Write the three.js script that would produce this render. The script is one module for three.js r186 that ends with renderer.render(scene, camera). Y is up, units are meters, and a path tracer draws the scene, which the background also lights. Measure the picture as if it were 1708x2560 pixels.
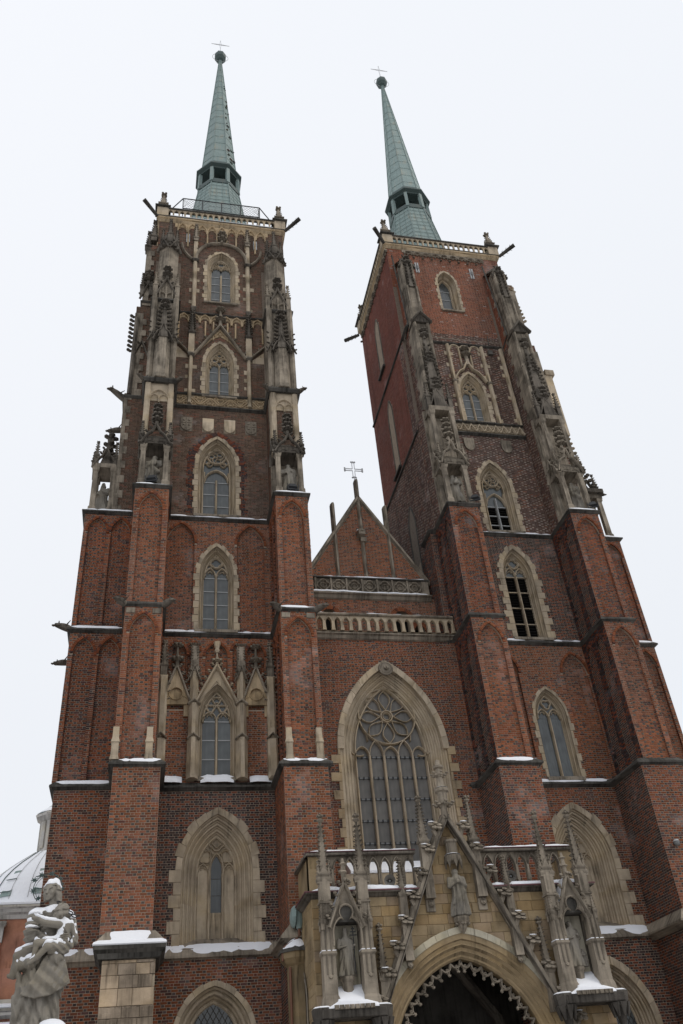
import * as THREE from 'three';
import { mergeGeometries, mergeVertices, toCreasedNormals } from 'three/addons/utils/BufferGeometryUtils.js';

// ------------------------------------------------------------------ camera, sky, light
const scene = new THREE.Scene();
const camera = new THREE.PerspectiveCamera(61.4, 683 / 1024, 0.3, 900);
camera.position.set(0, 1.6, 40);
{ // looking up at the towers: yaw to the right, pitch up, slight roll
  const yaw = THREE.MathUtils.degToRad(14.304), pit = THREE.MathUtils.degToRad(36.601), rol = THREE.MathUtils.degToRad(-5.489);
  const f = new THREE.Vector3(Math.sin(yaw) * Math.cos(pit), Math.sin(pit), -Math.cos(yaw) * Math.cos(pit));
  const r = new THREE.Vector3(Math.cos(yaw), 0, Math.sin(yaw)), u = new THREE.Vector3().crossVectors(r, f);
  const r2 = r.clone().multiplyScalar(Math.cos(rol)).addScaledVector(u, Math.sin(rol));
  const u2 = r.clone().multiplyScalar(-Math.sin(rol)).addScaledVector(u, Math.cos(rol));
  camera.quaternion.setFromRotationMatrix(new THREE.Matrix4().makeBasis(r2, u2, f.clone().negate()));
}
camera.updateMatrixWorld(true);
const renderer = new THREE.WebGLRenderer({ antialias: true });
renderer.setSize(683, 1024);
renderer.toneMapping = THREE.LinearToneMapping;
renderer.toneMappingExposure = 1.0;
renderer.shadowMap.enabled = true;

{ // an even, bright overcast: a little bluer to the west (left), whiter to the south-west (right)
  const w = 256, h = 128, d = new Float32Array(w * h * 4);
  for (let j = 0; j < h; j++) for (let i = 0; i < w; i++) {
    const el = ((j + .5) / h - .5) * Math.PI, az = ((i + .5) / w) * 2 * Math.PI;
    const t = Math.max(0, Math.sin(el));
    const side = .5 + .5 * Math.cos(az - 5.5);
    const b = (.88 + .09 * t) * (.97 + .06 * side), k = side * .6 + .4 * t;
    const s = 4 * (j * w + i), low = el < 0 ? .75 : 1;
    d[s] = b * (.945 + .045 * k) * low; d[s + 1] = b * (.985 + .015 * k) * low; d[s + 2] = b * 1.045 * low; d[s + 3] = 1;
  }
  const t = new THREE.DataTexture(d, w, h, THREE.RGBAFormat, THREE.FloatType);
  t.mapping = THREE.EquirectangularReflectionMapping; t.magFilter = THREE.LinearFilter; t.minFilter = THREE.LinearFilter; t.needsUpdate = true;
  scene.background = t; scene.environment = t;
}
const sun = new THREE.DirectionalLight(0xfff3e2, .75);
sun.position.set(8 + 93, 25 + 108, 50); sun.target.position.set(8, 25, 0); sun.castShadow = true; sun.shadow.radius = 34;
sun.shadow.mapSize.set(2048, 2048);
Object.assign(sun.shadow.camera, { left: -60, right: 60, top: 80, bottom: -60, near: 1, far: 400 });
scene.add(sun, sun.target);

// ------------------------------------------------------------------ small tools
let _s = 1234567;
const rnd = () => { _s = (_s + 0x6d2b79f5) | 0; let t = Math.imul(_s ^ (_s >>> 15), 1 | _s); t = (t + Math.imul(t ^ (t >>> 7), 61 | t)) ^ t; return ((t ^ (t >>> 14)) >>> 0) / 4294967296; };
const rr = (a, b) => a + (b - a) * rnd();
const V = (x, y, z) => new THREE.Vector3(x, y, z);
const PI = Math.PI, sin = Math.sin, cos = Math.cos, sqrt = Math.sqrt, max = Math.max, min = Math.min, abs = Math.abs;
const lerp = (a, b, t) => a + (b - a) * t, clamp = (x, a = 0, b = 1) => max(a, min(b, x));
const hash = (x, y, z = 0) => { let h = Math.imul(x | 0, 374761393) ^ Math.imul(y | 0, 668265263) ^ Math.imul(z | 0, 2147483647 - 61); h = Math.imul(h ^ (h >>> 13), 1274126177); return ((h ^ (h >>> 16)) >>> 0) / 4294967296; };
const sm = (t) => t * t * (3 - 2 * t);
const mod = (a, n) => ((a % n) + n) % n;
function vnoise(x, y, p = 0, seed = 0) { // value noise, periodic if p
  const xi = Math.floor(x), yi = Math.floor(y), u = sm(x - xi), v = sm(y - yi);
  const q = (a, b) => hash(p ? mod(a, p) : a, p ? mod(b, p) : b, seed);
  return lerp(lerp(q(xi, yi), q(xi + 1, yi), u), lerp(q(xi, yi + 1), q(xi + 1, yi + 1), u), v);
}
const fbm = (x, y, p, oct = 4, seed = 0) => { let s = 0, a = .5, n = 0; for (let i = 0; i < oct; i++) { s += a * vnoise(x, y, p, seed + i); n += a; x *= 2; y *= 2; if (p) p *= 2; a *= .55; } return s / n; };
const T4 = (x, y, z) => new THREE.Matrix4().makeTranslation(x, y, z);
const R4 = (ax, a) => new THREE.Matrix4().makeRotationAxis(ax, a);
const AX = V(1, 0, 0), AY = V(0, 1, 0), AZ = V(0, 0, 1);
const frame = (o, u, n) => new THREE.Matrix4().makeBasis(u, V(0, 1, 0), n).setPosition(o);
const FRONT = (z, x = 0) => frame(V(x, 0, z), V(1, 0, 0), V(0, 0, 1));   // u = +x, w = +z
const LEFT = (x, z = 0) => frame(V(x, 0, z), V(0, 0, 1), V(-1, 0, 0));   // face that looks to -x, u = +z
const RIGHT = (x, z = 0) => frame(V(x, 0, z), V(0, 0, -1), V(1, 0, 0));  // face that looks to +x, u = -z

// ------------------------------------------------------------------ textures and materials
function tex(n, fn, srgb = false, rep = 1) {
  const d = new Uint8Array(n * n * 4);
  for (let j = 0; j < n; j++) for (let i = 0; i < n; i++) {
    const c = fn(i / n, j / n); const s = 4 * (j * n + i);
    for (let k = 0; k < 3; k++) d[s + k] = 255 * clamp(Array.isArray(c) ? c[k] : c);
    d[s + 3] = 255;
  }
  const t = new THREE.DataTexture(d, n, n); t.wrapS = t.wrapT = THREE.RepeatWrapping; t.magFilter = THREE.LinearFilter;
  if (srgb) t.colorSpace = THREE.SRGBColorSpace; t.repeat.set(rep, rep); t.needsUpdate = true; return t;
}
const toS = (l) => l <= .0031308 ? 12.92 * l : 1.055 * Math.pow(l, 1 / 2.4) - .055;
// relative tint maps (linear 0..1 stored as sRGB); one repeat = 4 m (stone), 3 m (brick)
const stoneTint = tex(512, (u, v) => {
  const big = fbm(u * 4, v * 4, 4, 5, 3), streak = fbm(u * 40, v * 4, 40, 3, 9), fine = fbm(u * 64, v * 64, 64, 3, 21);
  const soot = clamp((fbm(u * 5, v * 3, 0, 1, 5) * 0 + big - .42) * 3.2), st = clamp((streak - .45) * 2.6) * clamp((fbm(u * 6, v * 3, 6, 3, 40) - .38) * 3);
  let l = .97 - .46 * soot * (.5 + .5 * fine) - .46 * st + .16 * (fine - .5);
  const warm = clamp((fbm(u * 3, v * 5, 3, 3, 77) - .45) * 3);
  return [toS(l), toS(l * (.985 - .035 * warm)), toS(l * (.96 - .12 * warm))];
}, true, .25);
const sootTint = tex(512, (u, v) => {
  const big = fbm(u * 5, v * 5, 5, 5, 13), streak = fbm(u * 56, v * 4, 56, 3, 19), fine = fbm(u * 64, v * 64, 64, 3, 25);
  const soot = clamp((big - .36) * 3.4), st = clamp((streak - .42) * 2.8);
  let l = .95 - .55 * soot * (.55 + .45 * fine) - .28 * st + .16 * (fine - .5);
  return [toS(l), toS(l * .985), toS(l * .96)];
}, true, .25);
const grainBump = tex(512, (u, v) => .5 * fbm(u * 32, v * 32, 32, 4, 51) + .5 * fbm(u * 128, v * 128, 128, 2, 61), false, .5);
const brickTint = tex(256, (u, v) => { const a = fbm(u * 12, v * 12, 12, 4, 91); const l = .82 + .34 * (a - .5) * 1.4; return [toS(l), toS(l), toS(l)]; }, true, 1);
const snowBump = tex(256, (u, v) => fbm(u * 10, v * 10, 10, 5, 101), false, .5);
const copperTint = tex(512, (u, v) => {
  const rows = 16, r = v * rows, f = r - Math.floor(r), row = Math.floor(r);
  const sheet = hash(Math.floor(u * 8 + (row % 2) * .5) % 8, row, 3);
  const st = fbm(u * 40, v * 3, 40, 4, 31), big = fbm(u * 3, v * 3, 3, 4, 37);
  let l = .86 + .12 * (sheet - .5) + .22 * (st - .5) + .25 * (big - .5);
  const brown = clamp((st - .52) * 3) * clamp((big - .42) * 4);
  return [toS(l * lerp(.95, 1.35, brown)), toS(l * lerp(1, .85, brown)), toS(l * lerp(1, .66, brown))];
}, true, .25);
const glassTint = tex(256, (u, v) => { const a = fbm(u * 30, v * 3, 30, 4, 111), b = fbm(u * 4, v * 4, 4, 4, 117); const l = .7 + .5 * (a - .5) + .5 * (b - .5); return [toS(l), toS(l * .99), toS(l * .96)]; }, true, .4);
const woodTint = tex(256, (u, v) => { const a = fbm(u * 4, v * 60, 60, 3, 121); const l = .7 + .6 * (a - .5); return [toS(l), toS(l), toS(l)]; }, true, .5);
const mat = (name, c, o = {}) => { const m = new THREE.MeshPhysicalMaterial({ roughness: .9, metalness: 0, vertexColors: true, specularIntensity: (o.roughness ?? .9) > .75 ? .3 : 1, ...o }); m.color.setRGB(...c); m.name = name; return m; };
const M = {
  stone: mat('pale weathered sandstone', [.49, .415, .315], { map: stoneTint, bumpMap: grainBump, bumpScale: .012 }),
  warm: mat('honey sandstone', [.50, .395, .265], { map: stoneTint, bumpMap: grainBump, bumpScale: .012 }),
  grey: mat('grey weathered sandstone', [.355, .31, .25], { map: sootTint, bumpMap: grainBump, bumpScale: .015 }),
  crust: mat('black weathering crust on stone', [.12, .11, .098], { map: sootTint, bumpMap: grainBump, bumpScale: .02 }),
  soot: mat('sooty sandstone', [.185, .165, .14], { map: sootTint, bumpMap: grainBump, bumpScale: .02 }),
  ochre: mat('ochre sandstone', [.375, .29, .18], { map: stoneTint, bumpMap: grainBump, bumpScale: .012 }),
  ledge: mat('dark slate ledge', [.12, .115, .105], { map: sootTint, bumpMap: grainBump, bumpScale: .01 }),
  statue: mat('grey statue stone', [.27, .252, .22], { map: stoneTint, bumpMap: grainBump, bumpScale: .006 }),
  mortar: mat('lime mortar', [.42, .34, .26], { map: brickTint, bumpMap: grainBump, bumpScale: .006 }),
  mortarDark: mat('darkened mortar', [.24, .195, .155], { map: brickTint, bumpMap: grainBump, bumpScale: .006 }),
  brick: mat('brick', [1, 1, 1], { map: brickTint, bumpMap: grainBump, bumpScale: .006, vertexColors: false }),
  copper: mat('verdigris copper', [.275, .35, .335], { map: copperTint, roughness: .7 }),
  copperDark: mat('dark verdigris', [.07, .105, .10], { map: copperTint, roughness: .6 }),
  brownCopper: mat('brown copper pipe', [.16, .075, .045], { roughness: .55, metalness: .3 }),
  glass: mat('leaded glass behind protective glazing', [.115, .13, .135], { map: glassTint, roughness: .16 }),
  dusty: mat('dusty old glass', [.17, .16, .145], { map: glassTint, roughness: .4 }),
  louvre: mat('dark louvre board', [.035, .032, .03], { map: woodTint, roughness: .8 }),
  iron: mat('black iron', [.03, .032, .035], { roughness: .6, metalness: .4 }),
  bar: mat('pale grey glazing bar', [.36, .37, .37], { roughness: .6 }),
  black: mat('dark opening', [.012, .011, .010], { roughness: 1 }),
  snow: mat('snow', [.86, .88, .92], { roughness: .8, bumpMap: snowBump, bumpScale: .03 }),
  redlead: mat('purple red sheet edging', [.13, .05, .055], { roughness: .6 }),
  plaster: mat('pale niche plaster', [.52, .49, .40], { map: stoneTint, bumpMap: grainBump, bumpScale: .006 }),
  pink: mat('salmon plaster', [.47, .235, .165], { map: stoneTint, bumpMap: grainBump, bumpScale: .008 }),
  whitewash: mat('grey-white render', [.55, .54, .52], { map: stoneTint, bumpMap: grainBump, bumpScale: .006 }),
  gold: mat('silvered metal cross', [.55, .56, .57], { roughness: .4, metalness: .5 }),
  paving: mat('snow-dusted paving', [.5, .5, .52], { map: stoneTint, bumpMap: grainBump, bumpScale: .02 }),
};

// ------------------------------------------------------------------ geometry tools
function tri(pos, smoothAngle = 0) { // flat triangles -> geometry
  const g = new THREE.BufferGeometry(); g.setAttribute('position', new THREE.Float32BufferAttribute(pos, 3));
  if (smoothAngle) { const c = toCreasedNormals(g, smoothAngle); return c; }
  g.computeVertexNormals(); return g;
}
// rings: arrays of Vector3 with the same count, skinned one to the next
function loft(rings, { closed = true, cap = true, smooth = 0, loop = false } = {}) {
  const p = [], n = rings[0].length, put = (a, b, c) => p.push(a.x, a.y, a.z, b.x, b.y, b.z, c.x, c.y, c.z);
  const L = loop ? rings.length : rings.length - 1;
  for (let i = 0; i < L; i++) { const A = rings[i], B = rings[(i + 1) % rings.length]; for (let j = 0; j < (closed ? n : n - 1); j++) { const k = (j + 1) % n; put(A[j], A[k], B[k]); put(A[j], B[k], B[j]); } }
  if (cap && !loop) {
    const A = rings[0], B = rings[rings.length - 1];
    for (let j = 1; j < n - 1; j++) { put(A[0], A[j + 1], A[j]); put(B[0], B[j], B[j + 1]); }
  }
  return tri(p, smooth);
}
function box(x0, x1, y0, y1, z0, z1, c = 0) { // c: chamfer on the front (+z) edge
  const ring = (z, k) => [V(x0 + k, y0 + k, z), V(x1 - k, y0 + k, z), V(x1 - k, y1 - k, z), V(x0 + k, y1 - k, z)];
  return c ? loft([ring(z0, 0), ring(z1 - c, 0), ring(z1, c)]) : loft([ring(z0, 0), ring(z1, 0)]);
}
// n-gon prism / frustum about the y axis, stations [[y, r], ...]
function turned(st, n = 8, rot = PI / 8, smooth = 0, cx = 0, cz = 0) {
  const rings = st.map(([y, r]) => { const a = []; for (let i = 0; i < n; i++) { const t = rot + 2 * PI * i / n; a.push(V(cx + r * sin(t), y, cz + r * cos(t))); } return a; });
  return loft(rings, { smooth });
}
const sq = (st, cx = 0, cz = 0) => turned(st.map(([y, r]) => [y, r * Math.SQRT2]), 4, PI / 4, 0, cx, cz);   // r = half width
function beam(a, b, w, h = w, up = V(0, 1, 0)) { // square bar between two points
  const d = b.clone().sub(a).normalize(); let s = new THREE.Vector3().crossVectors(d, up); if (s.length() < 1e-3) s = V(1, 0, 0); s.normalize(); const t = new THREE.Vector3().crossVectors(s, d);
  const ring = (c, k = 1) => [[-1, -1], [1, -1], [1, 1], [-1, 1]].map(([i, j]) => c.clone().addScaledVector(s, i * w / 2 * k).addScaledVector(t, j * h / 2 * k));
  return loft([ring(b), ring(a)]);
}
function rod(pts, r, n = 6, smooth = 1) { // round bar along points; r number or function
  const rings = pts.map((p, i) => {
    const d = pts[min(i + 1, pts.length - 1)].clone().sub(pts[max(i - 1, 0)]).normalize();
    let s = new THREE.Vector3().crossVectors(d, abs(d.y) > .9 ? V(1, 0, 0) : V(0, 1, 0)).normalize(); const t = new THREE.Vector3().crossVectors(s, d);
    const q = typeof r === 'function' ? r(i / (pts.length - 1)) : r, a = [];
    for (let k = 0; k < n; k++) { const an = -2 * PI * k / n; a.push(p.clone().addScaledVector(s, cos(an) * q).addScaledVector(t, sin(an) * q)); } return a;
  });
  return loft(rings, { smooth });
}
// shape (with holes) extruded from z0 to z1
function plate(outer, z0, z1, holes = []) {
  const s = new THREE.Shape(outer.map(([x, y]) => new THREE.Vector2(x, y)));
  for (const h of holes) s.holes.push(new THREE.Path(h.map(([x, y]) => new THREE.Vector2(x, y))));
  const g = new THREE.ExtrudeGeometry(s, { depth: z1 - z0, bevelEnabled: false, curveSegments: 1 }); g.translate(0, 0, z0); return g;
}
// moulded bar in the xy plane along pts [[x,y]...], width w, from z0 up to z1
function band(pts, w, z0, z1, closed = false) {
  const n = pts.length, rings = [];
  for (let i = 0; i < n; i++) {
    const a = pts[closed ? mod(i - 1, n) : max(i - 1, 0)], b = pts[closed ? (i + 1) % n : min(i + 1, n - 1)], p = pts[i];
    let d1 = [p[0] - a[0], p[1] - a[1]], d2 = [b[0] - p[0], b[1] - p[1]]; const l1 = Math.hypot(...d1) || 1, l2 = Math.hypot(...d2) || 1;
    if (!closed && i === 0) d1 = d2.map((q) => q / l2 * l1); if (!closed && i === n - 1) d2 = d1.map((q) => q / l1 * l2);
    const e1 = [d1[0] / l1, d1[1] / l1], e2 = [d2[0] / l2, d2[1] / l2]; let m = [e1[0] + e2[0], e1[1] + e2[1]]; const ml = Math.hypot(...m) || 1; m = [m[0] / ml, m[1] / ml];
    const k = 1 / max(.45, m[0] * e1[0] + m[1] * e1[1]), nx = -m[1] * k, ny = m[0] * k, h = w / 2;
    const P = (s, z) => V(p[0] + nx * h * s, p[1] + ny * h * s, z), c = (z1 - z0) * .45;
    rings.push([P(1, z1 - c), P(.4, z1), P(-.4, z1), P(-1, z1 - c), P(-1, z0), P(1, z0)]);
  }
  return loft(rings, { loop: closed, cap: !closed });
}
const circ = (cx, cy, r, n = 28, a0 = 0, a1 = 2 * PI) => { const p = [], full = a1 - a0 > 6.28; for (let i = 0; i < (full ? n : n + 1); i++) { const a = a0 + (a1 - a0) * i / n; p.push([cx + r * cos(a), cy + r * sin(a)]); } return p; };
function foil(cx, cy, r, n, rot = PI / 2, k = .56, seg = 8) { // n-lobed closed outline
  const rl = r * k, c = r - rl, p = [], N = n * seg;
  for (let i = 0; i < N; i++) { const a = 2 * PI * i / N; const f = mod(a + PI / n, 2 * PI / n) - PI / n; const q = rl * rl - (c * sin(f)) ** 2; const d = q > 0 ? c * cos(f) + sqrt(q) : c * cos(f); p.push([cx + d * cos(a + rot), cy + d * sin(a + rot)]); }
  return p;
}
// pointed arch: half width a, springing ys, apex ya, foot y0, inset t (concentric)
class Lancet {
  constructor(cx, a, y0, ys, ya) { Object.assign(this, { cx, a, y0, ys, ya }); const h = ya - ys; this.R = (a * a + h * h) / (2 * a); this.c = this.R - a; }
  apex(t) { return this.ys + sqrt(max(.0004, (this.R - t) ** 2 - this.c ** 2)); }
  path(t = 0, n = 9, y0 = this.y0) { // left foot, up over the apex, right foot
    const R = this.R - t, A = Math.acos(clamp(this.c / R, -1, 1)), L = [];
    for (let i = 0; i <= n; i++) { const q = A * i / n; L.push([R * cos(q) - this.c, this.ys + R * sin(q)]); }
    const out = [[-(this.a - t), y0]]; for (const [x, y] of L) out.push([-x, y]); for (let i = n - 1; i >= 0; i--) out.push(L[i]); out.push([this.a - t, y0]);
    return out.map(([x, y]) => [x + this.cx, y]);
  }
  has(x, y, t = 0) { x = abs(x - this.cx); if (y < this.y0 || x > this.a - t) return false; if (y <= this.ys) return true; return Math.hypot(x + this.c, y - this.ys) < this.R - t; }
  halfAt(y, t = 0) { if (y <= this.ys) return this.a - t; const q = (this.R - t) ** 2 - (y - this.ys) ** 2; return q > 0 ? sqrt(q) - this.c : -1; }
}
// a moulding profile [[t, z]...] carried along a lancet
function jamb(L, prof, n = 9, y0 = L.y0) {
  const paths = prof.map(([t]) => L.path(t, n, y0)), rings = [];
  for (let i = 0; i < paths[0].length; i++) rings.push(prof.map(([, z], k) => V(paths[k][i][0], paths[k][i][1], z)));
  return loft(rings, { closed: false, cap: false });
}
function mould(T, D, steps, t0 = 0, z0 = 0) { const p = [[t0, z0]]; const dt = (T - t0) / steps, dz = (D + z0) / steps; for (let i = 0; i < steps; i++) { const t = t0 + i * dt, z = z0 - i * dz; p.push([t + .03 * dt, z - .42 * dz], [t + .3 * dt, z - .62 * dz], [t + .38 * dt, z - .92 * dz], [t + .62 * dt, z - .74 * dz], [t + .86 * dt, z - .82 * dz], [t + dt, z - dz]); } return p; }
// block of an arch ring between two offsets, path pieces i0..i1
function ringBlock(L, t0, t1, u0, u1, z0, z1, n = 18, joint = .006) {
  const A = L.path(t0, n), B = L.path(t1, n), at = (P, u) => { const i = clamp(Math.floor(u), 0, P.length - 2), f = u - i; return [lerp(P[i][0], P[i + 1][0], f), lerp(P[i][1], P[i + 1][1], f)]; };
  const rings = [], us = [u0]; for (let k = Math.floor(u0) + 1; k < u1; k++) us.push(k); us.push(u1);
  for (const u of us) { const a = at(A, u), b = at(B, u); rings.push([V(a[0], a[1], z0), V(a[0], a[1], z1 - .012), V(lerp(a[0], b[0], .06), lerp(a[1], b[1], .06), z1), V(lerp(a[0], b[0], .94), lerp(a[1], b[1], .94), z1), V(b[0], b[1], z1 - .012), V(b[0], b[1], z0)]); }
  return loft(rings);
}
const knobGeo = (() => { const g = new THREE.IcosahedronGeometry(1, 0); const p = g.attributes.position; for (let i = 0; i < p.count; i++) { const h = .8 + .45 * hash(Math.round(p.getX(i) * 50), Math.round(p.getY(i) * 50), Math.round(p.getZ(i) * 50)); p.setXYZ(i, p.getX(i) * h, p.getY(i) * h * .75, p.getZ(i) * h); } g.computeVertexNormals(); return g; })();
// curled leaf: a few lumps that stand off a stem towards (dx, dy)
function crocketInto(G, p, out, s, tint = 1) { const q = p.clone().addScaledVector(out, s * .8); G.add(knobGeo.clone().scale(s * .55, s * .4, s * .5), tint, T4(p.x + out.x * s * .35, p.y + out.y * s * .35, p.z + out.z * s * .35)); G.add(knobGeo.clone().scale(s * .5, s * .55, s * .55), tint, T4(q.x, q.y + s * .22, q.z)); }

class Geo {
  constructor() { this.g = []; }
  add(g, tint = 1, m = null) {
    g = g.index ? g.toNonIndexed() : g; if (m) { if (g === knobGeo) g = g.clone(); g.applyMatrix4(m); }
    for (const k of Object.keys(g.attributes)) if (k !== 'position' && k !== 'normal') g.deleteAttribute(k);
    if (!g.attributes.normal) g.computeVertexNormals();
    const n = g.attributes.position.count, c = new Float32Array(n * 3), t = Array.isArray(tint) ? tint : [tint, tint, tint];
    for (let i = 0; i < n; i++) { c[3 * i] = t[0]; c[3 * i + 1] = t[1]; c[3 * i + 2] = t[2]; }
    g.setAttribute('color', new THREE.BufferAttribute(c, 3)); this.g.push(g); return this;
  }
  move(m) { for (const g of this.g) g.applyMatrix4(m); return this; }
  addAll(other, m) { for (const g of other.g) { const c = g.clone(); if (m) c.applyMatrix4(m); this.g.push(c); } return this; }
  geometry(ofs) {
    const g = mergeGeometries(this.g), p = g.attributes.position, nn = g.attributes.normal, uv = new Float32Array(p.count * 2);
    ofs = ofs ?? [0, 0];
    for (let i = 0; i < p.count; i += 3) {
      let nx = 0, ny = 0, nz = 0; for (let k = 0; k < 3; k++) { nx += nn.getX(i + k); ny += nn.getY(i + k); nz += nn.getZ(i + k); }
      nx = abs(nx); ny = abs(ny); nz = abs(nz);
      for (let k = 0; k < 3; k++) { const j = i + k, x = p.getX(j), y = p.getY(j), z = p.getZ(j); const [u, v] = nz >= nx && nz >= ny ? [x, y] : nx >= ny ? [z + 1.7, y] : [x, z]; uv[2 * j] = u + ofs[0]; uv[2 * j + 1] = v + ofs[1]; }
    }
    g.setAttribute('uv', new THREE.BufferAttribute(uv, 2)); return g;
  }
  build(name, m, parent, o = {}) {
    if (!this.g.length) return null;
    const e = new THREE.Mesh(this.geometry([hash(this.g.length, 7) * 4, hash(3, this.g[0].attributes.position.count) * 4]), m); e.name = parent && parent !== scene ? name : numbered(name); e.castShadow = e.receiveShadow = true;
    (parent ?? scene).add(e); if (o.label) e.userData.label = o.label; if (o.kind) e.userData.kind = o.kind; return e;
  }
}
const used = {};
const numbered = (n) => { const k = used[n] = (used[n] ?? -1) + 1; return k ? n + '_' + String(k).padStart(3, '0') : n; };
function thing(name, label, category, pos = [0, 0, 0], group) { const o = new THREE.Group(); o.name = numbered(name); o.position.set(...pos); o.userData = { label, category }; if (group) o.userData.group = group; scene.add(o); return o; }
const one = (name, g, m, parent, tint = 1, mtx = null, o = {}) => new Geo().add(g, tint, mtx).build(name, m, parent, o);

// ------------------------------------------------------------------ bricks
const brickGeo = (() => { // unit brick: x -.5..5, y -.5...5, z 0..1, front edges eased
  const r = (z, k, h) => [V(-.5 + k, -.5 + h, z), V(.5 - k, -.5 + h, z), V(.5 - k, .5 - h, z), V(-.5 + k, .5 - h, z)];
  const g = loft([r(0, 0, 0), r(.8, 0, 0), r(1, .02, .06)], { cap: true }), p = g.attributes.position, uv = new Float32Array(p.count * 2);
  for (let i = 0; i < p.count; i++) { uv[2 * i] = p.getX(i) * .27 + p.getZ(i) * .02; uv[2 * i + 1] = p.getY(i) * .09; }
  g.setAttribute('uv', new THREE.BufferAttribute(uv, 2)); return g;
})();
const CH = .105; // course height
const pick = (a) => a[Math.floor(rnd() * a.length)];
const jit = (c, j = .16) => { const k = 1 + (rnd() - .5) * 2 * j; return [c[0] * k * (1 + (rnd() - .5) * .1), c[1] * k, c[2] * k * (1 + (rnd() - .5) * .1)]; };
const PAL = {
  orange: (h, x, y) => { const n = fbm(x * .35 + 9, y * .25, 0, 3, 5); if (h) return rnd() < .6 ? jit([.105, .082, .07], .35) : jit([.26, .098, .055]); const d = rnd(); if (d < .12) return jit([.15, .065, .05], .3); return jit([lerp(.225, .325, n), lerp(.083, .115, n), lerp(.042, .054, n)], .26); },
  red: (h, x, y) => { const n = fbm(x * .4 + 3, y * .3, 0, 3, 8); if (h) return rnd() < .72 ? jit([.085, .066, .062], .35) : jit([.2, .07, .05]); if (rnd() < .16) return jit([.11, .055, .048], .3); return jit([lerp(.19, .28, n), lerp(.064, .09, n), lerp(.032, .04, n)], .26); },
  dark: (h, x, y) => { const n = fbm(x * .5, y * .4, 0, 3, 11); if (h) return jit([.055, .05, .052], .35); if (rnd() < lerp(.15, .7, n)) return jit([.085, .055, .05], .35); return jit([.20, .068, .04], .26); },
  umber: (h, x, y) => { const n = fbm(x * .5, y * .3, 0, 3, 17); const c = lerp(.8, 1.3, n); return rnd() < .12 ? jit([.2 * c, .09 * c, .06 * c], .2) : jit([.138 * c, .088 * c, .062 * c], .3); },
  speckle: (h, x, y) => { const n = fbm(x * .5, y * .3, 0, 3, 19), c = lerp(.8, 1.25, n); if (h) return rnd() < .72 ? jit([.28 * c, .22 * c, .185 * c], .28) : jit([.12, .075, .07]); return rnd() < .2 ? jit([.2 * c, .09 * c, .06 * c], .2) : jit([.122 * c, .07 * c, .055 * c], .27); },
  rose: (h, x, y) => { const n = fbm(x * .35, y * .3, 0, 3, 23); const c = lerp(.85, 1.2, n); if (h) return jit([.19 * c, .075 * c, .06 * c], .2); return jit([.245 * c, .085 * c, .06 * c], .18); },
  top: (h, x, y) => { const n = fbm(x * .35, y * .3, 0, 3, 29); const c = lerp(.8, 1.2, n); if (rnd() < .015) return jit([.4, .3, .27]); if (h) return rnd() < .3 ? jit([.12, .065, .055], .3) : jit([.24, .09, .055], .2); return jit([.30 * c, .105 * c, .06 * c], .2); },
};
const _m = new THREE.Matrix4(), _s4 = new THREE.Matrix4();
const mortarOf = (p) => (p === 'umber' || p === 'speckle') ? 'mortarDark' : 'mortar';
// owner: { bricks: [] }, M: face frame; ins(u, v) says where there is brick
// gaps(v): stretches [u0, u1] of the course that hold something else; the course is cut off clean at their edges
function bricks(owner, Mx, u0, u1, v0, v1, pal, ins = null, w = 0, thick = .02, gaps = null) {
  const jw = .017, i0 = Math.ceil((v0 - .02) / CH), i1 = Math.floor((v1 + .02) / CH);
  const put = (a, b, vc, head) => {
    if (b - a < .05) return; const uc = (a + b) / 2; if (ins && !ins(uc, vc)) return;
    const c = PAL[pal](head, uc + (owner.seed ?? 0), vc), sd = (owner.seed ?? 0) + Mx.elements[12] * 3.1 + Mx.elements[14] * 1.7; // old repairs, damp and soot in broad uneven patches
    const big = lerp(.80, 1.26, fbm(uc * .33 + sd, vc * .21 + 5, 0, 4, 301)), run = 1 - .26 * clamp((fbm(uc * 1.9 + sd, vc * .14, 0, 3, 307) - .56) * 5), grey = clamp((fbm(uc * .5 - sd, vc * .4, 0, 3, 311) - .5) * 2.4) * .32, lum = .3 * c[0] + .55 * c[1] + .15 * c[2];
    const salt = clamp((fbm(uc * .8 + sd, vc * .7, 0, 4, 317) - .68) * 6) * .12; for (let q = 0; q < 3; q++) c[q] = lerp(c[q], lum * 1.05, grey) * big * run + salt;
    owner.bricks.push({ c, m: Mx.clone().multiply(_m.makeTranslation(uc, vc + (rnd() - .5) * .006, w - thick * .62)).multiply(_s4.makeScale(b - a - jw, CH - .0165, thick * (.88 + .24 * rnd()))) });
  };
  for (let i = i0; i < i1; i++) {
    const vc = (i + .5) * CH; if (vc < v0 || vc > v1) continue;
    if (u1 - u0 < .15) { put(u0 - .008, u1 + .008, vc, false); continue; }
    let iv = [[u0, u1]]; for (const [ga, gb] of gaps ? gaps(vc) : []) iv = iv.flatMap(([p, q]) => q <= ga || p >= gb ? [[p, q]] : [[p, ga + .008], [gb - .008, q]]).filter(([p, q]) => q - p > .03);
    const ofs = (i % 2) * .2125 + (hash(i >> 3, 5) - .5) * .1 + (hash(i, 9) - .5) * .05;
    for (const [p, q] of iv) {
      let k = Math.floor((p + ofs) / .425) * 2, u = (k / 2) * .425 - ofs, s = p;
      while (s < q - .001) { const head = mod(k, 2) === 1; u += head ? .14 : .285; k++; let e = u + (rnd() - .5) * .012; if (e - s < .07) continue; if (q - e < .07) e = q; e = min(e, q); put(s, e, vc, head && e - s < .2); s = e; }
    }
  }
}
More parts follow.
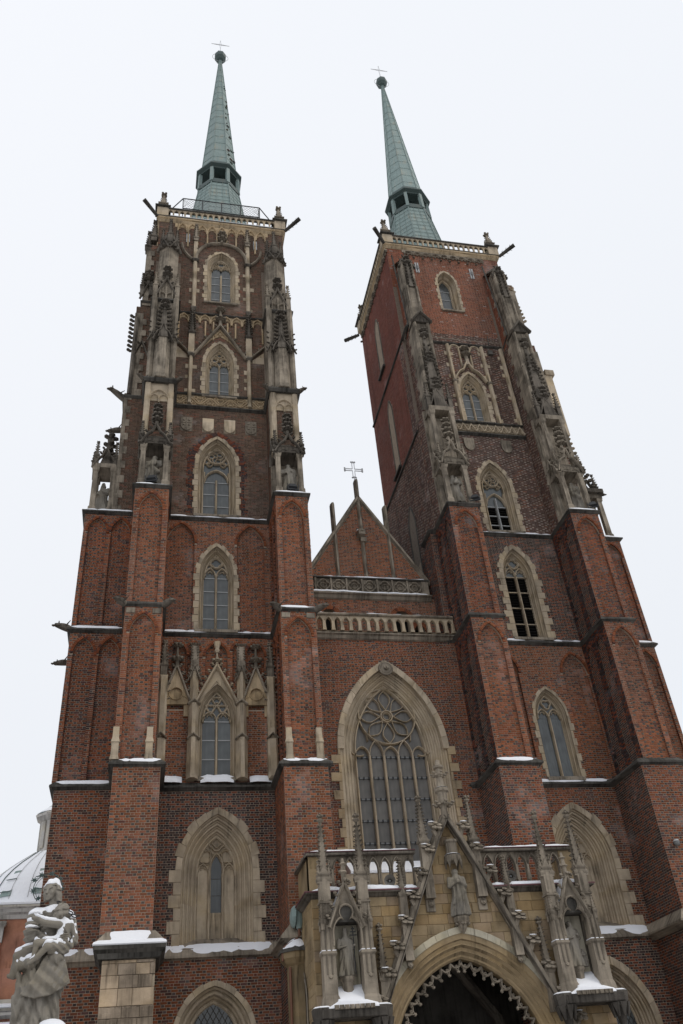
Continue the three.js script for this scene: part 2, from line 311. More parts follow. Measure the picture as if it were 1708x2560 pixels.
// soldier ring of bricks round an arch
function brickArch(owner, Mx, L, t0, t1, pal, w = 0, thick = .03, jambs = true) {
  const P = L.path((t0 + t1) / 2, 40), step = .088; let acc = 0;
  for (let i = 0; i + 1 < P.length; i++) {
    if (!jambs && (i === 0 || i === P.length - 2)) continue;
    const a = P[i], b = P[i + 1], l = Math.hypot(b[0] - a[0], b[1] - a[1]); let s = step - acc;
    while (s < l) {
      const x = lerp(a[0], b[0], s / l), y = lerp(a[1], b[1], s / l), an = Math.atan2(b[1] - a[1], b[0] - a[0]) + PI / 2;
      const m = Mx.clone().multiply(_m.makeTranslation(x, y, w - thick * .4)).multiply(R4(AZ, an)).multiply(_s4.makeScale(abs(t1 - t0), step - .012, thick * (.9 + .2 * rnd())));
      owner.bricks.push({ m, c: PAL[pal](false, x, y) }); s += step;
    }
    acc = l - (s - step); if (acc >= step) acc = 0;
  }
}
// picks the 300 bricks that show largest as meshes of their own, the rest as one instanced part
function layBricks(owner) {
  const { root, wall } = owner; root.updateMatrixWorld(true);
  const cam = camera.position, p = new THREE.Vector3(), q = new THREE.Vector3(), inv = camera.matrixWorldInverse.copy(camera.matrixWorld).invert();
  camera.updateProjectionMatrix();
  for (const b of owner.bricks) {
    p.setFromMatrixPosition(b.m).applyMatrix4(root.matrixWorld); const d = p.distanceTo(cam); q.copy(p).project(camera);
    const front = new THREE.Vector3().setFromMatrixColumn(b.m, 2).normalize(); const face = front.dot(cam.clone().sub(p).normalize());
    const len = new THREE.Vector3().setFromMatrixColumn(b.m, 0).length();
    b.s = (abs(q.x) < .98 && abs(q.y) < .98 && !owner.hides?.(p)) ? face * (.3 + len) / d : 0;
  }
  const order = owner.bricks.slice().sort((a, b) => b.s - a.s), near = new Set(order.slice(0, 300));
  const mats = new Map();
  for (const b of near) {
    const key = b.c.map((v) => Math.round(Math.log(v) * 4)).join(); if (!mats.has(key)) { const m = M.brick.clone(); m.color.setRGB(...b.c); mats.set(key, m); }
    const e = new THREE.Mesh(brickGeo, mats.get(key)); e.name = 'brick'; e.castShadow = e.receiveShadow = true; b.m.decompose(e.position, e.quaternion, e.scale); wall.add(e);
  }
  const rest = owner.bricks.filter((b) => !near.has(b)), I = new THREE.InstancedMesh(brickGeo, M.brick, rest.length), col = new THREE.Color();
  rest.forEach((b, i) => { I.setMatrixAt(i, b.m); I.setColorAt(i, col.setRGB(...b.c)); });
  I.name = 'brick_courses'; I.userData.kind = 'stuff'; I.castShadow = I.receiveShadow = true; root.add(I);
}
// ------------------------------------------------------------------ building parts
// sloping string course that follows a plan outline [[x, z]...] (front to the left of travel is inside), y = drip line
function ledgeGeo(plan, y, out = .22, rise = .2, drop = .2) {
  const prof = [[-.06, y + rise], [0, y + rise], [out, y + .03], [out, y - .05], [out * .62, y - .09], [out * .35, y - drop * .8], [0, y - drop], [-.06, y - drop]];
  return loft(planRings(plan, prof));
}
function planRings(plan, prof) {
  const rings = [];
  for (let i = 0; i < plan.length; i++) {
    const p = plan[i], a = plan[max(i - 1, 0)], b = plan[min(i + 1, plan.length - 1)];
    const n1 = i ? nrm(a, p) : nrm(p, b), n2 = i < plan.length - 1 ? nrm(p, b) : nrm(a, p);
    const mx = n1[0] + n2[0], mz = n1[1] + n2[1], k = 2 / max(.5, mx * mx + mz * mz);
    rings.push(prof.map(([d, y]) => V(p[0] + mx * d * k, y, p[1] + mz * d * k)));
  }
  return rings;
}
const nrm = (a, b) => { const dx = b[0] - a[0], dz = b[1] - a[1], l = Math.hypot(dx, dz) || 1; return [-dz / l, dx / l]; }; // left->right travel with the front (+z) outside
// snow lying on a ledge between plan points: lumpy strip
function snowStrip(a, b, y, depth, th = .09, slope = .12, gap = .0) {
  const l = Math.hypot(b[0] - a[0], b[1] - a[1]), n = max(2, Math.round(l / .16)), [nx, nz] = nrm(a, b), rings = [], sd = Math.floor(a[0] * 31 + y * 17);
  for (let i = 0; i <= n; i++) {
    const f = i / n, x = lerp(a[0], b[0], f), z = lerp(a[1], b[1], f), e = min(1, min(f, 1 - f) * n / 2.2), w = fbm(f * l * 1.6, sd * .37, 0, 3, 77);
    const d = depth * (.62 + .5 * w) * (.55 + .45 * e), h = th * (.45 + w) * (.25 + .75 * e) * (gap && w < gap ? .25 : 1);
    const P = (o, yy) => V(x + nx * o, yy, z + nz * o);
    rings.push([P(0, y + slope * .9), P(0, y + slope * .9 + h * .9), P(d * .35, y + slope * .62 + h), P(d * .8, y + slope * .2 + h * .8), P(d, y + h * .2 - .02), P(d, y - .03)]);
  }
  return loft(rings, { smooth: .9 });
}
// pinnacle standing at the origin: shaft (half width r, height hs), gablets, crocketed spirelet, finial
function pinnacle(G, x, y, z, r, hs, ht, o = {}) {
  const tint = o.tint ?? 1, nC = o.crockets ?? 6, Gm = new Geo();
  if (hs > 0) { Gm.add(sq([[0, r], [hs, r]]), tint); Gm.add(sq([[hs - .04, r * 1.12], [hs + .02, r * 1.3], [hs + .07, r * 1.3], [hs + .1, r]]), tint * .8); }
  const gh = r * 2.2;
  for (let k = 0; k < 4; k++) { const m = R4(AY, k * PI / 2); Gm.add(loft([[V(-r, hs, r * .8), V(r, hs, r * .8), V(0, hs + gh, r * .8)], [V(-r, hs, r * 1.12), V(r, hs, r * 1.12), V(0, hs + gh, r * 1.12)]]), tint, m); }
  const top = hs + ht; Gm.add(sq([[hs, r * .86], [top - ht * .14, r * .2], [top - ht * .05, r * .16]]), tint);
  for (let i = 0; i < nC; i++) { const f = (i + .7) / (nC + .6), yy = hs + gh * .5 + (ht * .84 - gh * .5) * f, q = lerp(r * .86, r * .2, (yy - hs) / (ht * .86)); for (let k = 0; k < 4; k++) { const a = k * PI / 2 + PI / 4; crocketInto(Gm, V(sin(a) * q * 1.3, yy, cos(a) * q * 1.3), V(sin(a), 0, cos(a)), r * (o.cs ?? .42), o.ct ?? tint * .9); } }
  const f = r * .9; Gm.add(turned([[top - ht * .16, f * .3], [top - ht * .13, f * .85], [top - ht * .11, f * .85], [top - ht * .09, f * .3]], 8), tint);
  for (let k = 0; k < 4; k++) { const a = k * PI / 2 + PI / 4; crocketInto(Gm, V(0, top - ht * .07, 0), V(sin(a), 0, cos(a)), f * .8, tint * .9); }
  Gm.add(turned([[top - ht * .06, f * .22], [top - ht * .03, f * .22], [top - ht * .015, f * .36], [top, f * .1]], 6), tint);
  G.addAll(Gm, T4(x, y, z)); return G;
}
// crocketed finial column (thin stem with leaf tiers)
function finial(G, x, y, z, h, r, tiers = 3, tint = 1) {
  G.add(turned([[0, r * .5], [h * .9, r * .22], [h, r * .1]], 6), tint, T4(x, y, z));
  for (let i = 0; i < tiers; i++) { const yy = y + h * (.35 + .6 * i / max(1, tiers - 1) * .95), k = 1 - .25 * i / tiers; for (let j = 0; j < 6; j++) { const a = j * PI / 3 + i * .5; crocketInto(G, V(x, yy, z), V(sin(a), 0, cos(a)), r * 1.15 * k, tint * .85); } }
  G.add(knobGeo.clone().scale(r * .5, r * .6, r * .5), tint, T4(x, y + h, z));
}
// straight or ogee crocketed gable in the xy plane
function gable(G, cx, half, y0, y1, z0, z1, o = {}) {
  const w = o.w ?? .14, tint = o.tint ?? 1, og = o.ogee ?? 0, side = [];
  for (let i = 0; i <= 10; i++) { const t = i / 10; const x = half * (1 - t) * (og ? 1 - og * sin(PI * t) * (t > .5 ? .9 : -.35) : 1); side.push([x, lerp(y0, y1, t)]); }
  for (const s of [-1, 1]) {
    if (o.only && o.only !== s) continue;
    G.add(band(side.map(([x, y]) => [cx + s * x, y]), w, z0, z1), tint);
    const n = o.crockets ?? 5; for (let i = 0; i < n; i++) { const t = (i + .6) / n, k = min(9, Math.floor(t * 10)), f = t * 10 - k, x = lerp(side[k][0], side[k + 1][0], f), y = lerp(side[k][1], side[k + 1][1], f); crocketInto(G, V(cx + s * (x + w * .35), y + w * .35, (z0 + z1) / 2), V(s * .75, .66, 0), o.cs ?? w * .95, tint * .82); }
  }
}
// ---- windows. spec: cx, a (half opening at the wall), y0, ys, ya, D depth, T inset to the glass, s stone border, mats, tracery, rows, cols
function makeWindow(t, S) {
  const L = new Lancet(S.cx, S.a, S.y0, S.ys, S.ya), z = S.z ?? 0, par = t.root, Gl = z - S.D, n = S.n ?? 10, st = S.mat ?? M.stone;
  const prof = [[-S.s, z + .015], [-S.s, z + .05]]; const F = new Geo();
  const jp = mould(S.T, S.D, S.steps ?? 3, 0, 0).map(([q, w]) => [q, z + w + (w === 0 ? .035 : 0)]);
  jp.push([S.T + .03, Gl - .06]); F.add(jamb(L, jp, n));
  const w = F.build('window', st, par, { label: S.label });
  // border stones round the arch, one block each
  const N = n * 2 + 2, arcs = S.vous ?? 7;
  for (let k = 0; k < arcs; k++) for (const m of [0, 1]) {
    const a = 1 + (k / arcs) * n, b = 1 + ((k + 1) / arcs) * n - .05, u0 = m ? N - b : a, u1 = m ? N - a : b;
    const big = S.quoins && k % 2 === 1 && k < arcs - 1 ? S.s * .32 : 0;
    one('voussoir', ringBlock(L, -S.s - big + rr(-.02, .02), 0, u0, u1, z - .1, z + .04 + rr(-.006, .006), n), st, w, rr(.86, 1.08));
  }
  const hgt = S.qh ?? .42, nq = max(1, Math.round((S.ys - S.y0) / hgt)), q = (S.ys - S.y0) / nq;
  for (let i = 0; i < nq; i++) for (const m of [-1, 1]) {
    const long = S.quoins ? (i % 2 === (m > 0 ? 0 : 1) ? S.quoins * rr(.75, 1.15) : rr(0, .06)) : 0, x1 = S.a + S.s + long;
    const g = box(0, x1 - S.a, S.y0 + i * q + .006, S.y0 + (i + 1) * q - .006, z - .1, z + .04 + rr(-.006, .006), .012);
    if (m < 0) one('quoin', g, st, w, rr(.84, 1.08), T4(S.cx - x1, 0, 0)); else one('quoin', g, st, w, rr(.84, 1.08), T4(S.cx + S.a, 0, 0));
  }
  if (S.sill !== 0) { const sg = loft([[V(S.cx - S.a - S.s, S.y0 - .2, z - .1), V(S.cx - S.a - S.s, S.y0 - .2, z + .16), V(S.cx - S.a - S.s, S.y0 - .08, z + .18), V(S.cx - S.a - S.s, S.y0 + .02, z + .05), V(S.cx - S.a - S.s, S.y0 + (S.sillRise ?? .12), Gl)].reverse(), [V(S.cx + S.a + S.s, S.y0 - .2, z - .1), V(S.cx + S.a + S.s, S.y0 - .2, z + .16), V(S.cx + S.a + S.s, S.y0 - .08, z + .18), V(S.cx + S.a + S.s, S.y0 + .02, z + .05), V(S.cx + S.a + S.s, S.y0 + (S.sillRise ?? .12), Gl)].reverse()]); one('sill', sg, S.sillMat ?? M.grey, w); }
  if (S.blind) { S.blind(w, L, Gl, st); return L; }
  // panes
  const ag = S.a - S.T, cols = S.cols ?? 2, rows = S.rows ?? 3, top = S.paneTop ?? S.ys, cw = 2 * ag / cols, y0 = S.y0 + (S.glassUp ?? .05), rh = (top - y0) / rows, mw = S.mw ?? .13;
  for (let c = 0; c < cols; c++) for (let r = 0; r < rows; r++) {
    const louv = S.louvre && r < S.louvre, x0 = S.cx - ag + c * cw + (c ? mw * .4 : 0), x1 = S.cx - ag + (c + 1) * cw - (c < cols - 1 ? mw * .4 : 0);
    if (louv) { const b = new Geo(), nb = Math.round(rh / .17); one('pane', box(x0, x1, y0 + r * rh, y0 + (r + 1) * rh, Gl - .2, Gl - .17), M.black, w); for (let k = 0; k < nb; k++) { const y = y0 + r * rh + (k + .3) * rh / nb; one('louvre_board', loft([[V(x0, y, Gl + .02), V(x0, y + .02, Gl + .02), V(x0, y + .12, Gl - .14), V(x0, y + .10, Gl - .14)], [V(x1, y, Gl + .02), V(x1, y + .02, Gl + .02), V(x1, y + .12, Gl - .14), V(x1, y + .10, Gl - .14)]]), M.louvre, w, rr(.7, 1.2)); } continue; }
    const p = one('pane', box(-(x1 - x0) / 2, (x1 - x0) / 2, -rh / 2 + .015, rh / 2 - .015, -.015, .015), M.glass, w, rr(.82, 1.15)); p.position.set((x0 + x1) / 2, y0 + (r + .5) * rh, Gl); p.rotation.set(rr(-.012, .012), rr(-.012, .012), 0);
  }
  for (let r = 0; r <= rows; r++) if (S.bars !== 0 && r > 0) one('glazing_bar', box(S.cx - ag, S.cx + ag, y0 + r * rh - .025, y0 + r * rh + .025, Gl - .02, Gl + .045), S.barMat ?? M.bar, w);
  if (top < L.apex(S.T) - .2) { // head glass
    const hp = L.path(S.T, n, top).filter(([x, y]) => y >= top); one('head_pane', plate(hp.slice().reverse(), Gl - .02, Gl), M.glass, w, rr(.8, 1)); }
  for (let c = 1; c < cols; c++) { const x = S.cx - ag + c * cw; one('mullion', loft([[[-1, 0], [1, 0], [1, .6], [.4, 1], [-.4, 1], [-1, .6]], [[-1, 0], [1, 0], [1, .6], [.4, 1], [-.4, 1], [-1, .6]]].map((r, k) => r.map(([i, j]) => V(x + i * mw / 2, k ? (S.mullTop ?? S.ys) : S.y0, Gl - .05 + j * .24)).reverse())), S.mullMat ?? st, w, rr(.92, 1.05)); }
  if (S.tracery) { const G = new Geo(); S.tracery(G, L, Gl, ag, w, S); G.build('tracery', S.tracMat ?? st, w); }
  return L;
}
const sub = (cx, a, y0, ys, ya) => new Lancet(cx, a, y0, ys, ya).path(0, 7);
function cusps(G, cx, a, ys, ya, z0, z1, w = .05) { // trefoil head inside a small lancet
  const l = new Lancet(cx, a, ys - .1, ys, ya), h = ya - ys;
  for (const s of [-1, 1]) G.add(band(circ(cx + s * a * .62, ys + h * .18, a * .42, 8, s > 0 ? -PI * .15 : PI * .62, s > 0 ? PI * .38 : PI * 1.15).map((p) => p), w, z0, z1));
  G.add(band(circ(cx, ys + h * .52, a * .42, 9, -.1, PI + .1), w, z0, z1));
}
const TR = {
  // two lights under a circle with a four-lobed opening
  quatrefoil(G, L, Gl, ag, w, S) {
    const z0 = Gl - .04, z1 = Gl + .16, c = S.cx, ys = S.ys, top = L.apex(S.T), h = top - ys, h1 = h * .42;
    for (const s of [-1, 1]) { G.add(band(sub(c + s * ag / 2, ag / 2, ys - .05, ys, ys + h1), .09, z0, z1)); cusps(G, c + s * ag / 2, ag / 2 - .05, ys, ys + h1 * .9, z0, z1 - .05); }
    const r = min(h * .3, ag * .52), cy = top - r * 1.42 - .03; G.add(band(circ(c, cy, r, 26), .09, z0, z1, true)); G.add(band(foil(c, cy, r * .86, 4, PI / 2), .055, z0, z1 - .04, true));
    for (const s of [-1, 1]) { const cx = c + s * ag * .62, y2 = ys + h1 * 1.12; G.add(band(circ(cx, y2, ag * .23, 14), .05, z0, z1 - .03, true)); }
    G.add(band(L.path(S.T + .02, 9, ys), .09, z0, z1));
  },
  // two lights and three rounded triangles with trefoils
  triangles(G, L, Gl, ag, w, S) {
    const z0 = Gl - .04, z1 = Gl + .15, c = S.cx, ys = S.ys, top = L.apex(S.T), h = top - ys, h1 = h * .33;
    for (const s of [-1, 1]) { G.add(band(sub(c + s * ag / 2, ag / 2, ys - .05, ys, ys + h1), .09, z0, z1)); cusps(G, c + s * ag / 2, ag / 2 - .05, ys, ys + h1 * .9, z0, z1 - .05); }
    const T3 = (x, y, r, rot) => { const p = []; for (let k = 0; k < 3; k++) { const a0 = rot + k * 2 * PI / 3, a1 = a0 + 2 * PI / 3, A = [x + r * cos(a0), y + r * sin(a0)], B = [x + r * cos(a1), y + r * sin(a1)], mx = x - .0 + r * .66 * cos((a0 + a1) / 2), my = y + r * .66 * sin((a0 + a1) / 2); for (let i = 0; i < 6; i++) { const f = i / 6; p.push([(1 - f) ** 2 * A[0] + 2 * f * (1 - f) * mx * 1 + f * f * B[0], (1 - f) ** 2 * A[1] + 2 * f * (1 - f) * my + f * f * B[1]]); } } return p; };
    for (const s of [-1, 1]) { G.add(band(T3(c + s * ag * .44, ys + h * .44, ag * .44, -PI / 2), .08, z0, z1, true)); G.add(band(foil(c + s * ag * .44, ys + h * .45, ag * .27, 3, -PI / 2), .05, z0, z1 - .05, true)); }
    G.add(band(T3(c, ys + h * .72, ag * .42, PI / 2 + PI), .08, z0, z1, true)); G.add(band(foil(c, ys + h * .74, ag * .27, 3, PI / 2), .05, z0, z1 - .05, true));
    G.add(band(L.path(S.T + .02, 9, ys), .09, z0, z1));
  },
  // swirling panel over a wide arched head
  swirl(G, L, Gl, ag, w, S) {
    const z0 = Gl - .04, z1 = Gl + .18, c = S.cx, top = L.apex(S.T), yh = S.headY, hr = S.headR ?? .9, cy = (top + yh) / 2 + .05 + .1, r = min(ag * .66, (top - yh) * .36);
    G.add(band(sub(c, ag * .86, S.ys - .3, yh - hr, yh), .12, z0, z1)); G.add(band(circ(c, cy, r, 28), .09, z0, z1, true));
    for (let k = 0; k < 3; k++) { const a = k * 2 * PI / 3 + .5, p = []; for (let i = 0; i <= 12; i++) { const f = i / 12, q = r * .96 * f, an = a + 2.1 * f; p.push([c + q * cos(an), cy + q * sin(an)]); } G.add(band(p, .06, z0, z1 - .04)); G.add(band(circ(c + r * .55 * cos(a + .4), cy + r * .55 * sin(a + .4), r * .3, 14), .045, z0, z1 - .06, true)); }
    for (const s of [-1, 1]) for (const [dx, dy, rr2] of [[.68, -.62, .26], [.5, -1.02, .2], [.86, .1, .16]]) G.add(band(circ(c + s * ag * dx, cy + r * dy * 1.05, ag * rr2, 14), .05, z0, z1 - .04, true));
    G.add(band(L.path(S.T + .02, 9, S.y0 + .3), .1, z0, z1));
  },
  // reticulated circle of tracery over two round-headed lights
  net(G, L, Gl, ag, w, S) {
    const z0 = Gl - .04, z1 = Gl + .16, c = S.cx, ys = S.ys, top = L.apex(S.T), h = top - ys, h1 = h * .3;
    for (const s of [-1, 1]) { G.add(band(sub(c + s * ag / 2, ag / 2, ys - .05, ys, ys + h1), .08, z0, z1)); cusps(G, c + s * ag / 2, ag / 2 - .04, ys, ys + h1 * .9, z0, z1 - .05, .045); }
    const q = ag * .36; for (const [x, y, r, n] of [[-.5, .47, 1, 4], [.5, .47, 1, 4], [0, .78, .95, 4]]) { G.add(band(circ(c + x * ag, ys + y * h, q * r, 18), .07, z0, z1, true)); G.add(band(foil(c + x * ag, ys + y * h, q * r * .85, n), .045, z0, z1 - .05, true)); }
    for (const s of [-1, 1]) G.add(band(circ(c + s * ag * .86, ys + h * .26, q * .42, 12), .05, z0, z1, true)); G.add(band(circ(c, ys + h * .5, q * .38, 12), .05, z0, z1, true));
    G.add(band(L.path(S.T + .02, 9, ys), .08, z0, z1));
  },
  oculus(G, L, Gl, ag, w, S) {
    const z0 = Gl - .04, z1 = Gl + .16, c = S.cx, ys = S.ys, top = L.apex(S.T), h = top - ys, h1 = h * .34;
    for (const s of [-1, 1]) { G.add(band(sub(c + s * ag / 2, ag / 2, ys - .05, ys, ys + h1), .08, z0, z1)); cusps(G, c + s * ag / 2, ag / 2 - .04, ys, ys + h1 * .9, z0, z1 - .05, .05); }
    const r = ag * .46, cy = ys + h * .6; G.add(band(foil(c, cy, r * 1.12, 4, 0, .62), .09, z0, z1, true)); G.add(band(foil(c, cy, r * .8, 4, PI / 4), .06, z0, z1 - .04, true));
    for (const s of [-1, 1]) { G.add(band([[c + s * ag * .5, ys + h1], [c + s * ag * .72, cy], [c + s * ag * .5, top - h * .12], [c, top]], .06, z0, z1)); G.add(band(circ(c + s * ag * .74, ys + h * .42, ag * .14, 10), .045, z0, z1 - .05, true)); }
    G.add(band(L.path(S.T + .02, 9, ys), .08, z0, z1));
  },
  lamp(G, L, Gl, ag, w, S) { // slim two-light head
    const z0 = Gl - .04, z1 = Gl + .14, c = S.cx, ys = S.ys, top = L.apex(S.T), h = top - ys;
    for (const s of [-1, 1]) { G.add(band(sub(c + s * ag / 2, ag / 2, ys - .05, ys, ys + h * .4), .08, z0, z1)); cusps(G, c + s * ag / 2, ag / 2 - .04, ys, ys + h * .36, z0, z1 - .05, .045); }
    G.add(band(foil(c, ys + h * .62, ag * .42, 3, -PI / 2), .08, z0, z1, true)); G.add(band(L.path(S.T + .02, 9, ys), .08, z0, z1));
  },
};
// brick wall face: a sheet with holes (windows) and shallow arched panels, laid with bricks
function wallFace(t, Mx, u0, u1, v0, v1, pal, { holes = [], panels = [], thick = 1, wall = t.walls, skip = null, arch = pal } = {}) {
  const hp = holes.map((h) => h.L.path(h.t ?? 0, 8, max(h.L.y0, v0 + .001)).reverse()), pp = panels.map((p) => p.path(0, 7).reverse());
  const key = mortarOf(pal); t.walls[key] ??= new Geo();
  t.walls[key].add(plate([[u0, v0], [u1, v0], [u1, v1], [u0, v1]], -thick, 0, [...hp, ...pp]), 1, Mx);
  const span = (L, v, t) => { const h = L.halfAt(v, t); return h > 0 && v > L.y0 - .03 && v < L.apex(t) ? [L.cx - h, L.cx + h] : null; };
  for (const p of panels) {
    t.walls[key].add(plate(p.path(-.02, 7), -.16, -.125), 1, Mx);
    bricks(t, Mx, p.cx - p.a, p.cx + p.a, p.y0, p.ya, pal, null, -.12, .02, (v) => { const s = span(p, v, .0); return s ? [[-1e3, s[0]], [s[1], 1e3]] : [[-1e3, 1e3]]; });
    brickArch(t, Mx, p, -.14, .0, arch, .004, .13, false);
    for (const s of [-1, 1]) bricks(t, Mx.clone().multiply(s < 0 ? frame(V(p.cx - p.a, 0, 0), V(0, 0, -1), V(1, 0, 0)) : frame(V(p.cx + p.a, 0, -.125), V(0, 0, 1), V(-1, 0, 0))), 0, .12, p.y0, p.ys, arch);
  }
  bricks(t, Mx, u0, u1, v0, v1, pal, skip ? (u, v) => !skip(u, v) : null, 0, .02, (v) => { const g = []; for (const h of holes) { const s = span(h.L, v, (h.t ?? 0) - (h.grow ?? .03)); if (s) g.push(s); } for (const p of panels) { const s = span(p, v, v > p.ys - .05 ? -.14 : 0); if (s) g.push(s); } return g; });
}
const plinthBox = (t, key, x0, x1, y0, y1, z0, z1) => { t.walls[key] ??= new Geo(); t.walls[key].add(box(x0, x1, y0, y1, z0, z1)); };
function gargoyle(par, a, b, m = M.soot, r = .14) { // beast that leans out from a to b
  const G = new Geo(), d = b.clone().sub(a), n = d.clone().normalize(); const pts = []; for (let i = 0; i <= 8; i++) { const f = i / 8; pts.push(a.clone().addScaledVector(d, f).add(V(0, .1 * sin(f * PI) * d.length() * .5, 0))); }
  G.add(rod(pts, (f) => r * (1.1 - .35 * f + .25 * sin(f * PI)), 8)); G.add(knobGeo.clone().scale(r * 1.25, r * 1.1, r * 1.25), 1, T4(b.x, b.y, b.z)); G.add(knobGeo.clone().scale(r * .7, r * .5, r * .7), 1, T4(b.x + n.x * r * 1.2, b.y - r * .3, b.z + n.z * r * 1.2));
  const s = new THREE.Vector3().crossVectors(n, AY).normalize(); for (const k of [-1, 1]) { G.add(loft([[V(0, 0, 0), V(r * .5, r * .2, 0), V(0, r * .5, r * .3)].map((v) => v.add(b).addScaledVector(s, k * r * .8)), [V(0, 0, 0), V(r * .2, r * .1, 0), V(0, r * .2, r * .1)].map((v) => v.add(b).addScaledVector(s, k * r * 1.2).addScaledVector(AY, r * .9))]), .9); G.add(loft([[V(0, -.05, 0), V(.06, 0, 0), V(0, .05, .05)].map((v) => v.add(a).addScaledVector(d, .45).addScaledVector(s, k * r)), [V(0, -.02, 0), V(.02, 0, 0), V(0, .02, .02)].map((v) => v.add(a).addScaledVector(d, .2).addScaledVector(s, k * r * 2.2).addScaledVector(AY, r * 1.8))]), .8); }
  return G.build('gargoyle', m, par);
}
function spoutBeam(par, a, b) { // long hollow waterspout with small thorns
  const G = new Geo(); G.add(rod([a, b], (f) => lerp(.13, .17, f), 8)); const d = b.clone().sub(a), s = new THREE.Vector3().crossVectors(d, AY).normalize();
  for (const f of [.2, .45, .7]) for (const k of [-1, 1]) G.add(rod([a.clone().addScaledVector(d, f), a.clone().addScaledVector(d, f + .04).addScaledVector(AY, k * .28), a.clone().addScaledVector(d, f + .1).addScaledVector(AY, k * .36).addScaledVector(s, k * .06)], (q) => .04 * (1 - q * .8), 5));
  return G.build('waterspout', M.ledge, par);
}
// ------------------------------------------------------------------ ground
{
  const g = new THREE.PlaneGeometry(900, 900).rotateX(-PI / 2); const e = one('ground', g, M.paving, scene); e.userData.kind = 'structure';
}

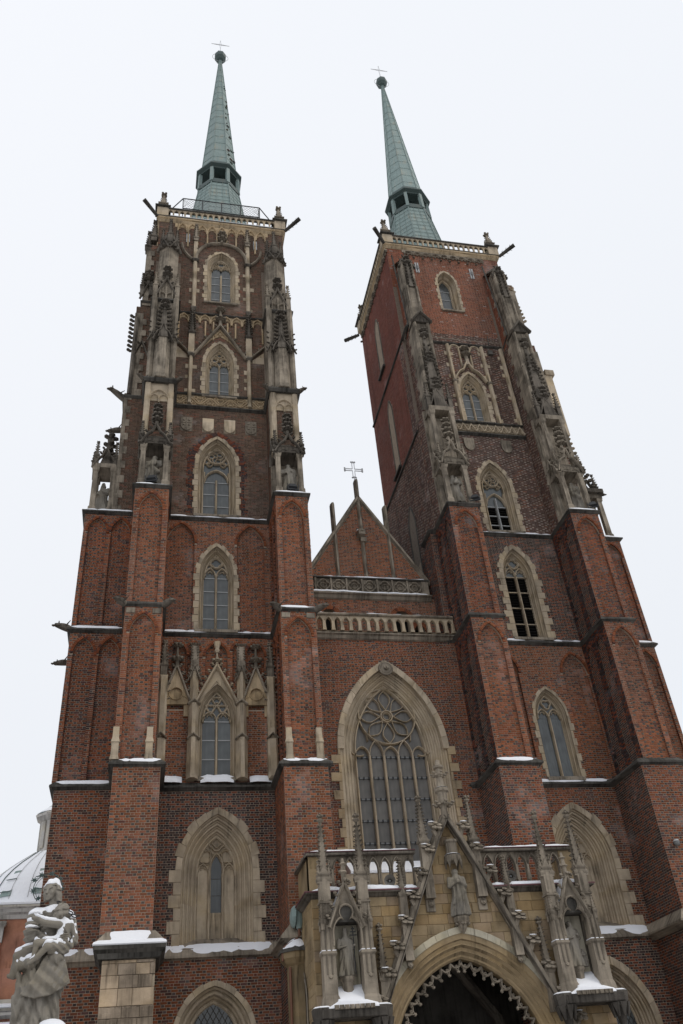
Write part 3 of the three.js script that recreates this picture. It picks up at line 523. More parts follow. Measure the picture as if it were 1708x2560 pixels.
// ------------------------------------------------------------------ the two towers
// local axes: x from the tower's middle, z = 0 its front wall; half width 4.65; buttresses 1.75 wide at both corners
const H = 4.65, BI = 2.9, Y1 = 8.6, Y2 = 15.72, Y3 = 23.75, Y4 = 31.2, Y5 = 40.0, Y6 = 48.75, Y7 = 58.9;
function tower(cx, left) {
  const label = left ? 'left brick cathedral tower with stone tracery and statue niches up to its green spire' : 'right brick cathedral tower, plainer and redder near its top, with green spire';
  const root = thing('cathedral_tower', label, 'tower', [cx, 0, 0], 'twin cathedral towers');
  const t = { root, bricks: [], walls: {}, seed: left ? 0 : 50, hides: left ? null : (p) => p.y < 12 && p.x < 19.2 };
  const so = left ? -1 : 1;                       // side that looks away from the nave
  const B = [ // storey: y0, y1, front of buttress, inner edge, outer edge, palettes
    { y0: 0, y1: Y1, zf: 3.1, xi: 2.72, xo: 4.72, pal: 'dark', wp: 'red', zw: .22 },
    { y0: Y1, y1: Y2, zf: 3.0, xi: 2.74, xo: 4.74, pal: 'orange', wp: 'dark', zw: 0 },
    { y0: Y2, y1: Y3, zf: 2.85, xi: BI, xo: H, pal: 'orange', wp: left ? 'orange' : 'orange', zw: 0 },
    { y0: Y3, y1: Y4, zf: 2.75, xi: BI, xo: H, pal: 'orange', wp: left ? 'orange' : 'dark', zw: 0 },
  ];
  if (!left) { B[0].pal = 'dark'; B[0].wp = 'dark'; B[1].pal = 'red'; B[1].wp = 'red'; B[2].wp = 'orange'; B[3].pal = 'red'; }
  B.forEach((b) => Object.assign(b, { l0: -b.xo, l1: -b.xi, r0: b.xi, r1: b.xo }));
  if (left) { Object.assign(B[0], { l0: -4.36, l1: -2.5 }); Object.assign(B[1], { l0: -4.6, l1: -2.62 }); } else { Object.assign(B[0], { r0: 2.45 }); Object.assign(B[1], { r0: 2.55 }); }
  const key = 'mortar';
  // core
  plinthBox(t, key, -H + .3, H - .3, 0, Y7, -9.24, -1);
  const W = [];
  const spec = left ? [
    { cx: 0, a: 1.5, y0: 4.0, ys: 5.6, ya: 7.5, s: .22, T: .55, D: .7, z: .22, steps: 2, door: 1 },
    { cx: .08, a: 1.55, y0: 9.0, ys: 12.1, ya: 14.5, s: .3, T: .72, D: .82, steps: 4, quoins: .24, vous: 6, qh: .55, blindW: 1 },
    { cx: .0, a: .92, y0: 16.2, ys: 19.12, ya: 20.95, s: .12, T: .24, D: .42, steps: 2, rows: 3, tracery: TR.triangles, vous: 5, mullTop: 19.2 },
    { cx: -.1, a: .92, y0: 24.05, ys: 27.5, ya: 29.35, s: .2, T: .26, D: .5, steps: 2, rows: 4, tracery: TR.quatrefoil, quoins: .12, mullTop: 27.5 },
    { cx: -.15, a: 1.1, y0: 31.55, ys: 35.3, ya: 37.35, s: .2, T: .28, D: .55, steps: 2, rows: 3, tracery: TR.swirl, quoins: .12, headY: 35.2, paneTop: 34.3, mullTop: 34.4 },
    { cx: -.05, a: .92, y0: 41.0, ys: 44.0, ya: 45.95, s: .2, T: .3, D: .5, steps: 3, rows: 3, tracery: TR.net, quoins: .13, mullTop: 44, paneTop: 43.6 },
    { cx: .0, a: 1.0, y0: 50.15, ys: 54.2, ya: 55.75, s: .2, T: .32, D: .5, steps: 3, rows: 4, tracery: TR.oculus, quoins: .13, paneTop: 53.5, mullTop: 53.6 },
  ] : [
    { cx: -.05, a: 1.5, y0: 3.6, ys: 5.0, ya: 7.5, s: .32, T: .55, D: .7, z: .22, steps: 3, door: 1, vous: 7 },
    { cx: .0, a: 1.5, y0: 9.0, ys: 12.1, ya: 14.5, s: .3, T: .72, D: .82, steps: 4, quoins: .4, vous: 6, qh: .55, blindW: 1 },
    { cx: .03, a: .88, y0: 16.1, ys: 19.4, ya: 20.95, s: .13, T: .22, D: .4, steps: 2, rows: 1, tracery: TR.lamp, vous: 5, quoins: .12, mullTop: 19.4, bars: 0 },
    { cx: .05, a: .9, y0: 24.1, ys: 28.4, ya: 30.15, s: .28, T: .25, D: .5, steps: 2, rows: 4, tracery: TR.quatrefoil, quoins: .24, louvre: 4, mullTop: 28.4, barMat: M.stone },
    { cx: -.1, a: 1.0, y0: 31.5, ys: 35.0, ya: 36.95, s: .22, T: .28, D: .55, steps: 2, rows: 3, tracery: TR.swirl, quoins: .15, headY: 34.7, paneTop: 33.7, mullTop: 34.3, louvre: 3, mullMat: M.bar },
    { cx: -.15, a: .86, y0: 40.6, ys: 43.4, ya: 45.2, s: .2, T: .26, D: .5, steps: 3, rows: 3, tracery: TR.net, quoins: .16, mullTop: 43.4, paneTop: 43.0 },
    { cx: -.2, a: .72, y0: 52.0, ys: 55.2, ya: 56.55, s: .16, T: .3, D: .75, steps: 1, rows: 3, cols: 1, quoins: .1, mat: M.stone, paneTop: 55.0 },
  ];
  const LW = spec.map((s) => new Lancet(s.cx, s.a, s.y0, s.ys, s.ya));
  const lev = [0, Y1, Y2, Y3, Y4, Y5, Y6, Y7];
  // front walls between the buttresses
  for (let i = 0; i < 7; i++) {
    const holes = [{ L: LW[i], grow: (spec[i].s - .06), t: 0 }], panels = [];
    let pal = i < 4 ? B[i].wp : left ? 'umber' : 'speckle', zw = i < 4 ? B[i].zw : 0, ul = i < 4 ? B[i].l1 : -BI, ur = i < 4 ? B[i].r0 : BI;
    if (i === 3 && left) for (const c of [-2.1, 1.78]) panels.push(new Lancet(c, .76, Y3 + .2, 29.5, 30.8));
    if (i === 2 && !left) for (const c of [-2.05, 2.05]) panels.push(new Lancet(c, .74, Y2 + .2, 21.9, 23.1));
    if (i === 2 && left) for (const [c, a, yb] of [[-2.03, .46], [-1.24, .28, 21.0], [-.06, .56, 21.3], [1.04, .28, 21.0], [1.92, .46]]) panels.push(new Lancet(c, a, yb ?? 19.6, 23.15 - a * 1.25, 23.25));
    if (i === 6 && !left) pal = 'top';
    if (i === 6 && !left) { wallFace(t, FRONT(0), -BI, BI, Y6, 49.25, 'speckle', { thick: 1 }); wallFace(t, FRONT(0), -BI, BI, 49.25, Y7, 'top', { holes, thick: 1 }); continue; }
    wallFace(t, FRONT(zw), ul, ur, lev[i], lev[i + 1], pal, { holes, panels, thick: 1 + zw, arch: pal });
    if (i === 4 && left) { // redder bricks round the big opening
      for (let k = 0; k < 30; k++) { const y = 31.6 + k * .21; for (const s of [-1, 1]) { const x = LW[4].halfAt(y, -.26); if (x > 0) bricks(t, FRONT(.006), spec[4].cx + (s < 0 ? -x - rr(.25, .5) : x), spec[4].cx + (s < 0 ? -x : x + rr(.25, .5)), y, y + .2, 'dark', null, 0, .03); } }
      brickArch(t, FRONT(.006), LW[4], -.26, -.52, 'dark', 0, .03, false);
    }
  }
  // buttresses up to the statue storey: front and side faces
  for (const s of [-1, 1]) B.forEach((b, i) => {
    const x0 = s < 0 ? b.l0 : b.r0, x1 = s < 0 ? b.l1 : b.r1, w = x1 - x0;
    plinthBox(t, key, x0 + .3, x1 - .3, b.y0, b.y1, b.zw, b.zf - .3);
    const stoneFoot = i === 0 && left && s < 0, panels = i >= 2 ? [new Lancet((x0 + x1) / 2, .6, b.y0 + .15, b.y1 - 1.55, b.y1 - .5)] : [];
    if (!stoneFoot) wallFace(t, FRONT(b.zf), x0, x1, b.y0, b.y1, b.pal, { panels, thick: .3 }); else plinthBox(t, key, x0, x1, b.y0, b.y1, b.zf - .3, b.zf - .06);
    if (i < 2 && left && s < 0) plinthBox(t, key, -H, x0 + .3, b.y0, b.y1, -1.6, -.2);
    // narrow faces, blind arches raised on them
    const sp = i >= 2 ? [.72, 1.95].map((c) => new Lancet(c, .42, b.y0 + .15, b.y1 - 1.3, b.y1 - .55)) : [];
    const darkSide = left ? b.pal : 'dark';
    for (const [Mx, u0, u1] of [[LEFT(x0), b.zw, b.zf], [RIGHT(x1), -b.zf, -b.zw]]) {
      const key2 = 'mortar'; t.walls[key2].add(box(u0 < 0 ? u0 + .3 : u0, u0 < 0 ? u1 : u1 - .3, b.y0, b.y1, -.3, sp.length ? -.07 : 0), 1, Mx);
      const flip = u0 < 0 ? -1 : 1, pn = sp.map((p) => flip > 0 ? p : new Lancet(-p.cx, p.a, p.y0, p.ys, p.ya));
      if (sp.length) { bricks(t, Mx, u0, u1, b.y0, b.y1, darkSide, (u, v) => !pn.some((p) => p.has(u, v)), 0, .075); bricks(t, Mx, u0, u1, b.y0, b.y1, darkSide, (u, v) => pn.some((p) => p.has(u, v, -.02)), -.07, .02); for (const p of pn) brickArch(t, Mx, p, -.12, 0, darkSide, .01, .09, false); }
      else bricks(t, Mx, u0, u1, b.y0, b.y1, darkSide);
    }
    // side buttress that steps out from the corner, away from the nave
    if (s === so) {
      const d = 2.7 - (i < 2 ? (left ? .16 : .06) : 0), q0 = so < 0 ? -H - d : H, q1 = so < 0 ? max(-H, b.l0) : H + d, zf = .15 + (i === 0 ? .22 : i === 1 ? .12 : 0);
      plinthBox(t, key, q0 + .3, q1 - .3, b.y0, b.y1, -1.65, zf - .3);
      const ps = i >= 2 ? [-.62, .62].map((c) => new Lancet((q0 + q1) / 2 + c, .5, b.y0 + .15, b.y1 - 1.35, b.y1 - .45)) : [];
      const inset = (i < 2 ? (left ? 0 : .09) : 0);
      wallFace(t, FRONT(zf), so < 0 ? q0 : q0 + inset, so < 0 ? q1 - inset : q1, b.y0, b.y1, i === 0 ? 'red' : left ? (i === 1 ? 'red' : 'red') : b.pal, { panels: ps, thick: .3 });
      const Mo = so < 0 ? LEFT(q0) : RIGHT(q1), uu = so < 0 ? [-1.65, zf] : [-zf, 1.65]; t.walls[key].add(box(so < 0 ? uu[0] : uu[0] + .3, so < 0 ? uu[1] - .3 : uu[1], b.y0, b.y1, -.3, 0), 1, Mo); bricks(t, Mo, uu[0], uu[1], b.y0, b.y1, b.pal);
    } else { // small return towards the nave
      const q0 = so < 0 ? H : -H - .32, q1 = so < 0 ? H + .32 : -H; plinthBox(t, key, q0, q1, b.y0, min(b.y1, 31.3), -1.6, -.06);
      if (so > 0) { bricks(t, FRONT(-.06), q0, q1, b.y0, b.y1, 'dark'); bricks(t, LEFT(q0), -1.6, -.06, b.y0, b.y1, 'dark'); }
    }
  });
  for (const s of [-1, 1]) { const a = s < 0 ? -H : BI, b = s < 0 ? -BI : H; t.walls.mortarDark ??= new Geo(); t.walls.mortarDark.add(box(a, b, Y4, Y7, -1, 0)); bricks(t, FRONT(0), a, b, 54, Y7, left ? 'umber' : 'top'); }
  // nave-ward and outer flanks of the tower body
  const flank = (s) => {
    const Mx = s < 0 ? LEFT(-H) : RIGHT(H), U = (z0, z1) => s < 0 ? [z0, z1] : [-z1, -z0], add = (z0, z1, y0, y1, pal, ins) => { const [a, b] = U(z0, z1), [a2, b2] = U(z0, y0 >= Y4 ? min(z1, -1) : z1); const k = mortarOf(pal); t.walls[k] ??= new Geo(); if (b2 - a2 > .01) t.walls[k].add(box(a2, b2, y0, y1, -.3, 0), 1, Mx); bricks(t, Mx, a, b, y0, y1, pal, ins); };
    const seen = s < 0 && !left;
    if (!seen) { add(-9.24, -1.65, 0, Y4, 'red'); add(-9.24, 0, Y4, Y7, left ? 'umber' : 'rose'); return; }
    const slit = (z, y0, ys, ya, a) => new Lancet(z, a, y0, ys, ya);
    const win = [slit(-3.9, 24.6, 34.2, 35.8, .62), slit(-4.9, 39.9, 45.2, 46.6, .5), slit(-5.1, 50.2, 54.6, 56.0, .5)];
    const out = (u, v) => !win.some((w) => w.has(u, v, -.16));
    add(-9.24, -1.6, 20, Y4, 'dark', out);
    add(-9.24, 0, Y4, 39.3, 'speckle', out); add(-9.24, -.95, 39.3, Y6 - .6, 'rose', out); add(-.95, 0, 39.3, Y6 - .6, 'speckle', out);
    add(-9.24, 0, Y6 - .6, Y7, 'rose', out);
    for (const w of win) { // slit windows with a stone splay
      const G = new Geo(); const tj = w.cx > -4 ? .08 : .18; G.add(jamb(w, mould(tj, .5, 2), 7)); for (const k of [0, 1, 2, 3, 4, 5]) G.add(ringBlock(w, -.16, 0, k * 16 / 6 + .0, (k + 1) * 16 / 6 - .02, -.02, .03, 7)); const f = G.move(Mx).build('window', w.cx > -4 ? M.ledge : M.soot, root);
      one('pane', plate(w.path(tj - .03, 7).reverse(), w.cx > -4 ? -.2 : -.3, w.cx > -4 ? -.16 : -.28), M.louvre, f, 1.5, Mx); one('sill', box(w.cx - .9, w.cx + .8, w.y0 - .22, w.y0 - .05, -.1, .2), M.ledge, f, 1, Mx);
    }
    const d = new Geo(); for (const y of [39.35, Y6 - .62]) d.add(loft(planRings([[-H, -9.24], [-H, y > 45 ? 1.4 : 0]], [[-.05, y + .12], [.12, y], [.12, y - .1], [-.05, y - .16]])));
    d.build('string_course', M.ledge, root);
  };
  flank(-1); flank(1);
  // string courses with their snow
  const plan = (b, extra = 0) => { // outline from the far left to the far right
    const p = [], dl = 2.7 - (b.xo > 4.7 ? (left ? .16 : .06) : 0), z = .15 + (b.xo > 4.7 ? .1 : 0);
    if (left) p.push([-H - dl, -1.65], [-H - dl, z], [b.l0, z]); else p.push([-H - .32, -1.6], [-H - .32, -.06], [b.l0, -.06]);
    p.push([b.l0, b.zf], [b.l1, b.zf], [b.l1, b.zw], [b.r0, b.zw], [b.r0, b.zf], [b.r1, b.zf]);
    if (left) p.push([b.r1, -.06], [H + .32, -.06], [H + .32, -1.6]); else p.push([b.r1, z], [H + dl, z], [H + dl, -1.65]);
    return p;
  };
  const snow = new Geo();
  [[B[0], Y1, .42, .5], [B[1], Y2, .22, .24], [B[2], Y3, .18, .2], [B[3], Y4, .18, .16]].forEach(([b, y, out, rise], i) => {
    const nb = B[i + 1] ?? b, p = plan({ ...b, zf: (b.zf + nb.zf) / 2, zw: nb.zw });
    new Geo().add(ledgeGeo(p, y, out, rise, i ? .17 : .24)).build('string_course', i === 0 ? M.grey : M.ledge, root);
    for (let k = 0; k + 1 < p.length; k++) { const l = Math.hypot(p[k + 1][0] - p[k][0], p[k + 1][1] - p[k][1]); if (l < .6 || abs(p[k + 1][0] - p[k][0]) < .2) continue; if (hash(k, i, left ? 3 : 4) < (left ? .1 : .3)) continue; const lowWide = i === 0; snow.add(snowStrip(p[k], p[k + 1], y + .05, out * (lowWide ? .98 : .9), lowWide ? .10 : .075, rise * .85, lowWide ? 0 : .38)); }
  });
  if (left) { for (const [a, b, th] of [[-2.7, -1.6, .1], [-.75, .8, .16], [1.55, 2.6, .1]]) snow.add(snowStrip([a, .05], [b, .05], Y2 + .2, .3, th, .3)); snow.add(loft([[V(-.95, 9.32, -.72), V(-1.02, 9.2, -.4), V(-1.5, 8.86, .06), V(-1.5, 8.78, .06), V(-.95, 8.9, -.72)].reverse(), [V(1.1, 9.3, -.72), V(1.15, 9.18, -.4), V(1.65, 8.86, .06), V(1.65, 8.78, .06), V(1.1, 8.9, -.72)].reverse()])); }
  else for (const [a, b] of [[-.6, -.1], [.15, .6]]) snow.add(snowStrip([a, -.45], [b, -.45], Y3 + .42, .4, .09, .1));
  // capitals with corner beasts
  if (left) {
    for (const s of [-1, 1]) { const x0 = s < 0 ? -H : BI, x1 = s < 0 ? -BI : H, z = 2.85; for (const [x, k] of [[x0, -1], [x1, 1]]) gargoyle(root, V(x + k * .05, Y3 - .02, z), V(x + k * .42, Y3 + .04, z + .4), M.soot, .15); for (const x of [x0 + .25, x1 - .25]) one('corbel', box(x - .22, x + .22, Y3 - .5, Y3 - .2, z, z + .06, .03), M.grey, root); }
    gargoyle(root, V(-H - 2.75, Y3 + .05, .1), V(-H - 3.35, Y3 + .12, .35), M.soot, .16); gargoyle(root, V(-H - 2.75, Y3 - 1.35, -.8), V(-H - 3.3, Y3 - 1.5, -.6), M.soot, .14);
    for (const [x, y] of [[-H + .05, 16.2], [-BI - .25, 16.2], [BI + .15, 16.2], [H - .2, 16.2]]) { const G = new Geo(); G.add(sq([[0, .2], [.2, .16], [.75, .15], [.8, .19], [1.0, .14], [1.5, .13]], x, 2.8)); G.move(T4(0, y - .25, 0)).build('corner_stone', M.stone, root); }
  }
  for (const s of [-1, 1]) { // stone foot with its weathered coping
    if (left && s < 0) {
      const b = B[0]; let k = 0; for (let y = 3; y < 8.1; k++) { const h = rr(.34, .6); let x = b.l0 - .05; while (x < b.l1 + .02) { const w = min(rr(.45, .95), b.l1 + .05 - x); if (w > .12) one('stone_block', box(x + .006, x + w - .006, y + .006, min(y + h, 8.1) - .006, b.zf - .1, b.zf + .1 + rr(-.006, .008), .015), rnd() < .5 ? M.grey : M.stone, root, [1.1, 1.03, .98].map(((k) => (v) => v * k)(rr(.8, 1.1)))); x += w; } for (const q of [0, 1]) one('stone_block', box(0, 3, y + .006, min(y + h, 8.1) - .006, -.1, .05, .012), M.stone, root, rr(.8, 1), q ? RIGHT(b.l1, 0).multiply(T4(-3.14, 0, 0)) : LEFT(b.l0, 0).multiply(T4(.14, 0, 0))); y += h; }
      const P = [[b.l0 - .1, .3], [b.l0 - .1, b.zf + .12], [b.l1 + .1, b.zf + .12], [b.l1 + .1, .3]];
      new Geo().add(loft(planRings(P, [[-.05, 8.1], [.1, 8.12], [.16, 8.3], [.3, 8.42], [.32, 8.55], [.2, 8.62], [-.5, 9.05], [-.6, 9.05]].reverse()))).build('coping', M.ledge, root);
      const sn = new Geo(); sn.add(loft(planRings(P, [[.3, 8.55], [.34, 8.6], [.3, 8.68], [.1, 8.78], [-.45, 9.12], [-.62, 9.13], [-.62, 9.0]].reverse()))); sn.add(snowStrip([b.l0 - .1, b.zf - .2], [b.l1 + .1, b.zf - .2], 8.66, .6, .1, .3)); sn.build('snow', M.snow, root);
    }
  }
  // ------------- statue storey and above, per front buttress
  for (const s of [-1, 1]) upperButtress(t, root, s, left, snow);
  sideUpper(t, root, so, left, snow);
  // ------------- window bodies
  spec.forEach((S, i) => {
    if (i === 0) S = { ...S, rows: 3, cols: 2, mw: .08, vous: S.vous ?? 6, qh: .5, sill: 0, tracery: null, bars: 0 };
    if (S.blindW) S = { ...S, sillRise: .45, blind: (w, L, Gl, st) => blindPanel(w, L, Gl, st, snow) };
    if (i === 0) S.tracery = (G, L, Gl, ag) => { for (let k = -14; k < 15; k++) for (const q of [-1, 1]) { const x0 = S.cx + k * .24, p = []; for (let y = 4; y < 7.4; y += .06) { const x = x0 + q * (y - 4) * .62; if (L.has(x, y, S.T)) p.push([x, y]); } if (p.length > 2) G.add(band([p[0], p[p.length - 1]], .03, Gl - .01, Gl + .025)); } };
    if (i === 0) S.tracMat = M.ledge;
    makeWindow(t, S);
  });
  if (left) leftDecor(t, root, snow); else rightDecor(t, root, snow);
  crown(t, root, left);
  // wall meshes, then bricks
  t.wall = t.walls.mortar.build('wall', M.mortar, root); t.walls.mortarDark.build('wall', M.mortarDark, root);
  snow.build('snow', M.snow, root);
  layBricks(t);
  return t;
}
function blindPanel(w, L, Gl, st, snow) {
  const c = L.cx, ag = L.a - .72, G = new Geo();
  one('blind_panel', plate(L.path(.7, 9).reverse(), Gl - .14, Gl - .08, [new Lancet(c + .02, .24, 10.5, 12.3, 12.9).path(0, 6)]), st, w);
  one('pane', box(c - .24, c + .28, 10.45, 11.2, Gl - .16, Gl - .13), M.glass, w, .7); one('pane', box(c - .24, c + .28, 11.22, 11.9, Gl - .16, Gl - .13), M.glass, w, .8); one('pane', box(c - .24, c + .28, 11.92, 12.95, Gl - .16, Gl - .13), M.glass, w, .6);
  for (const x of [-.3, .3]) one('mullion', box(c + x - .05, c + x + .05, 9.4, 12.1, Gl - .14, Gl + .06, .03), st, w);
  for (let k = 0; k < 6; k++) for (const s of [-1, 1]) one('stone_block', box(c + s * .6 - .22, c + s * .6 + .22, 9.5 + k * .47, 9.96 + k * .47, Gl - .14, Gl - .1, .01), st, w, rr(.88, 1.05));
  for (const s of [-1, 1]) { G.add(band(sub(c + s * .58, .26, 12.0, 12.1, 12.55), .07, Gl - .14, Gl + .05)); cusps(G, c + s * .58, .24, 12.1, 12.5, Gl - .14, Gl, .045); G.add(band(foil(c + s * .5, 12.85, .3, 4, PI / 4), .06, Gl - .14, Gl + .05, true)); G.add(band(circ(c + s * .5, 12.85, .36, 18), .05, Gl - .14, Gl + .02, true)); }
  G.add(band(new Lancet(c + .02, .3, 11.9, 12.3, 13.0).path(0, 6), .08, Gl - .14, Gl + .06)); G.add(band(foil(c + .02, 13.45, .36, 4, PI / 2), .07, Gl - .14, Gl + .06, true)); G.add(band(foil(c + .02, 13.45, .2, 4, PI / 2), .05, Gl - .14, Gl + .03, true)); G.add(band(circ(c + .02, 13.4, .46, 20), .05, Gl - .14, Gl + .02, true));
  G.build('tracery', st, w);
}
// leaves, canopies, shafts on the upper front buttresses
function upperButtress(t, root, s, left, snow) {
  const x0 = s < 0 ? -H : BI, x1 = s < 0 ? -BI : H, xc = (x0 + x1) / 2, key = 'mortarDark'; t.walls[key] ??= new Geo();
  const SM = left ? M.grey : M.grey, pal = left ? 'umber' : 'speckle';
  // brick core
  const core = (y0, y1, zf, stoneFront) => { t.walls[key].add(box(x0 + .02, x1 - .02, y0, y1, 0, zf - .05)); for (const [Mx, a, b] of [[LEFT(x0 + .02), 0, zf], [RIGHT(x1 - .02), -zf, 0]]) bricks(t, Mx, a, b, y0, y1, pal); if (!stoneFront) { bricks(t, FRONT(zf - .05), x0 + .02, x1 - .02, y0, y1, pal); } };
  core(Y4, Y5, 1.35); 
  for (let y = Y4 + .1, i = 0; y < Y5 - .5; y += .5, i++) { const w = i % 2 ? .18 : .36; for (const k of [0, 1]) one('corner_stone', box(k ? x1 - w : x0, k ? x1 + .02 : x0 + w, y + .006, y + .494, 1.2, 1.36 + rr(0, .02), .01), SM, root, rr(.8, 1.05)); }
  // niche: two posts and a back
  const N = new Geo(), zc = 2.5;
  for (const x of [x0 + .24, x1 - .24]) { N.add(sq([[Y4 + .1, .2], [Y4 + .5, .19], [Y4 + .6, .14], [34.0, .13], [34.08, .17], [34.2, .2], [34.35, .2]], x, zc), rr(.9, 1.1)); if (!left) N.add(sq([[Y4 + .1, .14], [34.3, .12]], x, 1.5)); }
  N.add(box(x0 + .1, x1 - .1, Y4 + .1, 34.4, 1.36, 1.46), left ? .75 : 1.2);
  N.build('niche', M.grey, root);
  // canopy
  const C = new Geo(), cy = 34.3;
  C.add(loft([[V(x0 + .06, cy, 1.3), V(x0 + .06, cy, 2.72), V(x1 - .06, cy, 2.72), V(x1 - .06, cy, 1.3)], [V(x0 + .06, cy + .35, 1.3), V(x0 + .06, cy + .35, 2.72), V(x1 - .06, cy + .35, 2.72), V(x1 - .06, cy + .35, 1.3)], [V(xc - .2, cy + 1.4, 1.3), V(xc - .2, cy + 1.2, 2.0), V(xc + .2, cy + 1.2, 2.0), V(xc + .2, cy + 1.4, 1.3)]].map((r) => r)), .9);
  gable(C, xc, .82, cy - .02, left ? 35.7 : 36.2, 2.66, 2.84, { w: .16, ogee: left ? .25 : .5, crockets: 5, cs: .17 });
  for (const k of [-1, 1]) C.add(band(circ(xc + k * .3, cy - .05, .24, 9, PI * (k > 0 ? .0 : .25), PI * (k > 0 ? .75 : 1)), .08, 2.6, 2.76), .9);
  for (const x of [x0, x1]) { const Mx = x === x0 ? LEFT(x) : RIGHT(x), u = (z) => x === x0 ? z : -z; const g = new Geo(); gable(g, u(2.0), .72, cy - .02, 35.7, -.06, .1, { w: .14, crockets: 4, cs: .14, ogee: .3 }); C.addAll(g, Mx); }
  for (const x of [x0 + .1, x1 - .1]) pinnacle(C, x, cy - .1, 2.6, .12, .75, 1.1, { crockets: 4, cs: .6 });
  finial(C, xc, left ? 35.5 : 35.9, 2.55, left ? 1.9 : 2.2, .26, 4);
  C.build('canopy', left ? M.soot : M.grey, root);
  if (left) {
    // upper block with its blind arch and beasts
    t.walls[key].add(box(x0 + .1, x1 - .1, 34.6, Y5 - .1, 1.2, 1.86)); bricks(t, FRONT(1.86), x0 + .3, x1 - .3, 34.7, 38.6, 'umber');
    const U = new Geo(); for (const x of [x0 + .2, x1 - .2]) U.add(box(x - .17, x + .17, 34.8, Y5 - .15, 1.4, 2.05, .06), rr(.9, 1.05)); U.add(box(x0 + .3, x1 - .3, 38.35, Y5 - .15, 1.5, 1.93), 1.0);
    for (const k of [-1, 1]) U.add(band(sub(xc + k * .27, .26, 38.2, 38.5, 38.85), .07, 1.9, 2.02)); U.add(band(new Lancet(xc, .56, 38.1, 38.5, 39.2).path(0, 7), .1, 1.9, 2.06)); U.build('buttress_panel', M.stone, root);
    new Geo().add(loft(planRings([[x0, 0], [x0, 2.1], [x1, 2.1], [x1, 0]], [[-.1, Y5 + .15], [0, Y5 + .12], [.18, Y5], [.18, Y5 - .1], [.05, Y5 - .25], [-.1, Y5 - .25]]))).build('string_course', M.ledge, root);
    for (const k of [-1, 1]) gargoyle(root, V(xc + k * .85, Y5 - .1, 1.95), V(xc + k * 1.22, Y5 - .05, 2.35), M.soot, .13);
    // tall clustered shaft
    const S = new Geo(), zf = 2.0; S.add(box(x0 + .06, x1 - .06, Y5, Y6 - .9, 0, zf - .35), .95);
    for (const [a, b] of [[x0, x0 + .36], [x1 - .36, x1]]) S.add(loft([[V(a, Y5, zf - .5), V(b, Y5, zf - .5), V(b, Y5, zf - .12), V((a + b) / 2, Y5, zf + .02), V(a, Y5, zf - .12)].reverse(), [V(a, Y6 - .9, zf - .5), V(b, Y6 - .9, zf - .5), V(b, Y6 - .9, zf - .12), V((a + b) / 2, Y6 - .9, zf + .02), V(a, Y6 - .9, zf - .12)].reverse()]), rr(.9, 1.05));
    S.add(turned([[Y5, .6], [Y5 + .5, .5], [43.6, .48]], 6, PI / 6, 0, xc, zf - .12), 1.05); for (const k of [-1, 0, 1]) S.add(rod([V(xc + k * .25, Y5 + .3, zf + .25 - abs(k) * .1), V(xc + k * .25, 43.6, zf + .25 - abs(k) * .1)], .07), 1.1);
    S.build('buttress_shaft', M.grey, root);
    const K = new Geo(); gable(K, xc, .62, 43.3, 44.9, zf + .1, zf + .36, { ogee: .35, w: .12, crockets: 3, cs: .16 }); for (const k of [-1, 1]) gable(K, xc + k * .66, .3, 43.4, 44.3, zf, zf + .12, { w: .09, crockets: 2, cs: .12 });
    K.add(sq([[43.6, .3], [44.4, .22], [46.9, .08]], xc, zf + .05)); for (let i = 0; i < 6; i++) for (const k of [-1, 1]) crocketInto(K, V(xc + k * lerp(.24, .1, i / 6), 44.5 + i * .38, zf + .15), V(k, 0, .2), .24, .9);
    finial(K, xc, 46.3, zf + .1, .9, .26, 2); for (const k of [-1, 1]) for (let i = 0; i < 4; i++) crocketInto(K, V(xc + k * .8, 43.8 + i * .5, zf - .05), V(k, 0, .4), .13, .8);
    K.build('canopy', M.soot, root);
    new Geo().add(loft(planRings([[x0, 0], [x0, zf - .25], [x1, zf - .25], [x1, 0]], [[-.1, Y6 - .78], [.1, Y6 - .9], [.1, Y6 - 1.02], [-.1, Y6 - 1.1]]))).build('string_course', M.ledge, root);
    // gablet stage and last shaft
    const G = new Geo(), z2 = 1.55; G.add(box(x0 + .08, x1 - .08, Y6 - .9, 50.2, 0, z2 - .1), .9); for (const k of [-1, 0, 1]) G.add(box(xc + k * .42 - .06, xc + k * .42 + .06, Y6 - .9, 49.4 - abs(k) * .3, z2 - .12, z2 + .06, .03)); for (const k of [-1, 1]) { G.add(band(circ(xc + k * .34, 48.5, .3, 9, 0, PI), .08, z2 - .1, z2 + .05)); pinnacle(G, xc + k * .72, Y6 - .9, z2 - .02, .15, 1.5, 1.5, { crockets: 4, cs: .55, tint: .95 }); }
    G.build('gablet_stage', M.grey, root);
    const g2 = new Geo(); gable(g2, xc, .66, 48.5, 50.3, z2 - .05, z2 + .14, { w: .14, crockets: 4, cs: .17 }); finial(g2, xc, 50.2, z2, 1.1, .27, 2); g2.build('gablet', M.soot, root);
    const D = new Geo(), z3 = 1.25; D.add(loft([[V(x0 + .18, 49.8, 0), V(x0 + .18, 49.8, z3 - .45), V(xc, 49.8, z3), V(x1 - .18, 49.8, z3 - .45), V(x1 - .18, 49.8, 0)], [V(x0 + .22, 54.6, 0), V(x0 + .22, 54.6, z3 - .5), V(xc, 54.6, z3 - .08), V(x1 - .22, 54.6, z3 - .5), V(x1 - .22, 54.6, 0)]]), 1); D.build('buttress_shaft', M.grey, root);
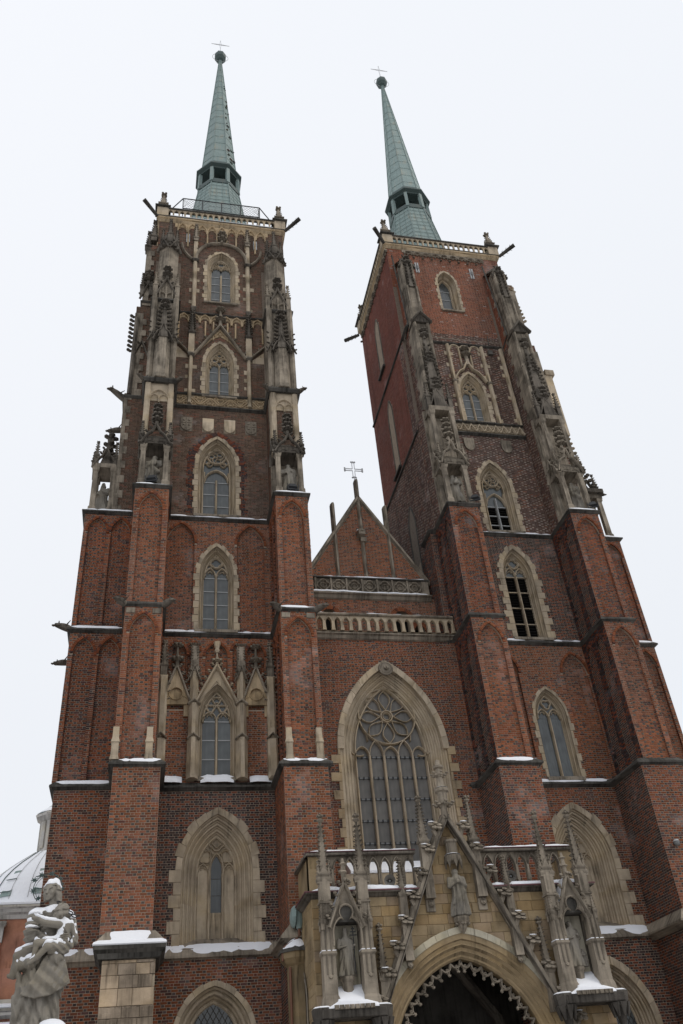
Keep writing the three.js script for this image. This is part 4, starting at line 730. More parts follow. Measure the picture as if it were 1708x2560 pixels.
    const E = new Geo(); for (const k of [-1, 1]) { const mm = T4(xc, 0, z3 - .3).multiply(R4(AY, k * .62)); const g = new Geo(); gable(g, 0, .5, 54.0, 55.1, .12, .3, { w: .12, crockets: 3, cs: .14 }); E.addAll(g, T4(k * .3, 0, 0).multiply(mm)); pinnacle(E, xc + k * .5, 54.3, z3 - .35, .14, .9, 1.5, { crockets: 4, cs: .55 }); } E.add(sq([[54.4, .5], [55.6, .36], [56.4, .16]], xc, z3 - .5), .8); pinnacle(E, xc, 54.9, z3 - .2, .17, .9, 1.9, { crockets: 5, cs: .5 });
    E.build('canopy', M.soot, root);
  } else {
    // second niche tier that leans back, then smooth stepped stone shafts
    const U = new Geo(); U.add(box(x0 + .15, x1 - .15, 34.6, 39.0, 1.2, 1.62), 1.2); for (const x of [x0 + .22, x1 - .22]) U.add(sq([[34.5, .15], [38.6, .12], [38.75, .18], [39.0, .18]], x, 2.28), rr(.9, 1.1)); U.add(box(x0 + .05, x1 - .05, 39.0, 39.35, 1.2, 2.45), .8); U.build('niche', M.grey, root);
    const K = new Geo(); gable(K, xc - .08, .66, 39.2, 41.0, 2.2, 2.4, { w: .15, crockets: 4, cs: .18 }); for (const x of [x0 + .14, x1 - .14]) pinnacle(K, x, 39.2, 2.25, .13, 1.0, 1.4, { crockets: 4, cs: .6 }); finial(K, xc, 40.7, 2.2, 1.3, .28, 3); K.add(sq([[39.3, .4], [43.2, .14]], xc, 2.05)); for (let i = 0; i < 8; i++) for (const k of [-1, 1]) crocketInto(K, V(xc + k * lerp(.36, .14, i / 8), 41.6 + i * .34, 2.1), V(k, 0, .3), .2, .85); finial(K, xc, 43.2, 2.1, 1.4, .22, 3); K.build('canopy', M.soot, root);
    const xm = s < 0 ? -3.85 : 3.57, key3 = 'mortarDark';
    const shaft = (y0, y1, zf, hw, hb) => { // brick web against the tower, stone pier with moulded corners in front
      t.walls[key3].add(box(xm - hw + .02, xm + hw - .02, y0, y1, 0, hb)); for (const Mx of [LEFT(xm - hw + .02), RIGHT(xm + hw - .02)]) { const lf = Mx.elements[8] < 0; bricks(t, Mx, lf ? 0 : -hb, lf ? hb : 0, y0, y1, y0 > 47 ? 'top' : 'speckle'); }
      const G = new Geo(); for (let y = y0, i = 0; y < y1 - .05; y += .55, i++) { const y2 = min(y1, y + .55), tt = i % 2 ? .0 : .28, tint = () => rr(.62, 1.12); for (const k of [-1, 1]) G.add(box(k < 0 ? xm - hw : xm, k < 0 ? xm : xm + hw, y + .004, y2 - .004, hb - tt, zf - .3), tint()); G.add(box(xm - hw + .16, xm + hw - .16, y + .004, y2 - .004, zf - .32, zf - .16), tint()); for (const k of [-1, 1]) { const a = xm + k * (hw - .12); G.add(loft([y + .004, y2 - .004].map((yy) => [V(a - .12, yy, zf - .34), V(a - .12, yy, zf - .1), V(a - .05, yy, zf), V(a + .05, yy, zf), V(a + .12, yy, zf - .1), V(a + .12, yy, zf - .34)])), tint()); } }
      return G.build('buttress_shaft', M.grey, root); };
    shaft(Y5 - 1.0, 47.7, 2.15, .6, 1.0);
    const cap = (y, zf, hw, h) => { const G = new Geo(); G.add(loft([[V(xm - hw - .1, y, zf + .15), V(xm + hw + .1, y, zf + .15), V(xm, y + h, zf + .15)], [V(xm - hw - .1, y, zf - .9), V(xm + hw + .1, y, zf - .9), V(xm, y + h, zf - 1.1)]].reverse()), .8); G.add(band([[xm - hw - .14, y - .02], [xm, y + h + .06], [xm + hw + .14, y - .02]], .18, zf + .05, zf + .32), .9); G.add(band([[xm - hw, y - .3], [xm, y + h - .35], [xm + hw, y - .3]], .1, zf - .1, zf + .1), .9); return G.build('gablet', M.soot, root); };
    shaft(47.7, 52.2, 1.75, .48, .85); cap(47.75, 2.0, .58, .95);
    shaft(52.2, 55.4, 1.55, .5, .7);
    const E = new Geo(); gable(E, xm, .62, 54.7, 56.1, 1.3, 1.55, { w: .16, crockets: 3, cs: .14 }); E.add(loft([[V(xm - .55, 55.35, 1.5), V(xm + .55, 55.35, 1.5), V(xm, 56.1, 1.5)], [V(xm - .55, 56.6, 0), V(xm + .55, 56.6, 0), V(xm, 57.3, 0)]].reverse()), .8); for (let i = 0; i < 8; i++) for (const k of [-1, 1]) crocketInto(E, V(xm + k * .12, 52.2 + i * .36, 1.55), V(k * .6, 0, .8), .17, .8); finial(E, xm, 54.6, 1.55, 1.1, .22, 2); E.add(sq([[52.2, .16], [54.6, .1]], xm, 1.5)); E.build('gablet', M.soot, root);
    const N2 = new Geo(); for (const k of [-1, 1]) { pinnacle(N2, xm + k * .45, 43.6, 1.95, .12, .6, 1.5, { crockets: 5, cs: .6 }); for (let i = 0; i < 9; i++) crocketInto(N2, V(xm + k * (.3 - i * .02), 41.6 + i * .46, 2.15), V(k * .5, 0, .7), .2, .8); } N2.add(sq([[41, .34], [46.2, .1]], xm, 2.0)); finial(N2, xm, 46.0, 2.1, .9, .24, 2); N2.build('pinnacle', M.soot, root);
    const dp = new Geo(), xs = xm - .66; dp.add(rod([V(xs, 57.2, .5), V(xs, 52.2, 1.0), V(xs, 48.2, 1.3), V(xs, 47.9, 0.3)], .06)); dp.build('downpipe', M.ledge, root);
  }
}
// the buttress arm that points away from the nave, seen in profile against the sky
function sideUpper(t, root, so, left, snow) {
  const X = (d) => so * (H + d), bx = (G, d0, d1, y0, y1, z0, z1, tint = 1, c = 0) => G.add(box(min(X(d0), X(d1)), max(X(d0), X(d1)), y0, y1, z0, z1, c), tint);
  t.walls.mortarDark ??= new Geo(); const pal = left ? 'umber' : 'speckle', zf = 0;
  const core = (d, y0, y1) => { const a = min(X(0), X(d)), b = max(X(0), X(d)); t.walls.mortarDark.add(box(a, b, y0, y1, -1.6, zf - .02)); bricks(t, FRONT(zf - .02), a, b, y0, y1, pal); const Mo = so < 0 ? LEFT(a) : RIGHT(b); bricks(t, Mo, so < 0 ? -1.6 : 0, so < 0 ? 0 : 1.6, y0, y1, pal); };
  core(1.25, Y4, Y5 + .4); core(1.05, Y5 + .4, Y6 + .2); core(.7, Y6 + .2, Y7 - 3);
  const stone = (d0, d1, y, zz, lo) => one('corner_stone', box(min(X(d0), X(d1)), max(X(d0), X(d1)), y + .005, y + .545, -1.62, zz), M.grey, root, rr(lo, 1.05));
  for (let y = Y4 + .1, i = 0; y < Y5 + .2; y += .55, i++) stone(1.25 - (i % 2 ? .2 : .42), 1.28, y, .02, .8); for (let y = Y5 + .5, i = 0; y < 48; y += .55, i++) stone(1.05 - (i % 2 ? .5 : .75), 1.1, y, .06, .85); for (let y = Y6 + .3, i = 0; y < 55; y += .55, i++) stone(i % 2 ? .35 : .15, .74, y, .06, .85);
  // open aedicule with its own figure
  const N = new Geo(); for (const z of [-.35, -1.35]) { for (const d of [2.45, 1.45]) N.add(sq([[Y4 + .1, .22], [Y4 + .6, .2], [Y4 + .7, .15], [34.4, .14], [34.5, .2], [34.75, .2]], X(d), z), rr(.9, 1.1)); } bx(N, 1.25, 2.68, 34.7, 35.0, -1.55, -.15, .9); N.build('niche', M.grey, root);
  const C = new Geo(); gable(C, X(1.95), .7, 34.75, 36.2, -.3, -.12, { w: .14, ogee: .25, crockets: 4, cs: .18 }); { const g = new Geo(); gable(g, 0, .6, 34.75, 36.1, -.06, .1, { w: .14, crockets: 4, cs: .18 }); C.addAll(g, so < 0 ? LEFT(X(2.65), -.85) : RIGHT(X(2.65), -.85)); }
  for (const d of [2.5, 1.4]) pinnacle(C, X(d), 34.7, -.3, .13, .9, 1.2, { crockets: 4, cs: .6 }); C.add(sq([[34.9, .5], [36.4, .2], [37.9, .14]], X(1.85), -.85)); for (let i = 0; i < 3; i++) for (let k = 0; k < 4; k++) crocketInto(C, V(X(1.85), 36.3 + i * .62, -.85), V(sin(k * PI / 2 + .3), 0, cos(k * PI / 2 + .3)), .36, .85); C.build('canopy', M.soot, root);
  if (left) {
    gargoyle(root, V(X(1.25), Y5 + .35, -.3), V(X(2.1), Y5 + .8, .1), M.soot, .17); gargoyle(root, V(X(1.25), 38.6, -1.2), V(X(2.0), 38.3, -1.0), M.soot, .16);
    new Geo().add(ledgeGeo([[X(1.25), -1.6], [X(1.25), 0], [X(0), 0]], Y5 + .4, .14, .12, .16)).build('string_course', M.ledge, root); snow.add(snowStrip([X(1.2), .0], [X(.7), .0], Y5 + .45, .15, .05, .1));
    const K = new Geo(); K.add(rod([V(X(1.0), Y5 + .5, .08), V(X(.95), 47.6, .08)], .16), 1.1); for (let i = 0; i < 9; i++) crocketInto(K, V(X(1.15), 45 + i * .42, -.5), V(so, .1, .2), .28, .75); K.add(loft([[V(X(1.12), 45.0, -.2), V(X(1.12), 45.0, -.8), V(X(.9), 48.6, -.5)], [V(X(.7), 45.0, -.2), V(X(.7), 45.0, -.8), V(X(.8), 48.6, -.5)]])); gable(K, X(.5), .5, 43.9, 45.4, .06, .22, { w: .12, crockets: 2, cs: .16 }); K.build('canopy', M.soot, root);
    const U = new Geo(); for (const d of [.8, .2]) pinnacle(U, X(d), 50.0, .12, .13, .9, 1.5, { crockets: 4, cs: .55 }); gable(U, X(.4), .5, 49.6, 51.3, .1, .26, { w: .13, crockets: 3, cs: .17 }); finial(U, X(.4), 51.2, .15, 1.2, .3, 3); pinnacle(U, X(.65), 55.2, -.2, .2, .5, 2.0, { crockets: 5, cs: .5 }); pinnacle(U, X(.3), 56.3, -.1, .22, .5, 2.2, { crockets: 5, cs: .5 }); U.build('pinnacle', M.soot, root);
    new Geo().add(ledgeGeo([[X(.72), -1.6], [X(.72), .05], [X(0), .05]], 49.4, .12, .1, .12)).build('string_course', M.ledge, root);
  } else {
    const K = new Geo(); bx(K, 1.2, 1.9, 45.8, 46.3, -1.2, .1, .9); bx(K, .6, 1.7, 40, 45.8, -1.2, 0, 1.15); for (let i = 0; i < 9; i++) crocketInto(K, V(X(1.9 - i * .05), 36.5 + i * .42, -.4), V(1, .1, .2), .28, .8); for (let i = 0; i < 7; i++) crocketInto(K, V(X(.95 - i * .05), 52.0 + i * .4, -.4), V(1, .1, .2), .26, .75); finial(K, X(.55), 54.8, -.3, 1.0, .3, 3); K.build('buttress_shaft', M.stone, root);
    const L = new Geo(); bx(L, 1.25, 2.75, 35.0, 35.3, -1.6, .1); L.build('string_course', M.soot, root); gargoyle(root, V(X(2.6), 35.2, -.6), V(X(3.0), 35.2, -.4), M.soot, .12); snow.add(snowStrip([min(X(1.5), X(2.6)), -.6], [max(X(1.5), X(2.6)), -.6], 35.3, .6, .1, .1));
    for (let i = 0; i < 6; i++) { const g = new Geo(); crocketInto(g, V(X(2.1 - i * .16), 35.5 + i * .42, 0), V(1, .2, .1), .3, .8); g.build('crocket', M.soot, root); }
  }
}
function frieze(G, x0, x1, y0, y1, z, n, kind, tint = 1) { // row of blind tracery
  const w = (x1 - x0) / n;
  for (let i = 0; i < n; i++) {
    const a = x0 + i * w, c = a + w / 2, h = y1 - y0;
    if (kind === 'wave') { const s = i % 2 ? 1 : -1; G.add(band([0, 1, 2, 3, 4, 5, 6].map((k) => [a + w * k / 6, (y0 + y1) / 2 + s * h * .3 * sin(PI * k / 6)]), .09, z, z + .1), tint); G.add(band(foil(c, (y0 + y1) / 2 - s * h * .08, h * .24, 3, s * PI / 2), .06, z, z + .09, true), tint); for (const q of [-1, 1]) G.add(band(circ(c + q * w * .4, (y0 + y1) / 2 + s * h * .3 * -1, h * .13, 10), .05, z, z + .08, true), tint); }
    if (kind === 'zig') { G.add(band([[a, y0 + .08], [c, y1 - .08], [a + w, y0 + .08]], .1, z, z + .16), tint); G.add(band(foil(c, y0 + h * .34, h * .2, 3, PI / 2), .05, z, z + .08, true), tint); G.add(band(foil(a + (i ? 0 : w), y1 - h * .3, h * .16, 3, -PI / 2), .05, z, z + .08, true), tint); }
    if (kind === 'quad') { G.add(band(foil(c, (y0 + y1) / 2, min(w, h) * .42, 4, 0), .09, z, z + .14, true), tint); G.add(band(circ(c, (y0 + y1) / 2, min(w, h) * .2, 10), .05, z, z + .1, true), tint); G.add(box(a - .05, a + .05, y0, y1, z, z + .16), tint); }
    if (kind === 'arch') { G.add(band(new Lancet(c, w * .46, y0, y0 + h * .3, y1 - .06).path(0, 6), .1, z, z + .13), tint); for (const q of [-1, 1]) G.add(band(circ(c + q * w * .2, y0 + h * .28, w * .2, 8, q > 0 ? -.3 : PI * .5, q > 0 ? PI * .5 : PI * 1.1), .06, z, z + .09), tint); }
    if (kind === 'cusp') { G.add(band(circ(c, y0 + h * .55, w * .44, 9, 0, PI), .1, z, z + .16), tint); for (const q of [-1, 1]) G.add(band(circ(c + q * w * .22, y0 + h * .5, w * .2, 8, -.2, PI), .07, z, z + .12), tint); G.add(knobGeo.clone().scale(.13, .12, .13), tint * .6, T4(a, y0 + h * .2, z + .14)); }
  }
}
const shaftWithStones = (root, x, w, y0, y1, z, m = M.stone) => { // slim pilaster with toothed side stones
  const G = new Geo(); G.add(loft([[V(x - w, y0, -.05), V(x - w, y0, z * .5), V(x - w * .5, y0, z), V(x + w * .5, y0, z), V(x + w, y0, z * .5), V(x + w, y0, -.05)].reverse(), [V(x - w, y1, -.05), V(x - w, y1, z * .5), V(x - w * .5, y1, z), V(x + w * .5, y1, z), V(x + w, y1, z * .5), V(x + w, y1, -.05)].reverse()]));
  const e = G.build('pilaster', m, root); for (let y = y0 + rr(.2, .6); y < y1 - .6; y += rr(.7, 1.3)) for (const k of [-1, 1]) if (rnd() < .62) one('stone_block', box(0, rr(.14, .3), y, y + rr(.28, .4), -.04, .03 + rr(0, .01), .01), m, e, rr(.85, 1.08), k < 0 ? T4(x - w - .2, 0, 0) : T4(x + w - .02, 0, 0)); return e;
};
function leftDecor(t, root, snow) {
  // second storey: gables, canopied piers
  const z = .02, A = new Geo();
  for (const x of [-1.15, 1.17]) {
    const P = new Geo(); const pier = (y0, y1, r, zo, tint = 1) => P.add(loft([[V(x - r, y0, -.05), V(x + r, y0, -.05), V(x + r, y0, zo * .55), V(x + r * .35, y0, zo), V(x - r * .35, y0, zo), V(x - r, y0, zo * .55)].reverse().reverse(), [V(x - r, y1, -.05), V(x + r, y1, -.05), V(x + r, y1, zo * .55), V(x + r * .35, y1, zo), V(x - r * .35, y1, zo), V(x - r, y1, zo * .55)]].map((r2) => r2.slice().reverse())), tint);
    pier(16.0, 17.95, .27, .62); pier(17.95, 19.75, .24, .5, .97); pier(19.75, 21.7, .21, .38, .9); P.build('pier', M.stone, root);
    const C = new Geo(); for (const y of [17.95, 19.75]) gable(C, x, .3, y - .06, y + .18, .3, y < 18 ? .68 : .56, { w: .1, crockets: 0 }); gable(C, x, .24, 21.1, 21.8, .28, .5, { w: .07, crockets: 3, cs: .12 }); for (const k of [-1, 1]) gable(C, x + k * .16, .16, 21.0, 21.6, .2, .36, { w: .06, crockets: 2, cs: .1 }); C.add(sq([[21.5, .22], [22.0, .2], [22.1, .16]], x, .2), .8); C.add(box(x - .2, x + .2, 22.1, 22.95, 0, .34, .05), 1.3); for (let i = 0; i < 5; i++) for (const k of [-1, 1]) crocketInto(C, V(x + k * .1, 22.2 + i * .16, .36), V(k, 0, .4), .08, .8); for (let k = 0; k < 5; k++) crocketInto(C, V(x + (k - 2) * .09, 23.0, .25), V((k - 2) * .3, .3, .6), .13, .7); C.build('canopy', M.grey, root);
  }
  for (const s of [-1, 1]) { // piers in the corners
    const x = s * 2.66, P = new Geo(); P.add(box(x - .24, x + .24, 16.0, 18.0, -.05, .5, .1)); P.add(box(x - .21, x + .21, 18.0, 21.3, -.05, .4, .1), .96); P.build('pier', M.stone, root); const C = new Geo(); gable(C, x, .26, 17.95, 18.2, .3, .58, { w: .09, crockets: 0 }); pinnacle(C, x, 21.2, .15, .17, .6, 1.5, { crockets: 5, cs: .6 }); for (let i = 0; i < 4; i++) for (const k of [-1, 1]) crocketInto(C, V(x + k * .22, 20 + i * .4, .3), V(k, 0, .3), .12, .8); C.build('canopy', M.grey, root);
  }
  // plain side bays: blind gable heads
  for (const s of [-1, 1]) {
    const x = s * 1.93 + (s > 0 ? 0 : -.1), G = new Geo(); G.add(plate([[x - .72, 19.8], [x + .72, 19.8], [x, 21.85]], -.02, .16, [circ(x, 20.35, .33, 16)]), 1.0); G.add(plate([[x - .5, 20], [x + .5, 20], [x, 21.4]], -.02, .05), 1.02); for (const k of [-1, 1]) G.add(box(x + k * .56 - .16, x + k * .56 + .16, 19.2, 19.84, -.02, .1, .01)); G.add(band(circ(x, 20.35, .33, 16), .07, .1, .22, true)); for (const k of [-1, 1]) G.add(band(circ(x + k * .36, 20.0, .2, 8, k > 0 ? .6 : PI * .5, k > 0 ? PI * .5 : PI * .8), .06, .1, .2));
    G.build('gable_panel', M.warm, root); const K = new Geo(); gable(K, x, .76, 19.75, 21.9, .1, .3, { w: .13, crockets: 5, cs: .17 }); finial(K, x, 21.7, .2, 1.35, .24, 2, .85); K.build('gable', M.grey, root);
  }
  gable(A, -.04, 1.08, 19.75, 21.95, .1, .34, { w: .15, crockets: 6, cs: .17 }); finial(A, -.04, 21.8, .2, .9, .2, 1); A.add(turned([[22.6, .1], [22.72, .17], [22.8, .1], [23.2, .2]], 8, 0, 0, -.04, .2), 1.2); A.build('gable', M.stone, root);
  const Tm = new Geo(); Tm.add(plate([[-.98, 19.9], [-.04, 21.8], [.9, 19.9], [.85, 19.9], [-.04, 21.1], [-.93, 19.9]], -.02, .08)); Tm.add(band([[-.55, 21.0], [-.04, 21.75], [.47, 21.0]].map((p) => p), .06, .05, .2)); Tm.build('gable_panel', M.stone, root);
  // third upper storey frieze and shields
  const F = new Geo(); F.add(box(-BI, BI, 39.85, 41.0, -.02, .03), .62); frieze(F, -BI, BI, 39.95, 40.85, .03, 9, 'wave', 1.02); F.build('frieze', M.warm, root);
  const dark = new Geo(); dark.add(ledgeGeo([[-BI, 0], [BI, 0]], 41.0, .16, .1, .12)); dark.add(ledgeGeo([[-BI, 0], [BI, 0]], 39.9, .2, .1, .16)); dark.build('string_course', M.ledge, root);
  [-2.05, -.73, .6, 1.93].forEach((x, i) => { const G = new Geo(), p = [[x - .34, 38.95], [x - .34, 38.3]]; for (let k = 0; k <= 8; k++) { const a = PI + PI * k / 8; p.push([x + .34 * cos(a), 38.3 + .42 * sin(a)]); } p.push([x + .34, 38.95]); G.add(box(x - .36, x + .36, 37.85, 39.0, -.02, .02), .8); G.add(plate(p, 0, .08), i % 3 ? 1.35 : .8); if (i % 3 === 0) { G.add(band([[x, 38], [x, 38.9]], .06, .08, .11), .7); G.add(band([[x - .3, 38.5], [x + .3, 38.5]], .06, .08, .11), .7); for (const a of [-1, 1]) for (const b of [-1, 1]) G.add(knobGeo.clone().scale(.09, .1, .05), .7, T4(x + a * .16, 38.5 + b * .2, .09)); } G.build('shield', i % 3 ? M.stone : M.grey, root); });
  // fourth: pilasters, gable, arched frieze
  for (const x of [-1.95, 1.87]) {
    shaftWithStones(root, x, .13, 40.1, 44.4, .26); const C = new Geo(); C.add(sq([[44.3, .12], [44.45, .24], [44.6, .2]], x, .12)); C.build('capital', M.soot, root); const S = new Geo(); S.add(sq([[44.6, .2], [46.6, .19]], x, .12), 1); S.build('pilaster', M.stone, root); const P = new Geo(); pinnacle(P, x, 46.4, .14, .2, .1, 2.5, { crockets: 7, cs: .75 }); P.build('pinnacle', M.soot, root);
    const K = new Geo(); const s = Math.sign(x); K.add(band([[x, 44.5], [s * BI, 45.75]], .16, .02, .26)); for (let i = 0; i < 2; i++) crocketInto(K, V(lerp(x, s * BI, .3 + .4 * i), lerp(44.5, 45.75, .3 + .4 * i) + .1, .16), V(-s * .5, .7, 0), .15); K.build('half_gable', M.grey, root); one('stone_block', plate(s < 0 ? [[-BI, 44.3], [x, 44.3], [-BI, 45.4]] : [[x, 44.3], [BI, 44.3], [BI, 45.4]], -.02, .03), M.stone, root);
  }
  const G5 = new Geo(); gable(G5, -.05, 1.75, 44.45, 47.55, .1, .36, { w: .17, crockets: 5, cs: .2 }); finial(G5, -.05, 47.4, .22, 1.8, .3, 2, .8); G5.build('gable', M.grey, root);
  const g5 = new Geo(); g5.add(plate([[-1.3, 45.25], [-.05, 47.4], [1.2, 45.25], [.55, 46.2], [-.05, 46.6], [-.65, 46.2]], -.02, .06)); g5.add(band([[-.42, 46.5], [-.05, 47.1], [.32, 46.5]], .07, .03, .16)); for (const k of [-1, 1]) g5.add(band(circ(-.05 + k * .18, 46.62, .17, 7, 0, PI), .05, .03, .13)); g5.build('gable_panel', M.warm, root);
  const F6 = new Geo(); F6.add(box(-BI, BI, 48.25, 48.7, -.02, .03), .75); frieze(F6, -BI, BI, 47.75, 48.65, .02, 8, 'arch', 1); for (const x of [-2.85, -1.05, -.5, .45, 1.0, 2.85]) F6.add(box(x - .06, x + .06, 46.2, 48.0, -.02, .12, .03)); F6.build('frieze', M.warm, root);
  new Geo().add(ledgeGeo([[-BI, 0], [BI, 0]], 48.72, .18, .12, .12)).build('string_course', M.ledge, root);
  // fifth: pilasters, hood, arched top frieze
  for (const x of [-1.9, 1.9]) { shaftWithStones(root, x, .15, 49.2, 54.3, .24); const C = new Geo(); C.add(sq([[54.25, .16], [54.4, .26], [54.55, .2]], x, .1)); C.add(sq([[48.85, .08], [49.1, .2], [49.25, .16]], x, .12)); C.build('capital', M.soot, root); const S = new Geo(); S.add(sq([[54.5, .14], [57.3, .13]], x, .12)); S.build('pilaster', M.stone, root); const P = new Geo(); pinnacle(P, x, 56.6, .16, .17, .3, 1.9, { crockets: 5, cs: .7 }); P.build('pinnacle', M.grey, root); }
  const hood = new Geo(), og = (x0, x1, yb, yt) => { const p = []; for (let i = 0; i <= 14; i++) { const a = PI * i / 14; p.push([lerp(x0, x1, .5 - .5 * cos(a)), yb + (yt - yb) * (sin(a) ** .8)]); } return p; };
  hood.add(band(og(-1.85, 1.85, 54.5, 56.75), .2, .02, .26)); for (const s of [-1, 1]) { const p = []; for (let i = 0; i <= 8; i++) { const a = PI / 2 * i / 8; p.push([s * (1.95 + .95 * sin(a)), 54.5 + 1.8 * (1 - cos(a)) ** .7]); } hood.add(band(p, .18, .02, .24)); }
  for (let i = 0; i < 6; i++) { const a = PI * (.12 + .76 * i / 5); crocketInto(hood, V(-1.85 * cos(a), 54.6 + 2.25 * sin(a) ** .8, .2), V(-cos(a) * .5, .8, .2), .16, .8); } finial(hood, 0, 56.7, .2, 1.1, .3, 2, .8); hood.build('hood_mould', M.grey, root);
  const F7 = new Geo(); F7.add(box(-BI - .6, BI + .6, 58.35, 58.9, -.02, .04)); frieze(F7, -BI - .4, BI + .4, 57.7, 58.85, .03, 9, 'arch', 1); for (let i = 0; i <= 9; i++) { const x = lerp(-BI - .3, BI + .3, i / 9); if (abs(x) < 2.6) F7.add(box(x - .06, x + .06, lerp(57.1, 56.0, abs(x) / 2.6), 58.2, -.02, .14, .03)); } F7.build('frieze', M.warm, root);
  for (const x of [-2.5, 2.5]) { const g = new Geo(); g.add(box(x - .12, x - .02, 56.6, 57.6, 0, .08)); g.add(box(x + .04, x + .14, 56.6, 57.6, 0, .08)); g.add(box(x - .06, x + .08, 57, 57.3, 0, .12), .3); g.build('tie_anchor', M.bar, root); }
}
function rightDecor(t, root, snow) {
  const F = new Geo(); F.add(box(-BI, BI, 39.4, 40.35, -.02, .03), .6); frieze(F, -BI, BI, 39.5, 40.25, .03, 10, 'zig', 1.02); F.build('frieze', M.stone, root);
  const d = new Geo(); d.add(ledgeGeo([[-BI, 0], [BI, 0]], 40.42, .18, .1, .12)); d.add(ledgeGeo([[-BI, 0], [BI, 0]], 39.4, .2, .1, .16)); d.add(ledgeGeo([[-BI, 0], [BI, 0]], 48.2, .16, .1, .14)); d.build('string_course', M.ledge, root); snow.add(snowStrip([-BI, 0], [BI, 0], 40.48, .16, .03, .06));
  [-1.25, 1.35].forEach((x) => { const G = new Geo(), p = [[x - .36, 38.95], [x - .36, 38.35]]; for (let k = 0; k <= 8; k++) { const a = PI + PI * k / 8; p.push([x + .36 * cos(a), 38.35 + .45 * sin(a)]); } p.push([x + .36, 38.95]); G.add(plate(p, 0, .1), .95); G.build('shield', M.grey, root); });
  for (const x of [-1.32, 1.28]) { shaftWithStones(root, x, .14, 40.4, 44.2, .24); const C = new Geo(); C.add(turned([[44.1, .14], [44.2, .22], [44.3, .22], [44.4, .14]], 8, 0, 0, x, .1)); C.build('capital', M.grey, root); shaftWithStones(root, x, .13, 44.4, 48.0, .22); }
  shaftWithStones(root, 2.78, .14, 40.4, 48.0, .2); 
  const G5 = new Geo(); gable(G5, -.15, 1.2, 44.3, 46.2, .05, .3, { w: .17, ogee: .3, crockets: 0 }); G5.build('gable', M.stone, root); const fn = new Geo(); fn.add(sq([[45.9, .14], [46.9, .1]], -.12, .16), 1.2); finial(fn, -.12, 46.5, .16, 1.1, .3, 2, .8); fn.build('finial', M.grey, root);
  const F6 = new Geo(); frieze(F6, -1.2, 1.1, 47.5, 48.1, .0, 3, 'arch', 1); for (const x of [-.5, .3]) F6.add(box(x - .06, x + .06, 45.8, 47.7, -.02, .12, .03)); F6.build('frieze', M.stone, root);
  const F7 = new Geo(); frieze(F7, -3.3, 3.4, 57.55, 58.85, .02, 9, 'cusp', 1); F7.add(box(-3.4, 3.4, 58.5, 58.9, -.02, .05)); F7.build('frieze', M.grey, root);
  for (const x of [-2.4, 2.1]) { const g = new Geo(); g.add(box(x - .14, x - .03, 56.1, 57.3, 0, .08)); g.add(box(x + .04, x + .15, 56.1, 57.3, 0, .08)); g.add(box(x - .07, x + .09, 56.5, 56.9, 0, .13), .3); g.build('tie_anchor', M.bar, root); }
  for (const [x, y] of [[-2.8, 48.3], [1.9, 48.3]]) { const g = new Geo(); g.add(rod([V(x, y, .2), V(x, y + .8, .3)], .035)); g.add(box(x - .16, x + .16, y - 1.0, y - .6, .02, .2)); g.build('lamp_bracket', M.ledge, root); }
  { const g = new Geo(); gable(g, 0, 3.9, 0, .01, 0, .01, { w: .01, crockets: 0 }); }
  const fl = new Geo(), g = new Geo(); frieze(g, -9.0, 0.2, 57.6, 58.85, .02, 11, 'cusp', .9); fl.addAll(g, LEFT(-H)); fl.build('frieze', M.grey, root);
}
